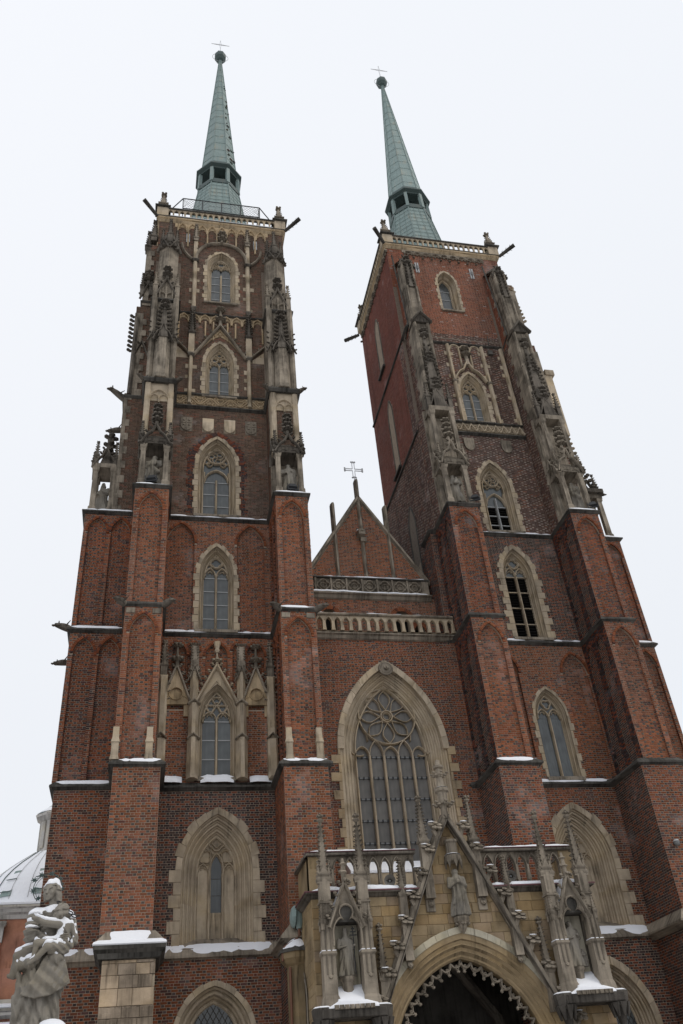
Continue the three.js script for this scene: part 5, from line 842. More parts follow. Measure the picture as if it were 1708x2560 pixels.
function crown(t, root, left) {
  // cornice, parapet arcade, corner piers
  const z1 = 0, z0 = -9.24, x = H, P = [[-x, z0], [-x, z1], [x, z1], [x, z0], [-x + .001, z0]];
  const C = new Geo(); C.add(loft(planRings(P, [[-.4, 59.35], [.2, 59.33], [.23, 59.25], [.23, 59.12], [.14, 59.05], [.12, 58.95], [.04, 58.8], [-.4, 58.8]]))); C.build('cornice', M.warm, root, {}); new Geo().add(loft(planRings(P, [[-.3, 59.4], [.23, 59.37], [.26, 59.3], [.2, 59.28], [-.3, 59.3]]))).build('cornice_flashing', M.ledge, root);
  const faces = [FRONT(.18), LEFT(-x - .18), RIGHT(x + .18), frame(V(0, 0, z0 - .18), V(-1, 0, 0), V(0, 0, -1))];
  faces.forEach((F, f) => {
    const [u0, u1] = f === 0 || f === 3 ? [-x + .55, x - .55] : f === 1 ? [z0 + .55, z1 - .55] : [-z1 + .55, -z0 - .55], n = 19, w = (u1 - u0) / n; const holes = [];
    for (let i = 0; i < n; i++) holes.push(new Lancet(u0 + (i + .5) * w, w * .36, 59.48, 59.92, 60.2).path(0, 5).reverse());
    one('balustrade', plate([[u0, 59.38], [u1, 59.38], [u1, 60.25], [u0, 60.25]], -.14, 0, holes), M.stone, root, 1, F); one('coping', box(u0, u1, 60.25, 60.4, -.3, .1, .04), M.ledge, root, 1, F); one('balustrade_base', box(u0, u1, 59.38, 59.45, -.24, .03, .02), M.ledge, root, 1, F);
    if (left && f === 0) one('snow', box(u0 + .2, u1 - .2, 59.48, 59.53, -.1, .02, .02), M.snow, root, 1, F);
  });
  for (const sx of [-1, 1]) for (const q of [0, 1]) { const px = sx * (x - .18), pz = q ? z0 + .18 : z1 - .18; const G = new Geo(); G.add(sq([[59.38, .42], [60.35, .42]], px, pz)); G.build('corner_pier', M.stone, root); const D = new Geo(); D.add(sq([[60.35, .42], [60.4, .58], [60.5, .58], [60.95, .14]], px, pz)); D.build('pier_cap', M.ledge, root); const K = new Geo(); pinnacle(K, px, 60.7, pz, .3, .3, 1.7, { crockets: 4, cs: .3 }); K.build('pinnacle', M.grey, root); spoutBeam(root, V(sx * (x + .2), 59.2, q ? z0 - .2 : .2), V(sx * (x + 1.2), 59.5, q ? z0 - 1.25 : 1.25)); }
  // deck
  one('roof_deck', box(-x + .2, x - .2, 59.2, 59.36, z0 + .2, -.2), M.ledge, root);
  // copper spire
  const zc = -4.62, a = 1 / cos(PI / 8), S = [];
  const faceStrip = (y0, r0, y1, r1, k, off = 0) => { const A = (i) => PI / 8 + i * PI / 4; const p = (y, r, i) => V((r + off) * a * sin(A(i)), y, zc + (r + off) * a * cos(A(i))); return [p(y0, r0, k - 1), p(y0, r0, k), p(y1, r1, k), p(y1, r1, k - 1)]; };
  const spire = new Geo(); spire.add(turned([[59.3, 2.95 * a], [69.55, 1.72 * a]], 8, PI / 8, 0, 0, zc), 1.02); const base = spire.build('spire_base', M.copper, root);
  for (let k = 0; k < 8; k++) { const q = faceStrip(59.3, 2.95, 69.55, 1.72, k, .02), R = faceStrip(59.3, 2.95, 69.55, 1.72, k, .05); one('seam', beam(q[1], q[2], .09, .09), M.copper, base, .8); for (let i = 1; i < 16; i++) { const f = i / 16; one('seam', beam(R[0].clone().lerp(R[3], f), R[1].clone().lerp(R[2], f), .025, .02), M.copper, base, .82); } for (const g of [.33, .66]) one('seam', beam(R[0].clone().lerp(R[1], g), R[3].clone().lerp(R[2], g), .025, .02), M.copper, base, .85); }
  const lant = new Geo(); lant.add(turned([[69.5, 1.8 * a], [70.1, 1.76 * a]], 8, PI / 8, 0, 0, zc), .9); lant.add(turned([[71.8, 1.72 * a], [72.3, 1.72 * a]], 8, PI / 8, 0, 0, zc), .8); lant.build('lantern', M.copperDark, root);
  one('lantern_core', turned([[69.7, .8], [72.2, .8]], 8, PI / 8, 0, 0, zc), M.black, root);
  for (let k = 0; k < 8; k++) { const q = faceStrip(69.7, 1.68, 71.85, 1.62, k); one('lantern_post', beam(q[1], q[2], .28, .28), M.copper, root, .9); const h = new Geo(); h.add(beam(q[2].clone().lerp(q[3], .12).add(V(0, -.02, 0)), q[2].clone().lerp(q[3], .12).lerp(q[1], .15), .1)); h.build('lantern_brace', M.copperDark, root); one('lantern_ceiling', loft([[V(0, 71.85, zc), q[2], q[3]], [V(0, 71.9, zc), q[2].clone().add(V(0, .05, 0)), q[3].clone().add(V(0, .05, 0))]].map((r) => r)), M.black, root); }
  new Geo().add(turned([[72.0, 1.66 * a], [72.15, 1.98 * a], [72.3, 1.98 * a], [72.75, 1.62 * a], [73.5, 1.42 * a]], 8, PI / 8, 0, 0, zc)).build('lantern_eaves', M.copperDark, root);
  const need = new Geo(); need.add(turned([[72.7, 1.52 * a], [94.7, .1 * a]], 8, PI / 8, 0, 0, zc), left ? .95 : 1.1); const sp = need.build('spire', M.copper, root);
  for (let k = 0; k < 8; k++) { const q = faceStrip(72.7, 1.52, 94.7, .1, k, .015), R = faceStrip(72.7, 1.52, 94.7, .1, k, .03); one('seam', beam(q[1], q[2], .06, .06), M.copper, sp, left && k === 2 ? .6 : .85); for (let i = 1; i < 16; i++) { const f = i / 17; one('seam', beam(R[0].clone().lerp(R[3], f), R[1].clone().lerp(R[2], f), .02, .015), M.copper, sp, .93); }
    if (left && k === 1) { const f = new Geo(); for (let i = 0; i < 26; i++) { const v = rr(.03, .75), w = .6 * (1 - v), u = rr(.1, .9), c = R[0].clone().lerp(R[1], u).lerp(R[3].clone().lerp(R[2], u), v); const c2 = R[0].clone().lerp(R[1], min(.97, u + rr(.1, .4))).lerp(R[3].clone().lerp(R[2], u), v); f.add(beam(c, c2, .12 + .25 * w * rnd(), .015), [rr(.5, .9), rr(.4, .6), rr(.35, .5)]); } f.build('worn_sheeting', M.copper, root, { kind: 'stuff' }); } }
  const ball = new Geo(); ball.add(turned([[94.6, .1], [94.75, .36], [95.05, .58], [95.4, .63], [95.75, .58], [96.05, .36], [96.2, .1]], 8, PI / 8, 0, 0, zc)); ball.build('ball', M.copperDark, root);
  const ring = new THREE.TorusGeometry(.82, .02, 6, 40); one('ball_ring', ring, M.bar, root, 1, T4(0, 95.4, zc));
  const cr = new Geo(), y = 98.2; cr.add(beam(V(0, 96.1, zc), V(0, 97.3, zc), .07)); for (const [dx, dy] of [[1, 0], [-1, 0], [0, 1], [0, -1]]) for (const k of [-1, 1]) cr.add(beam(V(k * .09 * abs(dy), y + k * .09 * abs(dx), zc), V(dx * .95, y + dy * .95, zc), .035)); cr.build('cross', M.gold, root);
  if (left) { // visitors' railing behind the parapet
    const R = new Geo(), zz = -.5, c = [[-2.3, zz], [2.3, zz]]; for (const y of [61.6, 62.9]) R.add(beam(V(-3.0, y, zz), V(3.0, y, zz), .06)); for (let i = 0; i <= 4; i++) { const px = lerp(-3.0, 3.0, i / 4); R.add(beam(V(px, 59.3, zz), V(px, 62.9, zz), .07)); } for (const s of [-1, 1]) { R.add(beam(V(s * 3.0, 62.9, zz), V(s * 3.9, 61.2, zz), .06)); R.add(beam(V(s * 3.0, 62.9, zz), V(s * 3.0, 62.9, -8), .06)); } R.build('railing', M.iron, root);
    const N = new Geo(); for (let i = -24; i < 24; i++) for (const d of [-1, 1]) { const xa = i * .25, xb = xa + d * .9; N.add(beam(V(clamp(xa, -3, 3), 61.7, zz), V(clamp(xb, -3, 3), 62.85, zz), .016)); } N.build('railing_net', M.bar, root, { kind: 'stuff' });
  }
}
// ------------------------------------------------------------------ the nave front between the towers
function nave() {
  const root = thing('church_nave', 'brick nave front with gable and large rose-traceried window between both towers', 'church', [11.75, 0, 0]);
  const t = { root, bricks: [], walls: {}, seed: 90, hides: (p) => p.y < 12.6 };
  const X0 = -4.15, X1 = 4.15, L = new Lancet(-.02, 2.86, 12.0, 17.6, 22.45);
  wallFace(t, FRONT(0), X0, X1, 9.0, 23.9, 'red', { holes: [{ L, t: 0, grow: .04 }], thick: 1.2 });
  plinthBox(t, 'mortar', X0, X1, 0, 9, -1.2, 0); plinthBox(t, 'mortar', X0, X1, 0, 27, -2.6, -1.85);
  // window
  const Gl = -.85, S = { cx: -.02 }, w = new Geo().add(jamb(L, [...mould(1.0, .85, 5).map(([q, z]) => [q, z + .05]), [1.05, Gl - .1]], 14)).build('window', M.stone, root);
  for (let k = 0; k < 9; k++) for (const m of [0, 1]) { const n = 14, N = 30, a = 1 + k / 9 * n, b = 1 + (k + 1) / 9 * n - .04; one('voussoir', ringBlock(L, -.02, .3, m ? N - b : a, m ? N - a : b, -.1, .07 + rr(-.006, .006), n), M.stone, w, rr(.98, 1.14)); }
  for (let i = 0; i < 13; i++) for (const s of [-1, 1]) { const y = 12.0 + i * .44, o = i % 2 === (s > 0 ? 0 : 1) ? rr(.2, .5) : rr(.0, .1); one('quoin', box(0, .1 + o, y + .006, y + .434, -.1, .05 + rr(-.006, .006), .012), M.warm, w, rr(.8, 1.04), s < 0 ? T4(-.02 - 2.86 - o, 0, 0) : T4(-.02 + 2.76, 0, 0)); }
  const hp = new Geo(); hp.add(turned([[0, .3], [.1, .33], [.16, .26]], 20), .8, T4(.0, 21.95, -.0).multiply(R4(AX, PI / 2))); hp.add(knobGeo.clone().scale(.17, .22, .16), .9, T4(0, 21.95, .16)); hp.add(knobGeo.clone().scale(.05, .07, .08), .9, T4(0, 21.94, .3)); hp.add(new THREE.TorusGeometry(.34, .06, 6, 24), .85, T4(0, 21.95, .1)); hp.build('head_medallion', M.grey, w);
  // five lights
  const ag = 1.86, cw = 2 * ag / 5, rows = 5, y0 = 12.2, yt = 17.45, rh = (yt - y0) / rows;
  for (let c = 0; c < 5; c++) for (let r = 0; r < rows; r++) { const p = one('pane', box(-cw / 2 + .05, cw / 2 - .05, -rh / 2 + .01, rh / 2 - .01, -.015, .015), M.dusty, w, rr(.72, 1.0)); p.position.set(S.cx - ag + (c + .5) * cw, y0 + (r + .5) * rh, Gl); p.rotation.set(rr(-.01, .01), rr(-.01, .01), 0); }
  for (let r = 1; r <= rows; r++) { one('glazing_bar', box(S.cx - ag, S.cx + ag, y0 + r * rh - .025, y0 + r * rh + .025, Gl, Gl + .06), M.bar, w, .5); for (let c = 0; c < 15; c++) one('bar_clip', box(-.03, .03, -.06, .06, 0, .05), M.iron, w, 1, T4(S.cx - ag + (c + .5) * cw / 3, y0 + r * rh, Gl + .05)); }
  for (let c = 1; c < 5; c++) { const x = S.cx - ag + c * cw; one('mullion', box(x - .055, x + .055, 12.0, 17.5, Gl - .05, Gl + .26, .04), M.stone, w, rr(.95, 1.1)); }
  const head = L.path(1.0, 12, yt).filter(([, y]) => y >= yt); one('head_pane', plate(head.slice().reverse(), Gl - .03, Gl), M.dusty, w, 1);
  const G = new Geo(), z0 = Gl - .05, z1 = Gl + .24, cy = 19.62, R = 1.5, c0 = S.cx;
  for (let c = 0; c < 5; c++) { const x = c0 - ag + (c + .5) * cw, hi = c === 1 || c === 3; G.add(band(sub(x, cw / 2 - .01, 17.2, 17.5, hi ? 18.3 : 17.98), .09, z0, z1)); }
  G.add(band(circ(c0, cy, R, 44), .1, z0, z1, true)); G.add(band(circ(c0, cy, .3, 20), .1, z0, z1 - .03, true)); G.add(band(circ(c0, cy, .2, 16), .05, z0, z1 - .06, true));
  for (let k = 0; k < 8; k++) { const a = PI / 2 + k * PI / 4 + .02, p = []; for (let i = 0; i <= 12; i++) { const f = i / 12; for (const s of [1]) p.push([f, s * .30 * sin(PI * f ** 1.2)]); } const loop = [...p, ...p.slice(1, -1).reverse().map(([f, q]) => [f, -q])].map(([f, q]) => { const d = .34 + f * 1.1; return [c0 + d * cos(a) - q * sin(a), cy + d * sin(a) + q * cos(a)]; }); G.add(band(loop, .06, z0, z1 - .08, true)); }
  for (const s of [-1, 1]) { G.add(band(circ(c0 + s * 1.62, 18.05, .55, 12, s > 0 ? -PI * .62 : PI * 1.0, s > 0 ? PI * .0 : PI * 1.62), .08, z0, z1 - .02)); G.add(band([[c0 + s * 1.12, 18.3], [c0 + s * 1.18, 18.75]], .07, z0, z1 - .03)); }
  G.add(band(L.path(1.02, 14, 12.1), .12, z0, z1)); G.build('tracery', M.stone, w);
  // gallery with its parapet
  const gz = .12; new Geo().add(ledgeGeo([[X0, 0], [X1, 0]], 23.95, .3, .1, .3)).build('string_course', M.grey, root);
  const n = 17, wd = (X1 - X0) / n, holes = []; for (let i = 0; i < n; i++) holes.push(new Lancet(X0 + (i + .5) * wd, wd * .33, 24.06, 24.58, 24.84).path(0, 6).reverse());
  one('balustrade', plate([[X0, 24.05], [X1, 24.05], [X1, 24.98], [X0, 24.98]], gz - .02, gz + .14, holes), M.stone, root); for (let i = 0; i <= n; i++) one('baluster', sq([[24.05, .11], [24.2, .09], [24.62, .075]], clamp(X0 + i * wd, X0 + .1, X1 - .1), gz + .15), M.stone, root, rr(.9, 1.08)); for (let i = 0; i < n; i++) one('arch_moulding', band(new Lancet(X0 + (i + .5) * wd, wd * .37, 24.5, 24.56, 24.9).path(0, 6), .06, gz + .1, gz + .2), M.stone, root, rr(.92, 1.08));
  one('coping', box(X0, X1, 24.98, 25.12, gz - .2, gz + .28, .04), M.grey, root);
  const sn = new Geo(); sn.add(snowStrip([X0, gz - .1], [X1, gz - .1], 25.12, .36, .08, .02));
  const back = -1.3, doors = [new Lancet(-2.5, .42, 24.1, 25.9, 26.3), new Lancet(1.75, .42, 24.1, 25.9, 26.3), new Lancet(2.7, .3, 24.1, 25.1, 25.4)];
  wallFace(t, FRONT(back), X0, X1, 23.9, 27.2, 'orange', { holes: doors.map((l) => ({ L: l, t: 0, grow: .01 })), thick: .5 }); for (const l of doors) { brickArch(t, FRONT(back), l, -.26, .0, 'orange', .01, .06, false); one('doorway', plate(l.path(-.05, 6).reverse(), back - .56, back - .5), M.black, root); }
  one('walkway', box(X0, X1, 23.6, 24.0, back, 0), M.ledge, root);
  // upper ledge, quatrefoil parapet
  const gzz = back; new Geo().add(ledgeGeo([[X0, gzz], [X1 - .5, gzz]], 27.25, .34, .16, .3)).build('string_course', M.grey, root); sn.add(snowStrip([X0, gzz + .02], [X1 - .5, gzz + .02], 27.32, .34, .09, .1));
  const F = new Geo(); F.add(box(X0, X1 - .55, 27.35, 28.35, gzz - .3, gzz + .02), .8); frieze(F, X0 + .05, X1 - .95, 27.42, 28.3, gzz + .02, 8, 'quad', 1.1); F.build('parapet', M.grey, root); one('stone_block', box(X1 - .95, X1 - .55, 27.36, 28.34, gzz, gzz + .1, .02), M.grey, root); one('coping', box(X0, X1 - .5, 28.35, 28.45, gzz - .3, gzz + .16, .03), M.ledge, root); sn.add(snowStrip([X0, gzz - .15], [X1 - .5, gzz - .15], 28.45, .32, .08, .02));
  // gable
  const gx = .0, base = 28.4, top = 34.6, half = 3.75, zg = gzz - .35, inG = (u, v) => abs(u - gx) < half * (top - v) / (top - base) - .16;
  t.walls.mortar.add(plate([[gx - half, base], [gx + half, base], [gx, top]], zg - .5, zg)); bricks(t, FRONT(zg), gx - half, gx + half, base, top, 'orange', null, 0, .02, (v) => { const h = half * (top - v) / (top - base) - .1; return h < .1 ? [[-9, 9]] : [[-9, -h], [h, 9], ...[-1.68, 0, 1.68].map((c) => [c - .12, c + .12])]; });
  for (const s of [-1, 1]) one('raking_coping', band([[gx + s * (half + .12), base - .05], [gx, top + .1]], .3, zg - .3, zg + .2), M.grey, root, 1);
  for (const c of [-1.68, 0, 1.68]) { const G2 = new Geo(); G2.add(loft([[V(c - .13, base, zg), V(c - .05, base, zg + .2), V(c + .05, base, zg + .2), V(c + .13, base, zg)].reverse(), [V(c - .13, c ? 34.1 : 36.1, zg), V(c - .05, c ? 34.1 : 36.1, zg + .2), V(c + .05, c ? 34.1 : 36.1, zg + .2), V(c + .13, c ? 34.1 : 36.1, zg)].reverse()])); if (c) G2.add(box(c - .13, c + .13, 31, 34.1, zg - .25, zg - .001)); else G2.add(box(c - .13, c + .13, 34, 36.1, zg - .25, zg - .001)); G2.build('gable_rib', M.grey, root, {}); }
  one('gable_rib', box(X0 - .02, X0 + .18, 28.5, 31.2, zg - .2, zg + .1), M.soot, root);
  { const c = new Geo(); c.add(knobGeo.clone().scale(.3, .22, .3), 1, T4(-.1, 31.85, zg + .35)); c.add(box(-.3, .1, 31.55, 31.8, zg, zg + .55)); c.add(box(-.16, .2, 31.2, 31.5, zg, zg + .3)); c.build('corbel_head', M.grey, root); sn.add(snowStrip([-.34, zg + .1], [.14, zg + .1], 32.0, .4, .1, .05)); }
  { const c = new Geo(), zc = zg - .05, cy2 = 37.05, cx = -.05; c.add(beam(V(cx, 36, zc), V(cx, 36.5, zc), .06)); const W = .075; for (const [dx, dy] of [[1, 0], [-1, 0], [0, 1], [0, -1]]) { const l = dy ? .6 : .53, px = dy ? W : 0, py = dx ? W : 0; for (const k of [-1, 1]) c.add(beam(V(cx + k * px + dx * W, cy2 + k * py + dy * W, zc), V(cx + k * px + dx * l, cy2 + k * py + dy * l, zc), .045)); for (const [ox, oy] of [[0, 0], [1, 0], [-1, 0]]) c.add(new THREE.SphereGeometry(.065, 6, 4), 1, T4(cx + dx * (l + .05) + (dy ? ox * W * 1.5 : 0), cy2 + dy * (l + .05) + (dx ? ox * W * 1.5 : 0), zc)); c.add(beam(V(cx + dx * l - px, cy2 + dy * l - py, zc), V(cx + dx * l + px, cy2 + dy * l + py, zc), .045)); } c.build('gable_cross', M.gold, root); c; }
  one('roof', loft([[V(gx - half, base, zg - .5), V(gx + half, base, zg - .5), V(gx, top - .1, zg - .5)], [V(gx - half, base, -30), V(gx + half, base, -30), V(gx, top - .1, -30)]].reverse()), M.ledge, root);
  one('nave_body', box(X0, X1, 0, base, -30, -2.6), M.mortarDark, root);
  t.wall = t.walls.mortar.build('wall', M.mortar, root); sn.build('snow', M.snow, root); layBricks(t);
}
// ------------------------------------------------------------------ figures in stone: a field of joined limbs, meshed
function surface(f, x0, x1, y0, y1, z0, z1, s) { // naive surface nets
  const nx = Math.ceil((x1 - x0) / s) + 1, ny = Math.ceil((y1 - y0) / s) + 1, nz = Math.ceil((z1 - z0) / s) + 1, F = new Float32Array(nx * ny * nz), id = new Int32Array(nx * ny * nz).fill(-1), at = (i, j, k) => i + nx * (j + ny * k);
  for (let k = 0; k < nz; k++) for (let j = 0; j < ny; j++) for (let i = 0; i < nx; i++) F[at(i, j, k)] = f(x0 + i * s, y0 + j * s, z0 + k * s);
  const P = [], I = [];
  for (let k = 0; k < nz - 1; k++) for (let j = 0; j < ny - 1; j++) for (let i = 0; i < nx - 1; i++) {
    let n = 0, X = 0, Y = 0, Z = 0; const c = [];
    for (let q = 0; q < 8; q++) c.push(F[at(i + (q & 1), j + (q >> 1 & 1), k + (q >> 2))]);
    for (const [a, b] of [[0, 1], [2, 3], [4, 5], [6, 7], [0, 2], [1, 3], [4, 6], [5, 7], [0, 4], [1, 5], [2, 6], [3, 7]]) if ((c[a] < 0) !== (c[b] < 0)) { const t = c[a] / (c[a] - c[b]); n++; X += lerp(a & 1, b & 1, t); Y += lerp(a >> 1 & 1, b >> 1 & 1, t); Z += lerp(a >> 2, b >> 2, t); }
    if (n) { id[at(i, j, k)] = P.length / 3; P.push(x0 + (i + X / n) * s, y0 + (j + Y / n) * s, z0 + (k + Z / n) * s); }
  }
  const quad = (a, b, c, d, fl) => { if (a < 0 || b < 0 || c < 0 || d < 0) return; if (fl) I.push(a, c, b, a, d, c); else I.push(a, b, c, a, c, d); };
  for (let k = 1; k < nz - 1; k++) for (let j = 1; j < ny - 1; j++) for (let i = 1; i < nx - 1; i++) {
    const v = F[at(i, j, k)] < 0;
    if (v !== (F[at(i + 1, j, k)] < 0)) quad(id[at(i, j - 1, k - 1)], id[at(i, j, k - 1)], id[at(i, j, k)], id[at(i, j - 1, k)], !v);
    if (v !== (F[at(i, j + 1, k)] < 0)) quad(id[at(i - 1, j, k - 1)], id[at(i - 1, j, k)], id[at(i, j, k)], id[at(i, j, k - 1)], !v);
    if (v !== (F[at(i, j, k + 1)] < 0)) quad(id[at(i - 1, j - 1, k)], id[at(i, j - 1, k)], id[at(i, j, k)], id[at(i - 1, j, k)], !v);
  }
  const g = new THREE.BufferGeometry(); g.setAttribute('position', new THREE.Float32BufferAttribute(P, 3)); g.setIndex(I); g.computeVertexNormals(); return g;
}
const smin = (a, b, k) => { const h = clamp(.5 + .5 * (b - a) / k); return lerp(b, a, h) - k * h * (1 - h); };
function cone(ax, ay, az, bx, by, bz, ra, rb) { const dx = bx - ax, dy = by - ay, dz = bz - az, l2 = dx * dx + dy * dy + dz * dz; return (x, y, z) => { const t = clamp(((x - ax) * dx + (y - ay) * dy + (z - az) * dz) / l2); return Math.hypot(x - ax - dx * t, y - ay - dy * t, z - az - dz * t) - lerp(ra, rb, t); }; }
const egg = (cx, cy, cz, rx, ry, rz) => { const m = min(rx, ry, rz); return (x, y, z) => { const k = Math.hypot((x - cx) / rx, (y - cy) / ry, (z - cz) / rz); return (k - 1) * m; }; };
// standing saint, 1 unit tall, facing +z; kinds differ in what they hold and wear
function saint(kind, seed, cell = .022) {
  const r = (k) => hash(seed, k, 9), lean = (r(1) - .5) * .1, robe = [[0, .19, .15], [.25, .165, .13], [.5, .135, .11], [.62, .145, .105], [.78, .15, .095], [.84, .08, .07]];
  const body = (x, y, z) => { let i = 0; while (i < robe.length - 2 && y > robe[i + 1][0]) i++; const t = clamp((y - robe[i][0]) / (robe[i + 1][0] - robe[i][0])), rx = lerp(robe[i][1], robe[i + 1][1], t), rz = lerp(robe[i][2], robe[i + 1][2], t), cx = lean * sin(y * 3.2), k = Math.hypot((x - cx) / rx, z / rz), an = Math.atan2(x - cx, z); const fold = y < .72 ? .016 * (1 - y * .9) * (sin(an * 7 + y * 6 + seed) + .6 * sin(an * 13 - y * 9)) : .004 * sin(an * 9 + y * 30); const d = (k - 1) * min(rx, rz) - fold; return max(d, y - .86, -y); };
  const hx = lean * sin(2.9) + (r(2) - .5) * .03, parts = [[cone(hx, .82, 0, hx, .88, .01, .045, .04), .03], [egg(hx, .925, .012, .052, .068, .058), .02], [egg(hx, .92, .07, .012, .018, .016), .012], [cone(-.13, .79, .0, -.155, .62, .04, .05, .042), .03], [cone(.13, .79, .0, .155, .62, .04, .05, .042), .03]];
  const hand = kind === 'praying' ? [[0, .71, .15], [.01, .71, .15]] : kind === 'staff' ? [[-.03, .64, .14], [.17, .66, .13]] : [[-.05, .62, .14], [.07, .68, .13]];
  parts.push([cone(-.155, .62, .04, ...hand[0], .042, .03), .02], [cone(.155, .62, .04, ...hand[1], .042, .03), .02]);
  if (kind === 'praying') parts.push([cone(0, .69, .15, 0, .78, .13, .03, .012), .015], [egg(0, .93, -.02, .068, .085, .065), .02], [cone(.1, .5, .09, -.12, .25, .1, .05, .03), .04]);
  else parts.push([egg(hx, .955, -.012, .06, .05, .062), .015], [egg(hx, .862, .05, .035, .05, .03), .02]);
  if (kind === 'book') parts.push([(x, y, z) => max(abs(x - .02) - .06, abs(y - .66) - .075, abs(z - .15) - .02), .01], [cone(-.14, .75, .08, .13, .36, .12, .03, .05), .05]);
  if (kind === 'mitre' || kind === 'staff') parts.push([egg(hx, 1.005, 0, .05, .085, .045), .012]);
  if (kind === 'child') parts.push([egg(.09, .8, .12, .03, .036, .033), .01], [cone(.09, .74, .11, .06, .62, .14, .045, .05), .02]);
  const f = (x, y, z) => { let d = body(x, y, z); for (const [p, k] of parts) d = smin(d, p(x, y, z), k); return d; };
  return surface(f, -.26, .26, -.02, 1.12, -.22, .26, cell);
}
function placeSaint(kind, seed, label, x, y, z, h, turn, m, group, ped = .35, cell) {
  const o = thing('saint_statue', label, 'statue', [x, y, z], group); o.rotation.y = turn;
  one('figure', saint(kind, seed, cell).scale(h * 1.16, h, h * 1.1), m, o, 1, T4(0, ped, 0));
  one('pedestal', turned([[0, .26], [ped * .25, .26], [ped * .35, .2], [ped * .8, .2], [ped * .9, .27], [ped, .27]], 8), M.grey, o);
  return o;
}
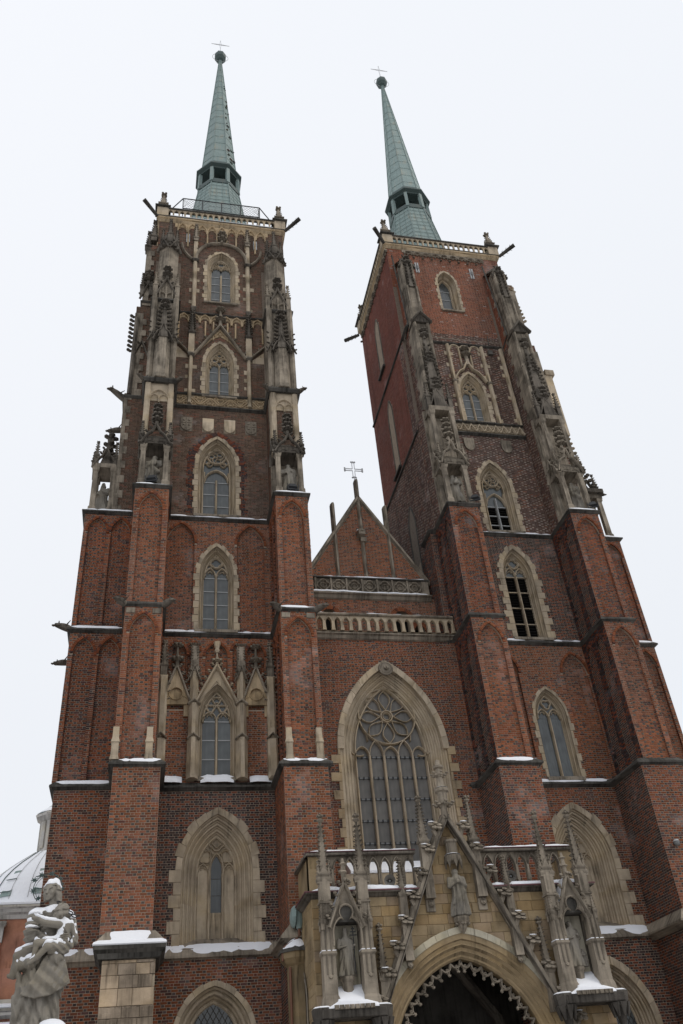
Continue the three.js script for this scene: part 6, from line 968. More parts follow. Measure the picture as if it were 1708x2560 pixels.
// ------------------------------------------------------------------ the porch
function porch() {
  const root = thing('church_porch', 'ochre sandstone porch with steep crocketed gable, pinnacles and cusped portal arch', 'porch', [11.7, 0, 0]);
  const zf = 5.9, A = new Lancet(.05, 2.9, 0, 3.65, 3.65 + 3.53), X = 5.6, snow = new Geo(), hid = (u, v) => abs(u) < 1.2;
  // arch: inset negative = outwards
  const gab = (y) => .06 + .48 * (12.27 - y);
  { // front wall with its opening, ashlar laid on it
    const hole = A.path(-.8, 10, .001).reverse(); const W = new Geo(); W.add(plate([[-X, 0], [X, 0], [X, 9.5], [1.42, 9.5], [.07, 12.3], [-1.28, 9.5], [-X, 9.5]], zf - .6, zf - .04, [hole])); W.add(box(-X, -X + .6, 0, 9.5, 0, zf - .6)); W.add(box(X - .6, X, 0, 9.5, 2.8, zf - .6)); const wall = W.build('wall', M.ochre, root);
    const hs = .36; let row = 0;
    for (let y = 2.2; y < 12.1; y += hs, row++) { let x = -X - (row % 2 ? .34 : 0); while (x < X) { const w = rr(.5, .78), a = max(x, -X), b = min(x + w, X); x += w; const ym = y + hs / 2, xm = (a + b) / 2; if (b - a < .1) continue; if (y + hs > 9.5 && (abs(xm - .07) > gab(y + hs) - .1)) continue; const ah = A.halfAt(ym, -.86); let a2 = a, b2 = b; if (ah > 0) { if (abs(xm - .05) < ah) { if (xm < .05 && a < .05 - ah - .12) b2 = .05 - ah; else if (xm > .05 && b > .05 + ah + .12) a2 = .05 + ah; else continue; } } if (ym > 9.5) { const g = gab(y + hs) - .05; a2 = max(a2, .07 - g); b2 = min(b2, .07 + g); if (b2 - a2 < .08) continue; } one('stone_block', box(a2 + .005, b2 - .005, y + .005, y + hs - .005, zf - .06, zf + rr(-.012, .004), .01), M.ochre, wall, (() => { const k = rr(.80, 1.08), c = rnd(); return [k, k * (c < .3 ? .94 : 1), k * (c < .3 ? .85 : c > .8 ? 1.12 : 1)]; })()); } }
    for (let y = 5.2, r2 = 0; y < 9.4; y += hs, r2++) { let z = .6 - (r2 % 2 ? .3 : 0); while (z < zf - .05) { const w = rr(.55, .9), a = max(z, .2), b = min(z + w, zf - .04); z += w; if (b - a > .1) one('stone_block', box(a + .005, b - .005, y + .005, y + hs - .005, -.03, rr(.0, .015), .01), M.ochre, wall, rr(.78, 1.02), LEFT(-X)); } }
  }
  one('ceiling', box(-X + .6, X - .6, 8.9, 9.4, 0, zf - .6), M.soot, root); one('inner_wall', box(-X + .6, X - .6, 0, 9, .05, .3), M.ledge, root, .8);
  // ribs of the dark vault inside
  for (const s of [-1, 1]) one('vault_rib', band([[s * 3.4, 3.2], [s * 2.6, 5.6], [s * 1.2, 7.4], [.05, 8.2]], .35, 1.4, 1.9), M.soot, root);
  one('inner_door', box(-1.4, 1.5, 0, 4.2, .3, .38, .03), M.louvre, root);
  // moulded arch, white label and cusped fringe
  { const F = new Geo(); F.add(jamb(A, [[-.78, zf], [-.78, zf + .05], [-.6, zf + .02], [-.56, zf - .06], [-.48, zf - .1], [-.42, zf - .06], [-.34, zf - .2], [-.28, zf - .24], [-.22, zf - .2], [-.12, zf - .34], [-.06, zf - .36], [0, zf - .44], [0, zf - .8]], 16, 2)); const w = F.build('portal_arch', M.ochre, root); for (let k = 0; k < 12; k++) for (const m of [0, 1]) { const n = 16, N = 34, a = 1 + k / 12 * n, b = 1 + (k + 1) / 12 * n - .03; one('voussoir', ringBlock(A, -1.02, -.78, m ? N - b : a, m ? N - a : b, zf - .1, zf + .09 + rr(-.006, .006), n), M.plaster, w, rr(.88, 1.08)); }
    const n = 26, P = A.path(.02, 60, 3); let tot = 0; const len = [0]; for (let i = 1; i < P.length; i++) { tot += Math.hypot(P[i][0] - P[i - 1][0], P[i][1] - P[i - 1][1]); len.push(tot); }
    for (let k = 0; k < n; k++) { const d = (k + .5) / n * tot; let i = 1; while (len[i] < d) i++; const t = (d - len[i - 1]) / (len[i] - len[i - 1]), x = lerp(P[i - 1][0], P[i][0], t), y = lerp(P[i - 1][1], P[i][1], t), an = Math.atan2(P[i][1] - P[i - 1][1], P[i][0] - P[i - 1][0]) - PI / 2, wd = tot / n, m = T4(x, y, zf - .62).multiply(R4(AZ, an + PI / 2)), G = new Geo();
      // in local axes: +x inwards is -y ; the scallop hangs down (-y)
      G.add(band(circ(0, -.02, wd * .48, 10, PI, 2 * PI).map(([a, b]) => [a, -b * -1 * 1]), .06, 0, .16)); for (const s of [-1, 1]) { G.add(band(circ(s * wd * .2, -.12, wd * .17, 8, PI * (s > 0 ? 1.0 : .8), PI * (s > 0 ? 2.2 : 2.0)), .05, .02, .14)); G.add(knobGeo.clone().scale(.06, .07, .07), 1, T4(s * wd * .06, -.2, .08)); } G.add(knobGeo.clone().scale(.075, .085, .08), 1.05, T4(0, -.36, .08)); G.add(band([[-wd * .48, 0], [0, -.33], [wd * .48, 0]].map(([a, b]) => [a, b]), .05, .02, .13)); G.move(m).build('cusp', M.grey, w); }
  }
  // steep gable with crockets
  for (const s of [-1, 1]) { const p = [[.07, 12.35]]; for (let i = 1; i <= 8; i++) { const y = lerp(12.35, 4.6, i / 8); p.push([.07 + s * (gab(y) + .06), y]); } const w = one('raking_moulding', band(p, .3, zf - .1, zf + .3), M.grey, root, 1); one('raking_moulding', band(p.map(([x, y]) => [x - s * .1, y - .02]), .07, zf + .1, zf + .38), M.soot, root, 1.3);
    for (let i = 0; i < 9; i++) { const y = 11.85 - i * .86, x = .07 + s * (gab(y) + .34), G = new Geo(); G.add(rod([V(x - s * .12, y - .34, zf + .2), V(x + s * .02, y - .08, zf + .22)], .1, 6)); for (const [dx, dy, dz, r] of [[.04, 0, 0, .19], [.22, .07, .06, .15], [-.12, .09, .08, .14], [.07, .15, .1, .12], [.2, -.07, .16, .13], [-.02, -.06, .19, .13], [.3, .0, .0, .1]].map(([p, q, r2, r3]) => [p * s, q, r2, r3])) G.add(knobGeo.clone().scale(r, r * .75, r), rr(.8, 1.1), T4(x + s * dx, y + dy, zf + .22 + dz)); G.build('crocket', M.grey, root); if (rnd() < .75) snow.add(knobGeo.clone().scale(.17, .045, .15), 1, T4(x + s * .08, y + .21, zf + .26)); } }
  { const G = new Geo(), c = .05; const ring = (y, r, n = 7) => { for (let k = 0; k < n; k++) { const a = 2 * PI * k / n; for (const [q, dy, q2] of [[1, 0, 1], [1.35, .08, .75]]) G.add(knobGeo.clone().scale(r * .42 * q2, r * .34 * q2, r * .42 * q2), rr(.75, 1.05), T4(c + sin(a) * r * q, y + dy, zf + .2 + cos(a) * r * q)); } }; G.add(turned([[12.2, .16], [12.9, .12]], 8, 0, 0, c, zf + .2)); ring(12.75, .3, 6); G.add(turned([[12.8, .2], [13.25, .22], [13.3, .3], [13.4, .32], [13.46, .2], [13.9, .13]], 8, 0, 0, c, zf + .2)); ring(13.98, .24, 6); G.add(turned([[13.9, .16], [14.25, .12], [14.3, .22], [14.38, .24], [14.44, .12], [14.55, .1], [14.62, .11], [14.66, .04]], 8, 0, 0, c, zf + .2)); G.build('finial', M.grey, root); snow.add(turned([[13.45, .29], [13.48, .2]], 8, 0, 0, c, zf + .2)); }
  // ledge, snow, balustrade
  const segs = [[-X, -1.35], [1.5, X]]; const lp = [[-X, .2], [-X, zf], [X, zf], [X, 2.8]];
  for (const [a, b] of segs) { const P = a < 0 ? [[-X, .2], [-X, zf - .02], [b, zf - .02]] : [[a, zf - .02], [X, zf - .02], [X, 2.8]]; new Geo().add(ledgeGeo(P, 9.55, .26, .08, .2)).build('string_course', M.soot, root); new Geo().add(loft(planRings(P, [[.2, 9.6], [.29, 9.6], [.29, 9.55], [.2, 9.55]].slice().reverse().reverse()))).build('ledge_edging', M.redlead, root); snow.add(snowStrip([a, zf - .15], [b, zf - .15], 9.62, .4, .16, .0)); snow.add(snowStrip([a, zf - .5], [b, zf - .5], 9.72, .2, .1, 0)); }
  const zb = zf - .32;
  for (const [a, b] of segs) {
    const a1 = a < 0 ? a + .45 : a, b1 = a < 0 ? b : b - .75, n = Math.round((b1 - a1) / .49), w = (b1 - a1) / n, holes = []; for (let i = 0; i < n; i++) holes.push(new Lancet(a1 + (i + .5) * w, w * .38, 9.82, 10.5, 10.86).path(0, 6).reverse());
    one('balustrade', plate([[a1, 9.75], [b1, 9.75], [b1, 10.98], [a1, 10.98]], zb - .16, zb, holes), M.grey, root, .95); for (let i = 0; i < n; i++) { one('arch_moulding', band(new Lancet(a1 + (i + .5) * w, w * .42, 9.9, 10.45, 10.9).path(0, 6), .07, zb - .02, zb + .07), M.grey, root, rr(.9, 1.1)); one('baluster', box(-.05, .05, 9.75, 10.5, 0, .08, .03), M.grey, root, rr(.85, 1.1), T4(a1 + i * w, 0, zb)); }
    one('balustrade_pier', a < 0 ? box(a, a1, 9.7, 10.98, zb - .4, zb + .06, .02) : box(b1, b, 9.7, 10.98, zb - .4, zb + .06, .02), M.ochre, root, .95); one('coping', box(a - .1, b + .05, 10.98, 11.1, zb - .3, zb + .2, .03), M.soot, root, 1.2); one('coping_edging', box(a - .12, b + .06, 11.1, 11.13, zb - .32, zb + .22), M.redlead, root); snow.add(snowStrip([a - .1, zb - .2], [b + .05, zb - .2], 11.13, .4, .1, .02));
  }
  for (const s of [-1, 1]) { const Mx = s < 0 ? LEFT(-X) : RIGHT(X), u0 = s < 0 ? .3 : -zb, u1 = s < 0 ? zb - .05 : -2.9; one('balustrade', box(u0, u1, 9.65, 10.98, -.2, 0), M.ochre, root, .85, Mx); one('coping', box(u0, u1, 10.98, 11.1, -.25, .15, .03), M.soot, root, 1.1, Mx); }
  one('terrace', box(-X + .2, X - .2, 9.4, 9.55, .1, zb - .2), M.ledge, root); one('snow', box(-X + .25, X - .25, 9.55, 9.68, .1, zb - .25), M.snow, root);
  snow.add(loft([[V(-2.9, 11.45, .05), V(-2.9, 11.5, 1.0), V(-2.9, 11.6, 1.02), V(-2.9, 12.2, .05)].reverse(), [V(2.9, 11.45, .05), V(2.9, 11.5, 1.0), V(2.9, 11.6, 1.02), V(2.9, 12.2, .05)].reverse()])); one('window_apron', box(-3.2, 3.2, 9.5, 11.48, 0, .95), M.stone, root, .8);
  // pinnacles along the parapet and beside the gable
  const pin = (x, y, z, r, hs, ht, cs = .5, m = M.grey) => { const G = new Geo(); pinnacle(G, x, y, z, r, hs, ht, { crockets: 9, cs, tint: .88, ct: .55 }); G.build('pinnacle', m, root); };
  for (const s of [-1, 1]) {
    const c = .05; const G = new Geo(); G.add(sq([[9.2, .19], [9.5, .18], [11.2, .16]], c + s * 1.05, zf + .12)); G.add(box(c + s * 1.05 - .18, c + s * 1.05 + .18, 8.75, 9.2, zf, zf + .1, .02), 1.1); G.add(knobGeo.clone().scale(.13, .17, .12), .9, T4(c + s * 1.05, 9.0, zf + .14)); G.add(knobGeo.clone().scale(.04, .06, .05), .9, T4(c + s * 1.05, 8.99, zf + .26)); G.build('pinnacle_shaft', M.grey, root); pin(c + s * 1.05, 11.2, zf + .12, .17, .1, 1.9);
    const H2 = new Geo(); H2.add(sq([[7.1, .16], [9.3, .14]], c + s * 2.15, zf + .12)); H2.add(knobGeo.clone().scale(.13, .18, .12), .9, T4(c + s * 2.15, 6.95, zf + .14)); H2.add(knobGeo.clone().scale(.04, .05, .05), .9, T4(c + s * 2.15, 6.94, zf + .26)); H2.build('pinnacle_shaft', M.grey, root); pin(c + s * 2.15, 9.3, zf + .12, .14, .05, 1.4);
    pin(c + s * 3.18, 5.2, zf + .12, .16, 1.3, 1.95, .4); 
  }
  // statue between bracket and canopy
  { const G = new Geo(), z = zf + .22, c = .1; G.add(turned([[7.95, .06], [8.1, .16], [8.25, .2], [8.32, .3], [8.42, .32], [8.5, .3]], 8, 0, 0, c, z)); for (let k = 0; k < 7; k++) G.add(knobGeo.clone().scale(.08, .08, .08), .8, T4(c + .24 * sin(k), 8.24, z + .24 * cos(k))); G.build('bracket', M.grey, root); const C = new Geo(); C.add(turned([[10.5, .34], [10.72, .34], [10.78, .24], [11.2, .22], [11.26, .27], [11.34, .27]], 8, PI / 8, 0, c, z)); for (let k = 0; k < 8; k++) { const a = k * PI / 4; C.add(loft([[V(-.1, 10.55, 0), V(.1, 10.55, 0), V(0, 10.25, 0)].reverse(), [V(-.1, 10.55, .05), V(.1, 10.55, .05), V(0, 10.25, .05)].reverse()]), .9, T4(c, 0, z).multiply(R4(AY, a)).multiply(T4(0, 0, .3))); } C.build('canopy', M.grey, root); snow.add(turned([[10.78, .33], [10.82, .22]], 8, PI / 8, 0, c, z)); }
  // statue tabernacles on both sides
  for (const s of [-1, 1]) tabernacle(root, s * 4.48 + (s < 0 ? 0 : -.02), snow);
  // wreath loudspeakers are separate things; a side opening in the left flank
  { const L = new Lancet(3.6, .5, 2, 6.4, 7.2), G = new Geo(); G.add(jamb(L, [[-.14, .05], [0, .05], [.06, .01], [.1, .06]], 8)); G.move(LEFT(-X)).build('side_opening', M.grey, root); one('dark_opening', plate(L.path(.06, 6).reverse(), .015, .03), M.black, root, 1, LEFT(-X)); }
  snow.build('snow', M.snow, root);
}
function tabernacle(root, x, snow) {
  const z = 6.55, zb = 5.93, G = new Geo();
  // base platform on hanging corbels
  const B = new Geo(); B.add(box(x - 1.15, x + 1.15, 5.32, 5.62, zb, z + .38, .03)); B.build('platform', M.crust, root); const T = new Geo(); for (let i = 0; i < 8; i++) T.add(box(-.08, .08, 0, .14, 0, .06, .015), rr(.9, 1.2), T4(x - .62 + i * .18, 5.58, z + .38)); T.build('merlon', M.grey, root, { kind: 'stuff' });
  for (const k of [-1, 1]) { const C = new Geo(), cx = x + k * 1.05; C.add(turned([[5.18, .32], [5.5, .38], [5.64, .4], [5.68, .36]], 8, PI / 8, 0, cx, z)); for (let i = 0; i < 8; i++) { const a = i * PI / 4; C.add(loft([[V(-.13, 5.3, 0), V(.13, 5.3, 0), V(.03, 4.85, -.1), V(-.03, 4.85, -.1)].reverse(), [V(-.13, 5.3, .06), V(.13, 5.3, .06), V(.02, 4.85, -.04), V(-.02, 4.85, -.04)].reverse()]), .9, T4(cx, 0, z).multiply(R4(AY, a)).multiply(T4(0, 0, .33))); } C.add(turned([[4.4, .05], [5.2, .28]], 8, 0, 0, cx, z), .7); C.build('corbel_canopy', M.crust, root); snow.add(turned([[5.68, .38], [5.73, .3], [5.74, .05]], 8, PI / 8, 0, cx, z)); }
  snow.add(loft([[V(x - .95, 5.63, z + .36), V(x + .95, 5.63, z + .36), V(x + .95, 5.63, zb), V(x - .95, 5.63, zb)], [V(x - .5, 5.86, z + .28), V(x + .5, 5.8, z + .28), V(x + .55, 6.45, zb + .04), V(x - .5, 6.4, zb + .04)]]));
  // two bundled posts
  for (const k of [-1, 1]) {
    const cx = x + k * .72, P = new Geo(); P.add(sq([[5.65, .32], [5.95, .28], [6.05, .24], [7.32, .23]], cx, z - .1)); P.add(sq([[7.3, .24], [7.36, .28], [7.44, .26], [7.48, .2]], cx, z - .1), .85); P.add(sq([[7.46, .22], [8.3, .2]], cx, z - .1)); for (const q of [-1, 1]) P.add(rod([V(cx + q * .09, 6.7, z + .14), V(cx + q * .09, 8.5, z + .11)], .035), .6); P.add(knobGeo.clone().scale(.09, .12, .09), .9, T4(cx, 6.62, z + .13)); P.build('post', M.grey, root); snow.add(box(cx - .26, cx + .26, 7.45, 7.48, z - .3, z + .14));
    const Q = new Geo(); for (const q of [-1, 1]) for (const r of [-1, 1]) pinnacle(Q, cx + q * .16, 8.15, z - .1 + r * .16, .075, .25, .8, { crockets: 5, cs: .55 }); Q.add(sq([[8.2, .16], [9.25, .18]], cx, z - .12)); Q.build('pinnacle_cluster', M.grey, root, {});
    const R = new Geo(); R.add(sq([[9.1, .2], [9.9, .19]], cx, z - .12)); R.add(sq([[9.05, .24], [9.12, .24]], cx, z - .12), .8); for (const q of [-1, 1]) pinnacle(R, cx + q * .2, 9.75, z - .02, .08, .1, .75, { crockets: 4, cs: .6 }); pinnacle(R, cx, 9.9, z - .12, .175, .15, 2.35, { crockets: 9, cs: .5, tint: .92, ct: .55 }); R.build('pinnacle', M.grey, root);
  }
  // trefoiled front arch under its gablet
  const ho = []; { const l = new Lancet(x, .52, 7.6, 8.05, 8.6).path(0, 8); const top = circ(x, 8.72, .26, 12, -.95 - 0, PI + .95); const left = l.filter(([a, b]) => a < x - .2 && b < 8.62), right = l.filter(([a, b]) => a > x + .2 && b < 8.62); ho.push(...left, ...top.slice().reverse(), ...right); }
  const A = new Geo(); A.add(plate([[x - .58, 7.62], [x - .6, 8.4], [x, 9.72], [x + .6, 8.4], [x + .58, 7.62], ...ho.slice().reverse()].reverse(), z - .05, z + .1)); A.build('niche_arch', M.grey, root);
  const K = new Geo(); K.add(band(ho, .07, z + .08, z + .17)); gable(K, x, .66, 8.2, 9.75, z + .04, z + .24, { w: .13, crockets: 4, cs: .16 }); K.add(turned([[9.7, .08], [10.05, .1], [10.1, .17], [10.16, .1], [10.35, .07], [10.4, .15], [10.46, .06], [10.6, .05]], 8, 0, 0, x, z + .12)); for (let i = 0; i < 6; i++) crocketInto(K, V(x, 9.78 + (i > 3 ? .3 : 0), z + .12), V(sin(i), 0, cos(i)), .16); K.build('gablet', M.grey, root);
  one('roof', loft([[V(x - .62, 8.4, z + .04), V(x + .62, 8.4, z + .04), V(x, 9.66, z + .04)], [V(x - .62, 8.4, zb - .02), V(x + .62, 8.4, zb - .02), V(x, 9.66, zb - .02)]].reverse()), M.ledge, root); snow.add(loft([[V(x - .6, 8.45, z), V(x - .64, 8.5, z), V(x - .06, 9.7, z), V(x - .02, 9.66, z)], [V(x - .6, 8.45, zb), V(x - .64, 8.5, zb), V(x - .06, 9.7, zb), V(x - .02, 9.66, zb)]])); snow.add(loft([[V(x + .6, 8.45, z), V(x + .64, 8.5, z), V(x + .06, 9.7, z), V(x + .02, 9.66, z)], [V(x + .6, 8.45, zb), V(x + .64, 8.5, zb), V(x + .06, 9.7, zb), V(x + .02, 9.66, zb)]]));
  one('niche_back', box(x - .56, x + .56, 5.62, 8.6, zb, zb + .03), M.plaster, root); for (const k of [-1, 1]) one('niche_jamb', box(x + k * .56 - .05, x + k * .56 + .05, 5.62, 8.6, zb, zb + .2, .02), M.soot, root);
}
tower(2.95, true);
tower(20.55, false);
nave();
porch();
// ------------------------------------------------------------------ statues in the niches
const GN = 'stone saints in the tower niches';
placeSaint('book', 3, 'robed stone saint in the niche left of the left tower\'s broad window', -.82, Y4 + .1, 2.1, 2.15, -.25, M.statue, GN, .4);
placeSaint('cloak', 8, 'robed stone saint in the niche right of the left tower\'s broad window', 6.72, Y4 + .1, 2.1, 2.15, -.1, M.statue, GN, .4);
placeSaint('mitre', 12, 'shadowed stone saint in the open side niche at the far left, seen against the sky', -3.65, Y4 + .1, -.85, 2.2, -.6, M.statue, GN, .4);
placeSaint('child', 17, 'stone figure holding a child in the niche left of the right tower\'s louvred window', 16.75, Y4 + .1, 2.05, 2.2, -.5, M.statue, GN, .4);
placeSaint('book', 23, 'stone saint in the niche right of the right tower\'s louvred window', 24.4, Y4 + .1, 2.05, 2.2, -.5, M.statue, GN, .4);
placeSaint('praying', 31, 'slim stone woman with folded hands on a bracket in the porch gable', 11.8, 8.5, 6.12, 1.72, -.1, M.statue, 'porch statues', .02, .016);
{ const o = placeSaint('staff', 41, 'bearded stone pope with triple cross staff in the porch\'s left tabernacle', 7.2, 5.72, 6.2, 1.5, .05, M.statue, 'porch statues', .95, .016); const s = new Geo(); s.add(rod([V(.27, 1.0, .22), V(.27, 2.55, .2)], .018)); for (const [y, w] of [[2.25, .14], [2.36, .1], [2.46, .06]]) s.add(box(.27 - w, .27 + w, y, y + .035, .19, .22)); s.build('cross_staff', M.iron, o); }
{ const o = placeSaint('cloak', 47, 'brown weathered stone figure with a small kneeler in the porch\'s right tabernacle', 16.05, 5.72, 6.2, 1.6, .2, M.statue, 'porch statues', .85, .016); one('kneeling_figure', saint('book', 55, .03).scale(.75, .62, .75), M.statue, o, .8, T4(.3, .85, .1)); }
// ------------------------------------------------------------------ floodlights and loudspeakers
function flood(label, x, y, z, turn) { const o = thing('floodlight', label, 'floodlight', [x, y, z], 'black floodlights on the buttress tops'); o.rotation.y = turn; one('housing', loft([[V(-.24, .2, -.12), V(.24, .2, -.12), V(.16, .55, -.12), V(-.16, .55, -.12)].map((v) => v.applyAxisAngle(AX, .5)), [V(-.3, .16, .14), V(.3, .16, .14), V(.3, .62, .14), V(-.3, .62, .14)].map((v) => v.applyAxisAngle(AX, .5))]), M.iron, o); one('glass_front', box(-.26, .26, .2, .58, .145, .155), M.glass, o, .4, R4(AX, .5)); const s = new Geo(); for (const k of [-1, 1]) s.add(beam(V(k * .3, 0, 0), V(k * .3, .4, 0), .04)); s.add(beam(V(-.3, .02, 0), V(.3, .02, 0), .05)); s.build('bracket', M.iron, o); }
flood('black floodlight under the saint left of the left tower\'s broad window', -.95, Y4 + .3, 2.82, 2.9);
flood('black floodlight under the saint right of the left tower\'s broad window', 6.85, Y4 + .3, 2.82, 3.2);
flood('black floodlight on the buttress beside the child-holding figure', 17.55, Y4 + .3, 2.82, 2.7);
flood('black floodlight on the rightmost buttress top, right tower', 25.05, Y4 + .3, 2.82, 2.7);
function horn(label, x, y, z, turn) { const o = thing('loudspeaker', label, 'loudspeaker', [x, y, z], 'horn loudspeakers on the porch ledge'); o.rotation.set(.15, turn, 0); one('horn', turned([[-.32, .05], [-.2, .06], [-.08, .1], [.02, .2], [.04, .22], [.03, .19], [-.06, .09], [-.18, .04]], 18, 0, .7), M.ledge, o, 1.6, R4(AX, PI / 2)); one('driver', turned([[-.34, .02], [-.2, .05], [-.1, .035], [-.08, .01]], 10), M.bar, o, 1, R4(AX, PI / 2)); one('bracket', box(-.03, .03, -.28, -.05, -.2, -.14), M.iron, o); }
horn('round horn loudspeaker on the porch ledge left of the gable', 9.18, 9.92, 6.0, -.2);
horn('round horn loudspeaker on the porch ledge right of the gable', 14.15, 9.95, 6.0, -.35);
{ const o = thing('wall_lamp', 'small grey globe fixture on the far right brick buttress', 'lamp', [23.62, 11.85, 3.0]); one('globe', new THREE.SphereGeometry(.14, 14, 10), M.bar, o, .5, T4(0, 0, .22)); one('hood', turned([[.05, .16], [.14, .09], [.16, .02]], 12, 0, 0, 0, .22), M.bar, o); one('bracket', box(-.05, .05, -.06, .06, 0, .12), M.iron, o); }
// ------------------------------------------------------------------ downpipe with its copper hopper, and the stair turret it stands on
{ const o = thing('drainpipe', 'copper drainpipe with a green funnel head left of the porch', 'drainpipe', [0, 0, 0]); const h = new Geo(); h.add(turned([[8.85, .1], [9.0, .16], [9.2, .22], [9.45, .24], [9.5, .26]], 10, 0, 0, 5.98, 3.5)); h.build('hopper', M.copper, o); const c = new Geo(); c.add(turned([[-.05, .42], [.02, .4], [.1, .3], [.14, .1]], 12), 1, T4(5.78, 9.3, 3.45).multiply(R4(AZ, PI / 2.1))); c.build('hopper_lid', M.copper, o); one('pipe', rod([V(5.98, 8.9, 3.5), V(5.98, 8.62, 3.5), V(5.9, 8.5, 3.5), V(5.36, 8.2, 3.5), V(5.3, 8.05, 3.5), V(5.3, 7.72, 3.5)], .055, 8), M.brownCopper, o); one('pipe', rod([V(5.55, 7.5, 3.6), V(5.55, 2, 3.6)], .055, 8), M.brownCopper, o); }
{ const o = thing('stair_turret', 'low stone turret with a snow-capped slate roof left of the porch', 'turret', [6.0, 0, 3.2]); one('shaft', turned([[0, .52], [7.55, .52], [7.62, .62], [7.8, .78], [8.0, .8]], 8, PI / 8), M.ochre, o, .7); one('roof', turned([[8.0, .86], [8.1, .86], [8.55, .1]], 8, PI / 8), M.ledge, o); one('snow', turned([[8.14, .62], [8.26, .52], [8.5, .2], [8.56, .05]], 10, 0, .8), M.snow, o, 1, T4(-.12, 0, .12)); }
// ------------------------------------------------------------------ domed chapel behind on the left
{ const o = thing('domed_chapel', 'salmon chapel with a snow-covered green dome behind the left tower', 'chapel', [-6.9, 0, -29]);
  const w = 5; one('wall', box(-w, w, 0, 16.3, -w, w), M.pink, o); 
  for (const x of [-2.45, 2.45]) { const p = one('pilaster', box(x - .42, x + .42, 11.2, 14.2, w, w + .22, .03), M.pink, o, .95); one('pilaster', box(x - .62, x - .42, 11.2, 14.2, w, w + .1, .02), M.pink, o, .9); one('capital', loft([[V(x - .45, 14.2, w), V(x - .45, 14.2, w + .24), V(x + .45, 14.2, w + .24), V(x + .45, 14.2, w)], [V(x - .48, 15.1, w), V(x - .48, 15.1, w + .3), V(x + .48, 15.1, w + .3), V(x + .48, 15.1, w)], [V(x - .6, 15.3, w), V(x - .6, 15.3, w + .4), V(x + .6, 15.3, w + .4), V(x + .6, 15.3, w)], [V(x - .6, 15.45, w), V(x - .6, 15.45, w + .4), V(x + .6, 15.45, w + .4), V(x + .6, 15.45, w)]]), M.whitewash, o, .9); one('pilaster_base', box(x - .5, x + .5, 10.7, 11.2, w, w + .3, .03), M.whitewash, o, .9); }
  const P = [[-w, -w], [-w, w], [w, w], [w, -w]]; new Geo().add(loft(planRings(P, [[-.1, 16.4], [.7, 16.35], [.7, 16.22], [.5, 16.15], [.42, 15.95], [.2, 15.85], [.12, 15.6], [-.1, 15.6]]))).build('cornice', M.whitewash, o, {}); new Geo().add(loft(planRings(P, [[-.1, 11.0], [.2, 10.95], [.3, 10.7], [.3, 10.3], [.5, 10.2], [.5, 10.05], [.05, 9.9], [-.1, 9.9]]))).build('lower_cornice', M.whitewash, o); const sn = new Geo(); for (const y of [16.4, 10.5]) sn.add(loft(planRings(P, [[-.4, y + .3], [.3, y + .22], [.72, y + .1], [.72, y - .03], [-.4, y - .05]])));
  const prof = [[16.3, 5.15], [16.9, 4.95], [17.8, 4.6], [18.6, 4.1], [19.3, 3.45], [19.9, 2.75], [20.45, 2.0], [20.85, 1.45], [20.95, 1.3]], rAt = (y) => { let i = 0; while (i < prof.length - 2 && y > prof[i + 1][0]) i++; return lerp(prof[i][1], prof[i + 1][1], (y - prof[i][0]) / (prof[i + 1][0] - prof[i][0])); }; one('dome', turned(prof, 40, 0, .5), M.copper, o); sn.add(turned(prof.map(([y, r], i) => [y + .07, r + .03]), 40, 0, .5)); sn.build('snow', M.snow, o, {});
  for (let k = 0; k < 24; k++) { const a = k * PI / 12 + .1; one('dome_rib', rod(prof.slice(1).map(([y, r]) => V((r + .07) * sin(a), y + .08, (r + .07) * cos(a))), k % 3 ? .02 : .035, 4), k % 3 ? M.bar : M.copper, o, k % 3 ? 1.2 : .5); }
  for (const a of [-.5, -.02, .46, -1.0]) { const d = new Geo(), y0 = 17.2, y1 = 19.1; const q = (dx, y, off) => { const r = rAt(y) + off; return V(r * sin(a) + dx * cos(a), y, r * cos(a) - dx * sin(a)); }; d.add(loft([[q(-.42, y0, .02), q(.42, y0, .02), q(.24, y1, .02), q(-.24, y1, .02)], [q(-.42, y0, .14), q(.42, y0, .14), q(.24, y1, .14), q(-.24, y1, .14)]])); d.build('dome_hatch', M.copper, o); for (const y of [17.5, 18.4]) { const b = new Geo(); b.add(beam(q(-.4, y, .17), q(.4, y, .17), .05)); b.build('hatch_batten', M.copperDark, o); } }
  one('lantern', turned([[20.90, 1.35], [21.10, 1.2], [21.40, 1.12], [23.30, 1.12], [23.40, 1.25], [23.60, 1.55], [23.75, 1.6], [23.85, 1.5]], 8, PI / 8), M.whitewash, o); for (let k = 0; k < 8; k++) { const a = k * PI / 4; one('lantern_pilaster', box(-.16, .16, 21.30, 23.30, 0, .1, .02), M.whitewash, o, .9, R4(AY, a).multiply(T4(.0, 0, 1.05))); } one('lantern_dome', turned([[23.80, 1.45], [24.10, 1.2], [24.50, .7], [24.80, .25], [25.30, .08]], 16, 0, .6), M.copper, o); one('lantern_snow', turned([[23.88, 1.5], [24.16, 1.18], [24.55, .6], [24.80, .1]], 16, 0, .6), M.snow, o);
  one('annexe', box(-14, w, 0, 8.6, w, w + 7), M.pink, o); one('annexe_roof', loft([[V(-14, 8.6, w + 7.4), V(w + .3, 8.6, w + 7.4), V(w + .3, 8.7, w + 7.4), V(-14, 8.7, w + 7.4)], [V(-14, 9.6, w), V(w + .3, 9.6, w), V(w + .3, 9.75, w), V(-14, 9.75, w)]].reverse()), M.snow, o);
}
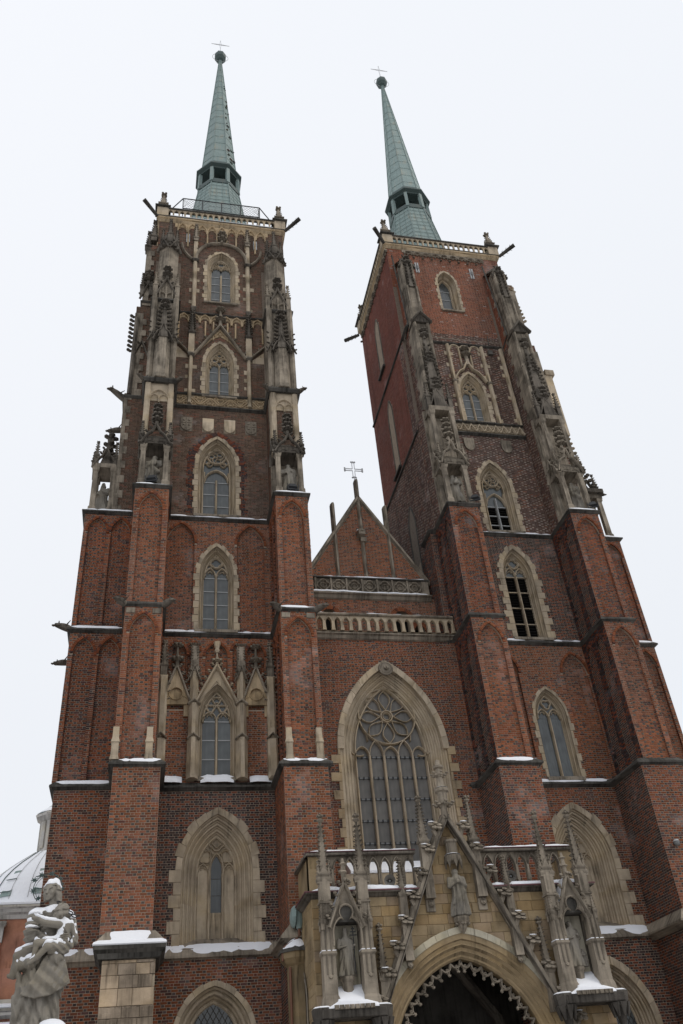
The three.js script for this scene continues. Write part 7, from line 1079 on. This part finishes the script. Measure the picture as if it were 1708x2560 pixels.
// ------------------------------------------------------------------ the statue in front, on its column
{ const o = thing('madonna_statue', 'grey snow-dusted statue of a woman holding a child, star halo behind her head', 'statue', [-1.68, 0, 22]);
  // coordinates below are metres from the point (-1.68, 0, 22)
  const field = (list) => (x, y, z) => { let d = 9; for (const [p, k] of list) d = smin(d, p(x, y, z), k); return d; };
  const plank = (ax, ay, az, bx, by, bz, ra, rb, f) => { const c = cone(ax, ay, az, bx, by, bz, ra, rb); return (x, y, z) => c(x, y, az + (z - az) / f) * min(1, f); };
  const ridge = (t) => 1 - abs(((t / PI) % 2 + 2) % 2 - 1) * 2; // sharp folds
  const trunk = field([
    [cone(.02, 5.48, -.06, .0, 5.02, -.04, .25, .22), .05], [cone(-.28, 5.56, -.02, .27, 5.52, -.08, .12, .12), .06], [cone(.02, 5.78, -.05, .03, 5.62, -.06, .075, .1), .05],
    [cone(-.33, 5.52, .0, -.33, 5.26, .1, .115, .11), .06], [cone(-.33, 5.26, .1, -.06, 5.14, .24, .11, .08), .05], [cone(-.3, 5.2, .04, -.2, 5.02, .04, .13, .15), .06],
    [cone(.33, 5.48, -.05, .42, 5.14, -.02, .105, .09), .05], [cone(.42, 5.14, -.02, .32, 5.14, .2, .08, .06), .03],
  ]);
  const skirt = field([
    [cone(-.06, 4.95, -.02, -.16, 4.3, .0, .27, .30), .06], [cone(-.16, 4.3, .0, -.17, 3.45, .02, .30, .27), .06], [cone(.12, 4.4, .02, .08, 3.6, .02, .2, .2), .06],
    [cone(-.5, 4.9, .06, -.53, 4.62, .06, .085, .1), .05], [cone(-.5, 4.9, .12, -.26, 5.0, .2, .085, .075), .04], [cone(-.48, 4.72, .14, -.2, 4.76, .3, .075, .1), .05], [cone(-.2, 4.74, .3, -.12, 4.9, .34, .085, .07), .03], [egg(-.4, 4.8, .1, .13, .16, .12), .05],
    [cone(-.16, 4.62, .28, -.4, 3.95, .2, .055, .085), .02], [cone(-.08, 4.5, .3, -.34, 3.5, .26, .05, .075), .02], [cone(-.42, 4.55, .16, -.42, 3.5, .1, .06, .1), .03], [cone(-.02, 4.35, .26, -.06, 3.5, .24, .06, .08), .03],
    [egg(.16, 4.8, .26, .15, .12, .14), .04],
  ]);
  // the cloak falls over her knee in one broad sheet with a clear hem
  const hem = [[-.02, 4.78], [.08, 4.92], [.27, 4.9], [.33, 4.74], [.43, 4.42], [.27, 4.3], [.12, 4.22], [-.12, 4.19], [-.34, 4.25], [-.2, 4.42], [-.1, 4.6]];
  const poly = (x, y) => { let d = 9, ins = false; for (let i = 0, j = hem.length - 1; i < hem.length; j = i++) { const [ax, ay] = hem[j], [bx, by] = hem[i], ex = bx - ax, ey = by - ay, t = clamp(((x - ax) * ex + (y - ay) * ey) / (ex * ex + ey * ey)); d = min(d, Math.hypot(x - ax - ex * t, y - ay - ey * t)); if ((ay > y) !== (by > y) && x < ax + ex * (y - ay) / ey) ins = !ins; } return ins ? -d : d; };
  const cloak = (x, y, z) => { if (y < 4.05 || y > 5.05) return .2; const p = poly(x, y) - .02; if (p > .2) return p; const zc = .30 + .1 * clamp((4.9 - y) * 2) - 1.1 * max(0, x - .14) ** 1.3 - .25 * max(0, -.05 - x) + .022 * ridge((x * .8 + y) * 26) * clamp((4.85 - y) * 4) + .012 * ridge((x - y * .4) * 50); const q = abs(z - zc) - .03; return (p > 0 && q > 0 ? Math.hypot(p, q) : max(p, q)) * .8; };
  const folds = (x, y, z) => {
    if (y > 4.98) { const arm = clamp((-.02 - x) * 8); return (.011 + .009 * arm) * (ridge(y * 46 + x * (8 + 12 * arm) + 2.5 * sin(x * 8)) + .5 * ridge(y * 90 - x * 20)) * clamp((5.66 - y) * 7); }
    const m = clamp((4.95 - y) * 4), sx = x + .3 * (y - 4.4);
    return m * (.023 * ridge(sx * 28 + 1.5 * sin(y * 3)) + .011 * ridge(sx * 62 + y * 6) + .006 * ridge((y + x) * 34));
  };
  const fb = (x, y, z) => { const d = smin(trunk(x, y, z), skirt(x, y, z), .04) - folds(x, y, z); return smin(d, cloak(x, y, z), .012); };
  // head turned to the left and down; its own axes: fx across the face, fz out of it
  const hy = 6.0, A1 = -.36, ca = cos(A1), sa = sin(A1), toFace = (x, y, z) => { const X = (x + .075) / 1.2, Z = z / 1.2, Y = (y - hy) / 1.14; const fx = X * ca - Z * sa, fz = X * sa + Z * ca; const t = -.16, yy = Y * cos(t) - fz * sin(t) * -1 * -1; return [fx, Y + fz * .14 - fx * .1, fz]; };
  const skull = field([[egg(0, .02, .0, .1, .135, .115), .01], [egg(0, -.075, .045, .066, .075, .07), .03], [egg(0, -.128, .085, .026, .022, .024), .015]]);
  const feat = [[cone(0, .035, .112, 0, -.03, .135, .012, .019), .01], [egg(-.042, .044, .098, .036, .01, .016), .012], [egg(.042, .044, .098, .036, .01, .016), .012], [egg(0, -.062, .112, .028, .007, .012), .006], [egg(0, -.08, .108, .022, .008, .012), .006], [egg(-.04, .008, .093, .019, .012, .014), .003], [egg(.04, .008, .093, .019, .012, .014), .003], [egg(-.055, -.03, .075, .028, .03, .026), .02], [egg(.055, -.03, .075, .028, .03, .026), .02]];
  const hairL = [[egg(0, .06, -.03, .122, .125, .128), .02], [cone(.1, .05, -.0, .11, -.16, -.05, .05, .055), .03], [cone(-.1, .04, -.02, -.1, -.1, -.06, .04, .04), .03], [cone(.02, .0, -.1, .06, -.28, -.12, .1, .08), .04]];
  const hair = field(hairL);
  const fh = (x, y, z) => { const [a, b, c] = toFace(x, y, z); let d = skull(a, b, c); for (const s of [-1, 1]) d = max(d, -egg(s * .04, .014, .116, .026, .014, .022)(a, b, c)); for (const [p, k] of feat) d = smin(d, p(a, b, c), k); let hh = hair(a, b, c) - .011 * ridge(a * 60 + b * 44 + 2 * sin(b * 30)); hh = max(hh, c - .02 - .02 * clamp(abs(a) * 10 - .3) - (b > .075 ? .06 : 0)); d = min(d, hh); return smin(d, cone(-.04, 5.88, -.02, .03, 5.66, -.06, .062, .085)(x, y, z), .02); };
  one('woman', surface(fb, -.78, .66, 3.45, 5.95, -.42, .56, .0165), M.statue, o); one('head', surface(fh, -.34, .26, 5.6, 6.26, -.34, .26, .0088), M.statue, o);
  { // four fingers of her hand on the child's side, and a thumb
    const F = new Geo(); for (let i = 0; i < 4; i++) { const y = 5.19 - i * .034, l = [.13, .15, .145, .11][i]; F.add(rod([V(.34, y, .30), V(.34 - l * .5, y - .012, .36), V(.34 - l, y - .035, .35)], (t) => .017 - .006 * t, 7)); } F.add(rod([V(.33, 5.21, .3), V(.28, 5.27, .34), V(.25, 5.3, .34)], (t) => .018 - .006 * t, 7)); F.build('hand', M.statue, o); }
  const C = field([
    [cone(.25, 5.33, .16, .22, 5.06, .24, .12, .125), .04], [cone(.2, 5.46, .17, .23, 5.36, .15, .055, .07), .03],
    [cone(.37, 5.36, .14, .45, 5.16, .16, .058, .05), .02], [cone(.45, 5.16, .16, .4, 4.98, .24, .05, .04), .015], [cone(.4, 4.98, .24, .33, 4.93, .28, .036, .026), .01],
    [cone(.16, 5.36, .26, -.06, 5.37, .38, .065, .06), .02], [cone(-.06, 5.37, .38, -.24, 5.45, .36, .058, .05), .015], [egg(-.28, 5.47, .36, .045, .035, .035), .01],
    [cone(.2, 5.05, .26, -.17, 5.04, .40, .085, .072), .02], [cone(-.17, 5.04, .40, -.2, 4.78, .36, .06, .045), .015],
    [cone(.24, 4.98, .3, .02, 4.97, .46, .088, .075), .02], [cone(.02, 4.97, .46, -.17, 4.77, .44, .062, .045), .015], [cone(-.17, 4.77, .44, -.27, 4.7, .47, .04, .026), .01],
    [cone(.32, 5.02, .26, .2, 4.92, .34, .07, .05), .02], [cone(.06, 4.9, .38, .34, 4.9, .28, .045, .04), .02],
  ]);
  const fc = (x, y, z) => C(x, y, z) - (y < 5.1 && x > .1 ? .012 * ridge(x * 40 + y * 50) : 0);
  const B1 = -.75, cb = cos(B1), sb = sin(B1), toC = (x, y, z) => { const X = (x - .17) / 1.17, Z = (z - .2) / 1.17, Y = (y - 5.6) / 1.15; return [X * cb - Z * sb, Y + (X * sb + Z * cb) * .2, X * sb + Z * cb]; };
  const cskull = field([[egg(0, .02, -.01, .108, .108, .112), .01], [egg(0, -.055, .03, .08, .07, .075), .03]]);
  const fk = (x, y, z) => { const [a, b, c] = toC(x, y, z); let d = cskull(a, b, c); for (const s of [-1, 1]) d = max(d, -egg(s * .04, -.005, .108, .026, .014, .024)(a, b, c)); for (const [p, k] of [[egg(0, -.03, .108, .018, .02, .02), .01], [egg(0, -.066, .094, .026, .008, .013), .006], [egg(-.055, -.045, .07, .035, .032, .03), .02], [egg(.055, -.045, .07, .035, .032, .03), .02], [egg(0, -.1, .07, .025, .02, .024), .015], [egg(0, .025, .1, .07, .012, .014), .012], [egg(-.04, -.008, .088, .02, .012, .014), .003], [egg(.04, -.008, .088, .02, .012, .014), .003]]) d = smin(d, p(a, b, c), k); if (c < .05 + b * .3) d -= .008 * (ridge(a * 70 + 2 * sin(b * 40)) + ridge(b * 70)); return d; };
  one('child', surface(fc, -.36, .58, 4.6, 5.5, 0, .62, .0135), M.statue, o, 1.03); one('child_head', surface(fk, -.02, .36, 5.4, 5.8, .0, .42, .0085), M.statue, o, 1.03);
  const keep = (x, y, z) => { const n = fbm(x * 7 + 3, z * 7 + y * 3, 0, 3, 5); let m = 0; if (y < 4.68) m = .2; if (x < .1 && y > 5.08 && y < 5.36 && z < .3) m = .06; return m + clamp(n - .58, 0, 1) * .4; };
  one('snow', surface((x, y, z) => min(fb(x, y - .075, z) + .022, fc(x, y - .068, z) + .018) + keep(x, y, z), -.72, .62, 4.5, 5.95, -.4, .62, .02), M.snow, o);
  one('snow', surface((x, y, z) => { const [a, b, c] = toFace(x, y, z); return max(fh(x, y - .035, z) + .004, 6.09 - y + c * .35); }, -.34, .26, 6.0, 6.34, -.34, .26, .012), M.snow, o);
  { const R = new Geo(), rk = (x, y, z) => min(smin(egg(.22, 3.5, .3, .36, .32, .3)(x, y, z), egg(-.05, 3.45, .1, .5, .22, .4)(x, y, z), .1)) + .03 * fbm(x * 6, y * 6 + z * 5, 0, 3, 8); R.add(surface(rk, -.7, .75, 3.1, 3.95, -.45, .75, .035)); R.build('rock', M.statue, o); one('snow', surface((x, y, z) => rk(x, y - .07, z) + .015 + (x < .0 ? .1 : 0), -.5, .75, 3.35, 4.0, -.3, .75, .035), M.snow, o); }
  const S = new Geo(); S.add(sq([[0, .9], [.6, .9], [.7, .6], [2.7, .55], [2.8, .75], [3.0, .8], [3.15, .6], [3.3, .5]])); S.build('column', M.statue, o);
  // halo of stars
  const star = (x, y, z) => { const G = new Geo(), p = []; for (let i = 0; i < 14; i++) { const a = i * PI / 7 + rnd() * .1, r = i % 2 ? .03 : .078; p.push(V(r * sin(a), r * cos(a), 0)); } G.add(loft([[...p.map(() => V(0, 0, -.02))], p, [...p.map(() => V(0, 0, .025))]], { cap: false })); G.move(T4(x, y, z).multiply(R4(AX, -.3))).build('star', M.copperDark, h, {}); };
  const hc = [-.09, 6.07], pts = [[-.29, 6.34], [-.10, 6.36], [.06, 6.26], [.11, 6.08], [-.41, 6.25], [-.41, 6.06], [-.30, 5.92]], arc = []; for (let i = 0; i <= 26; i++) { const a = -.1 + i * (PI + 1.0) / 26; arc.push(V(hc[0] - .06 + .265 * cos(a), hc[1] + .02 + .27 * sin(a), -.14)); }
  const h = new Geo().add(rod(arc, .008, 5)).build('halo', M.copperDark, o); pts.forEach(([x, y]) => star(x, y, -.13)); const arc2 = arc.map((v) => V(v.x * .86 - .02, v.y * .86 + .85, v.z)); one('halo_wire', rod(arc2.slice(12), .005, 5), M.copperDark, h);
  const sc = new Geo(); for (let i = 0; i < 5; i++) sc.add(new THREE.TorusGeometry(.05, .01, 5, 14), 1, T4(.12 + i * .07, 5.76 - i * .055, .16 - .02 * i).multiply(R4(AX, -.9)).multiply(R4(AY, .4))); sc.build('wrought_crown', M.iron, o);
}
renderer.render(scene, camera);
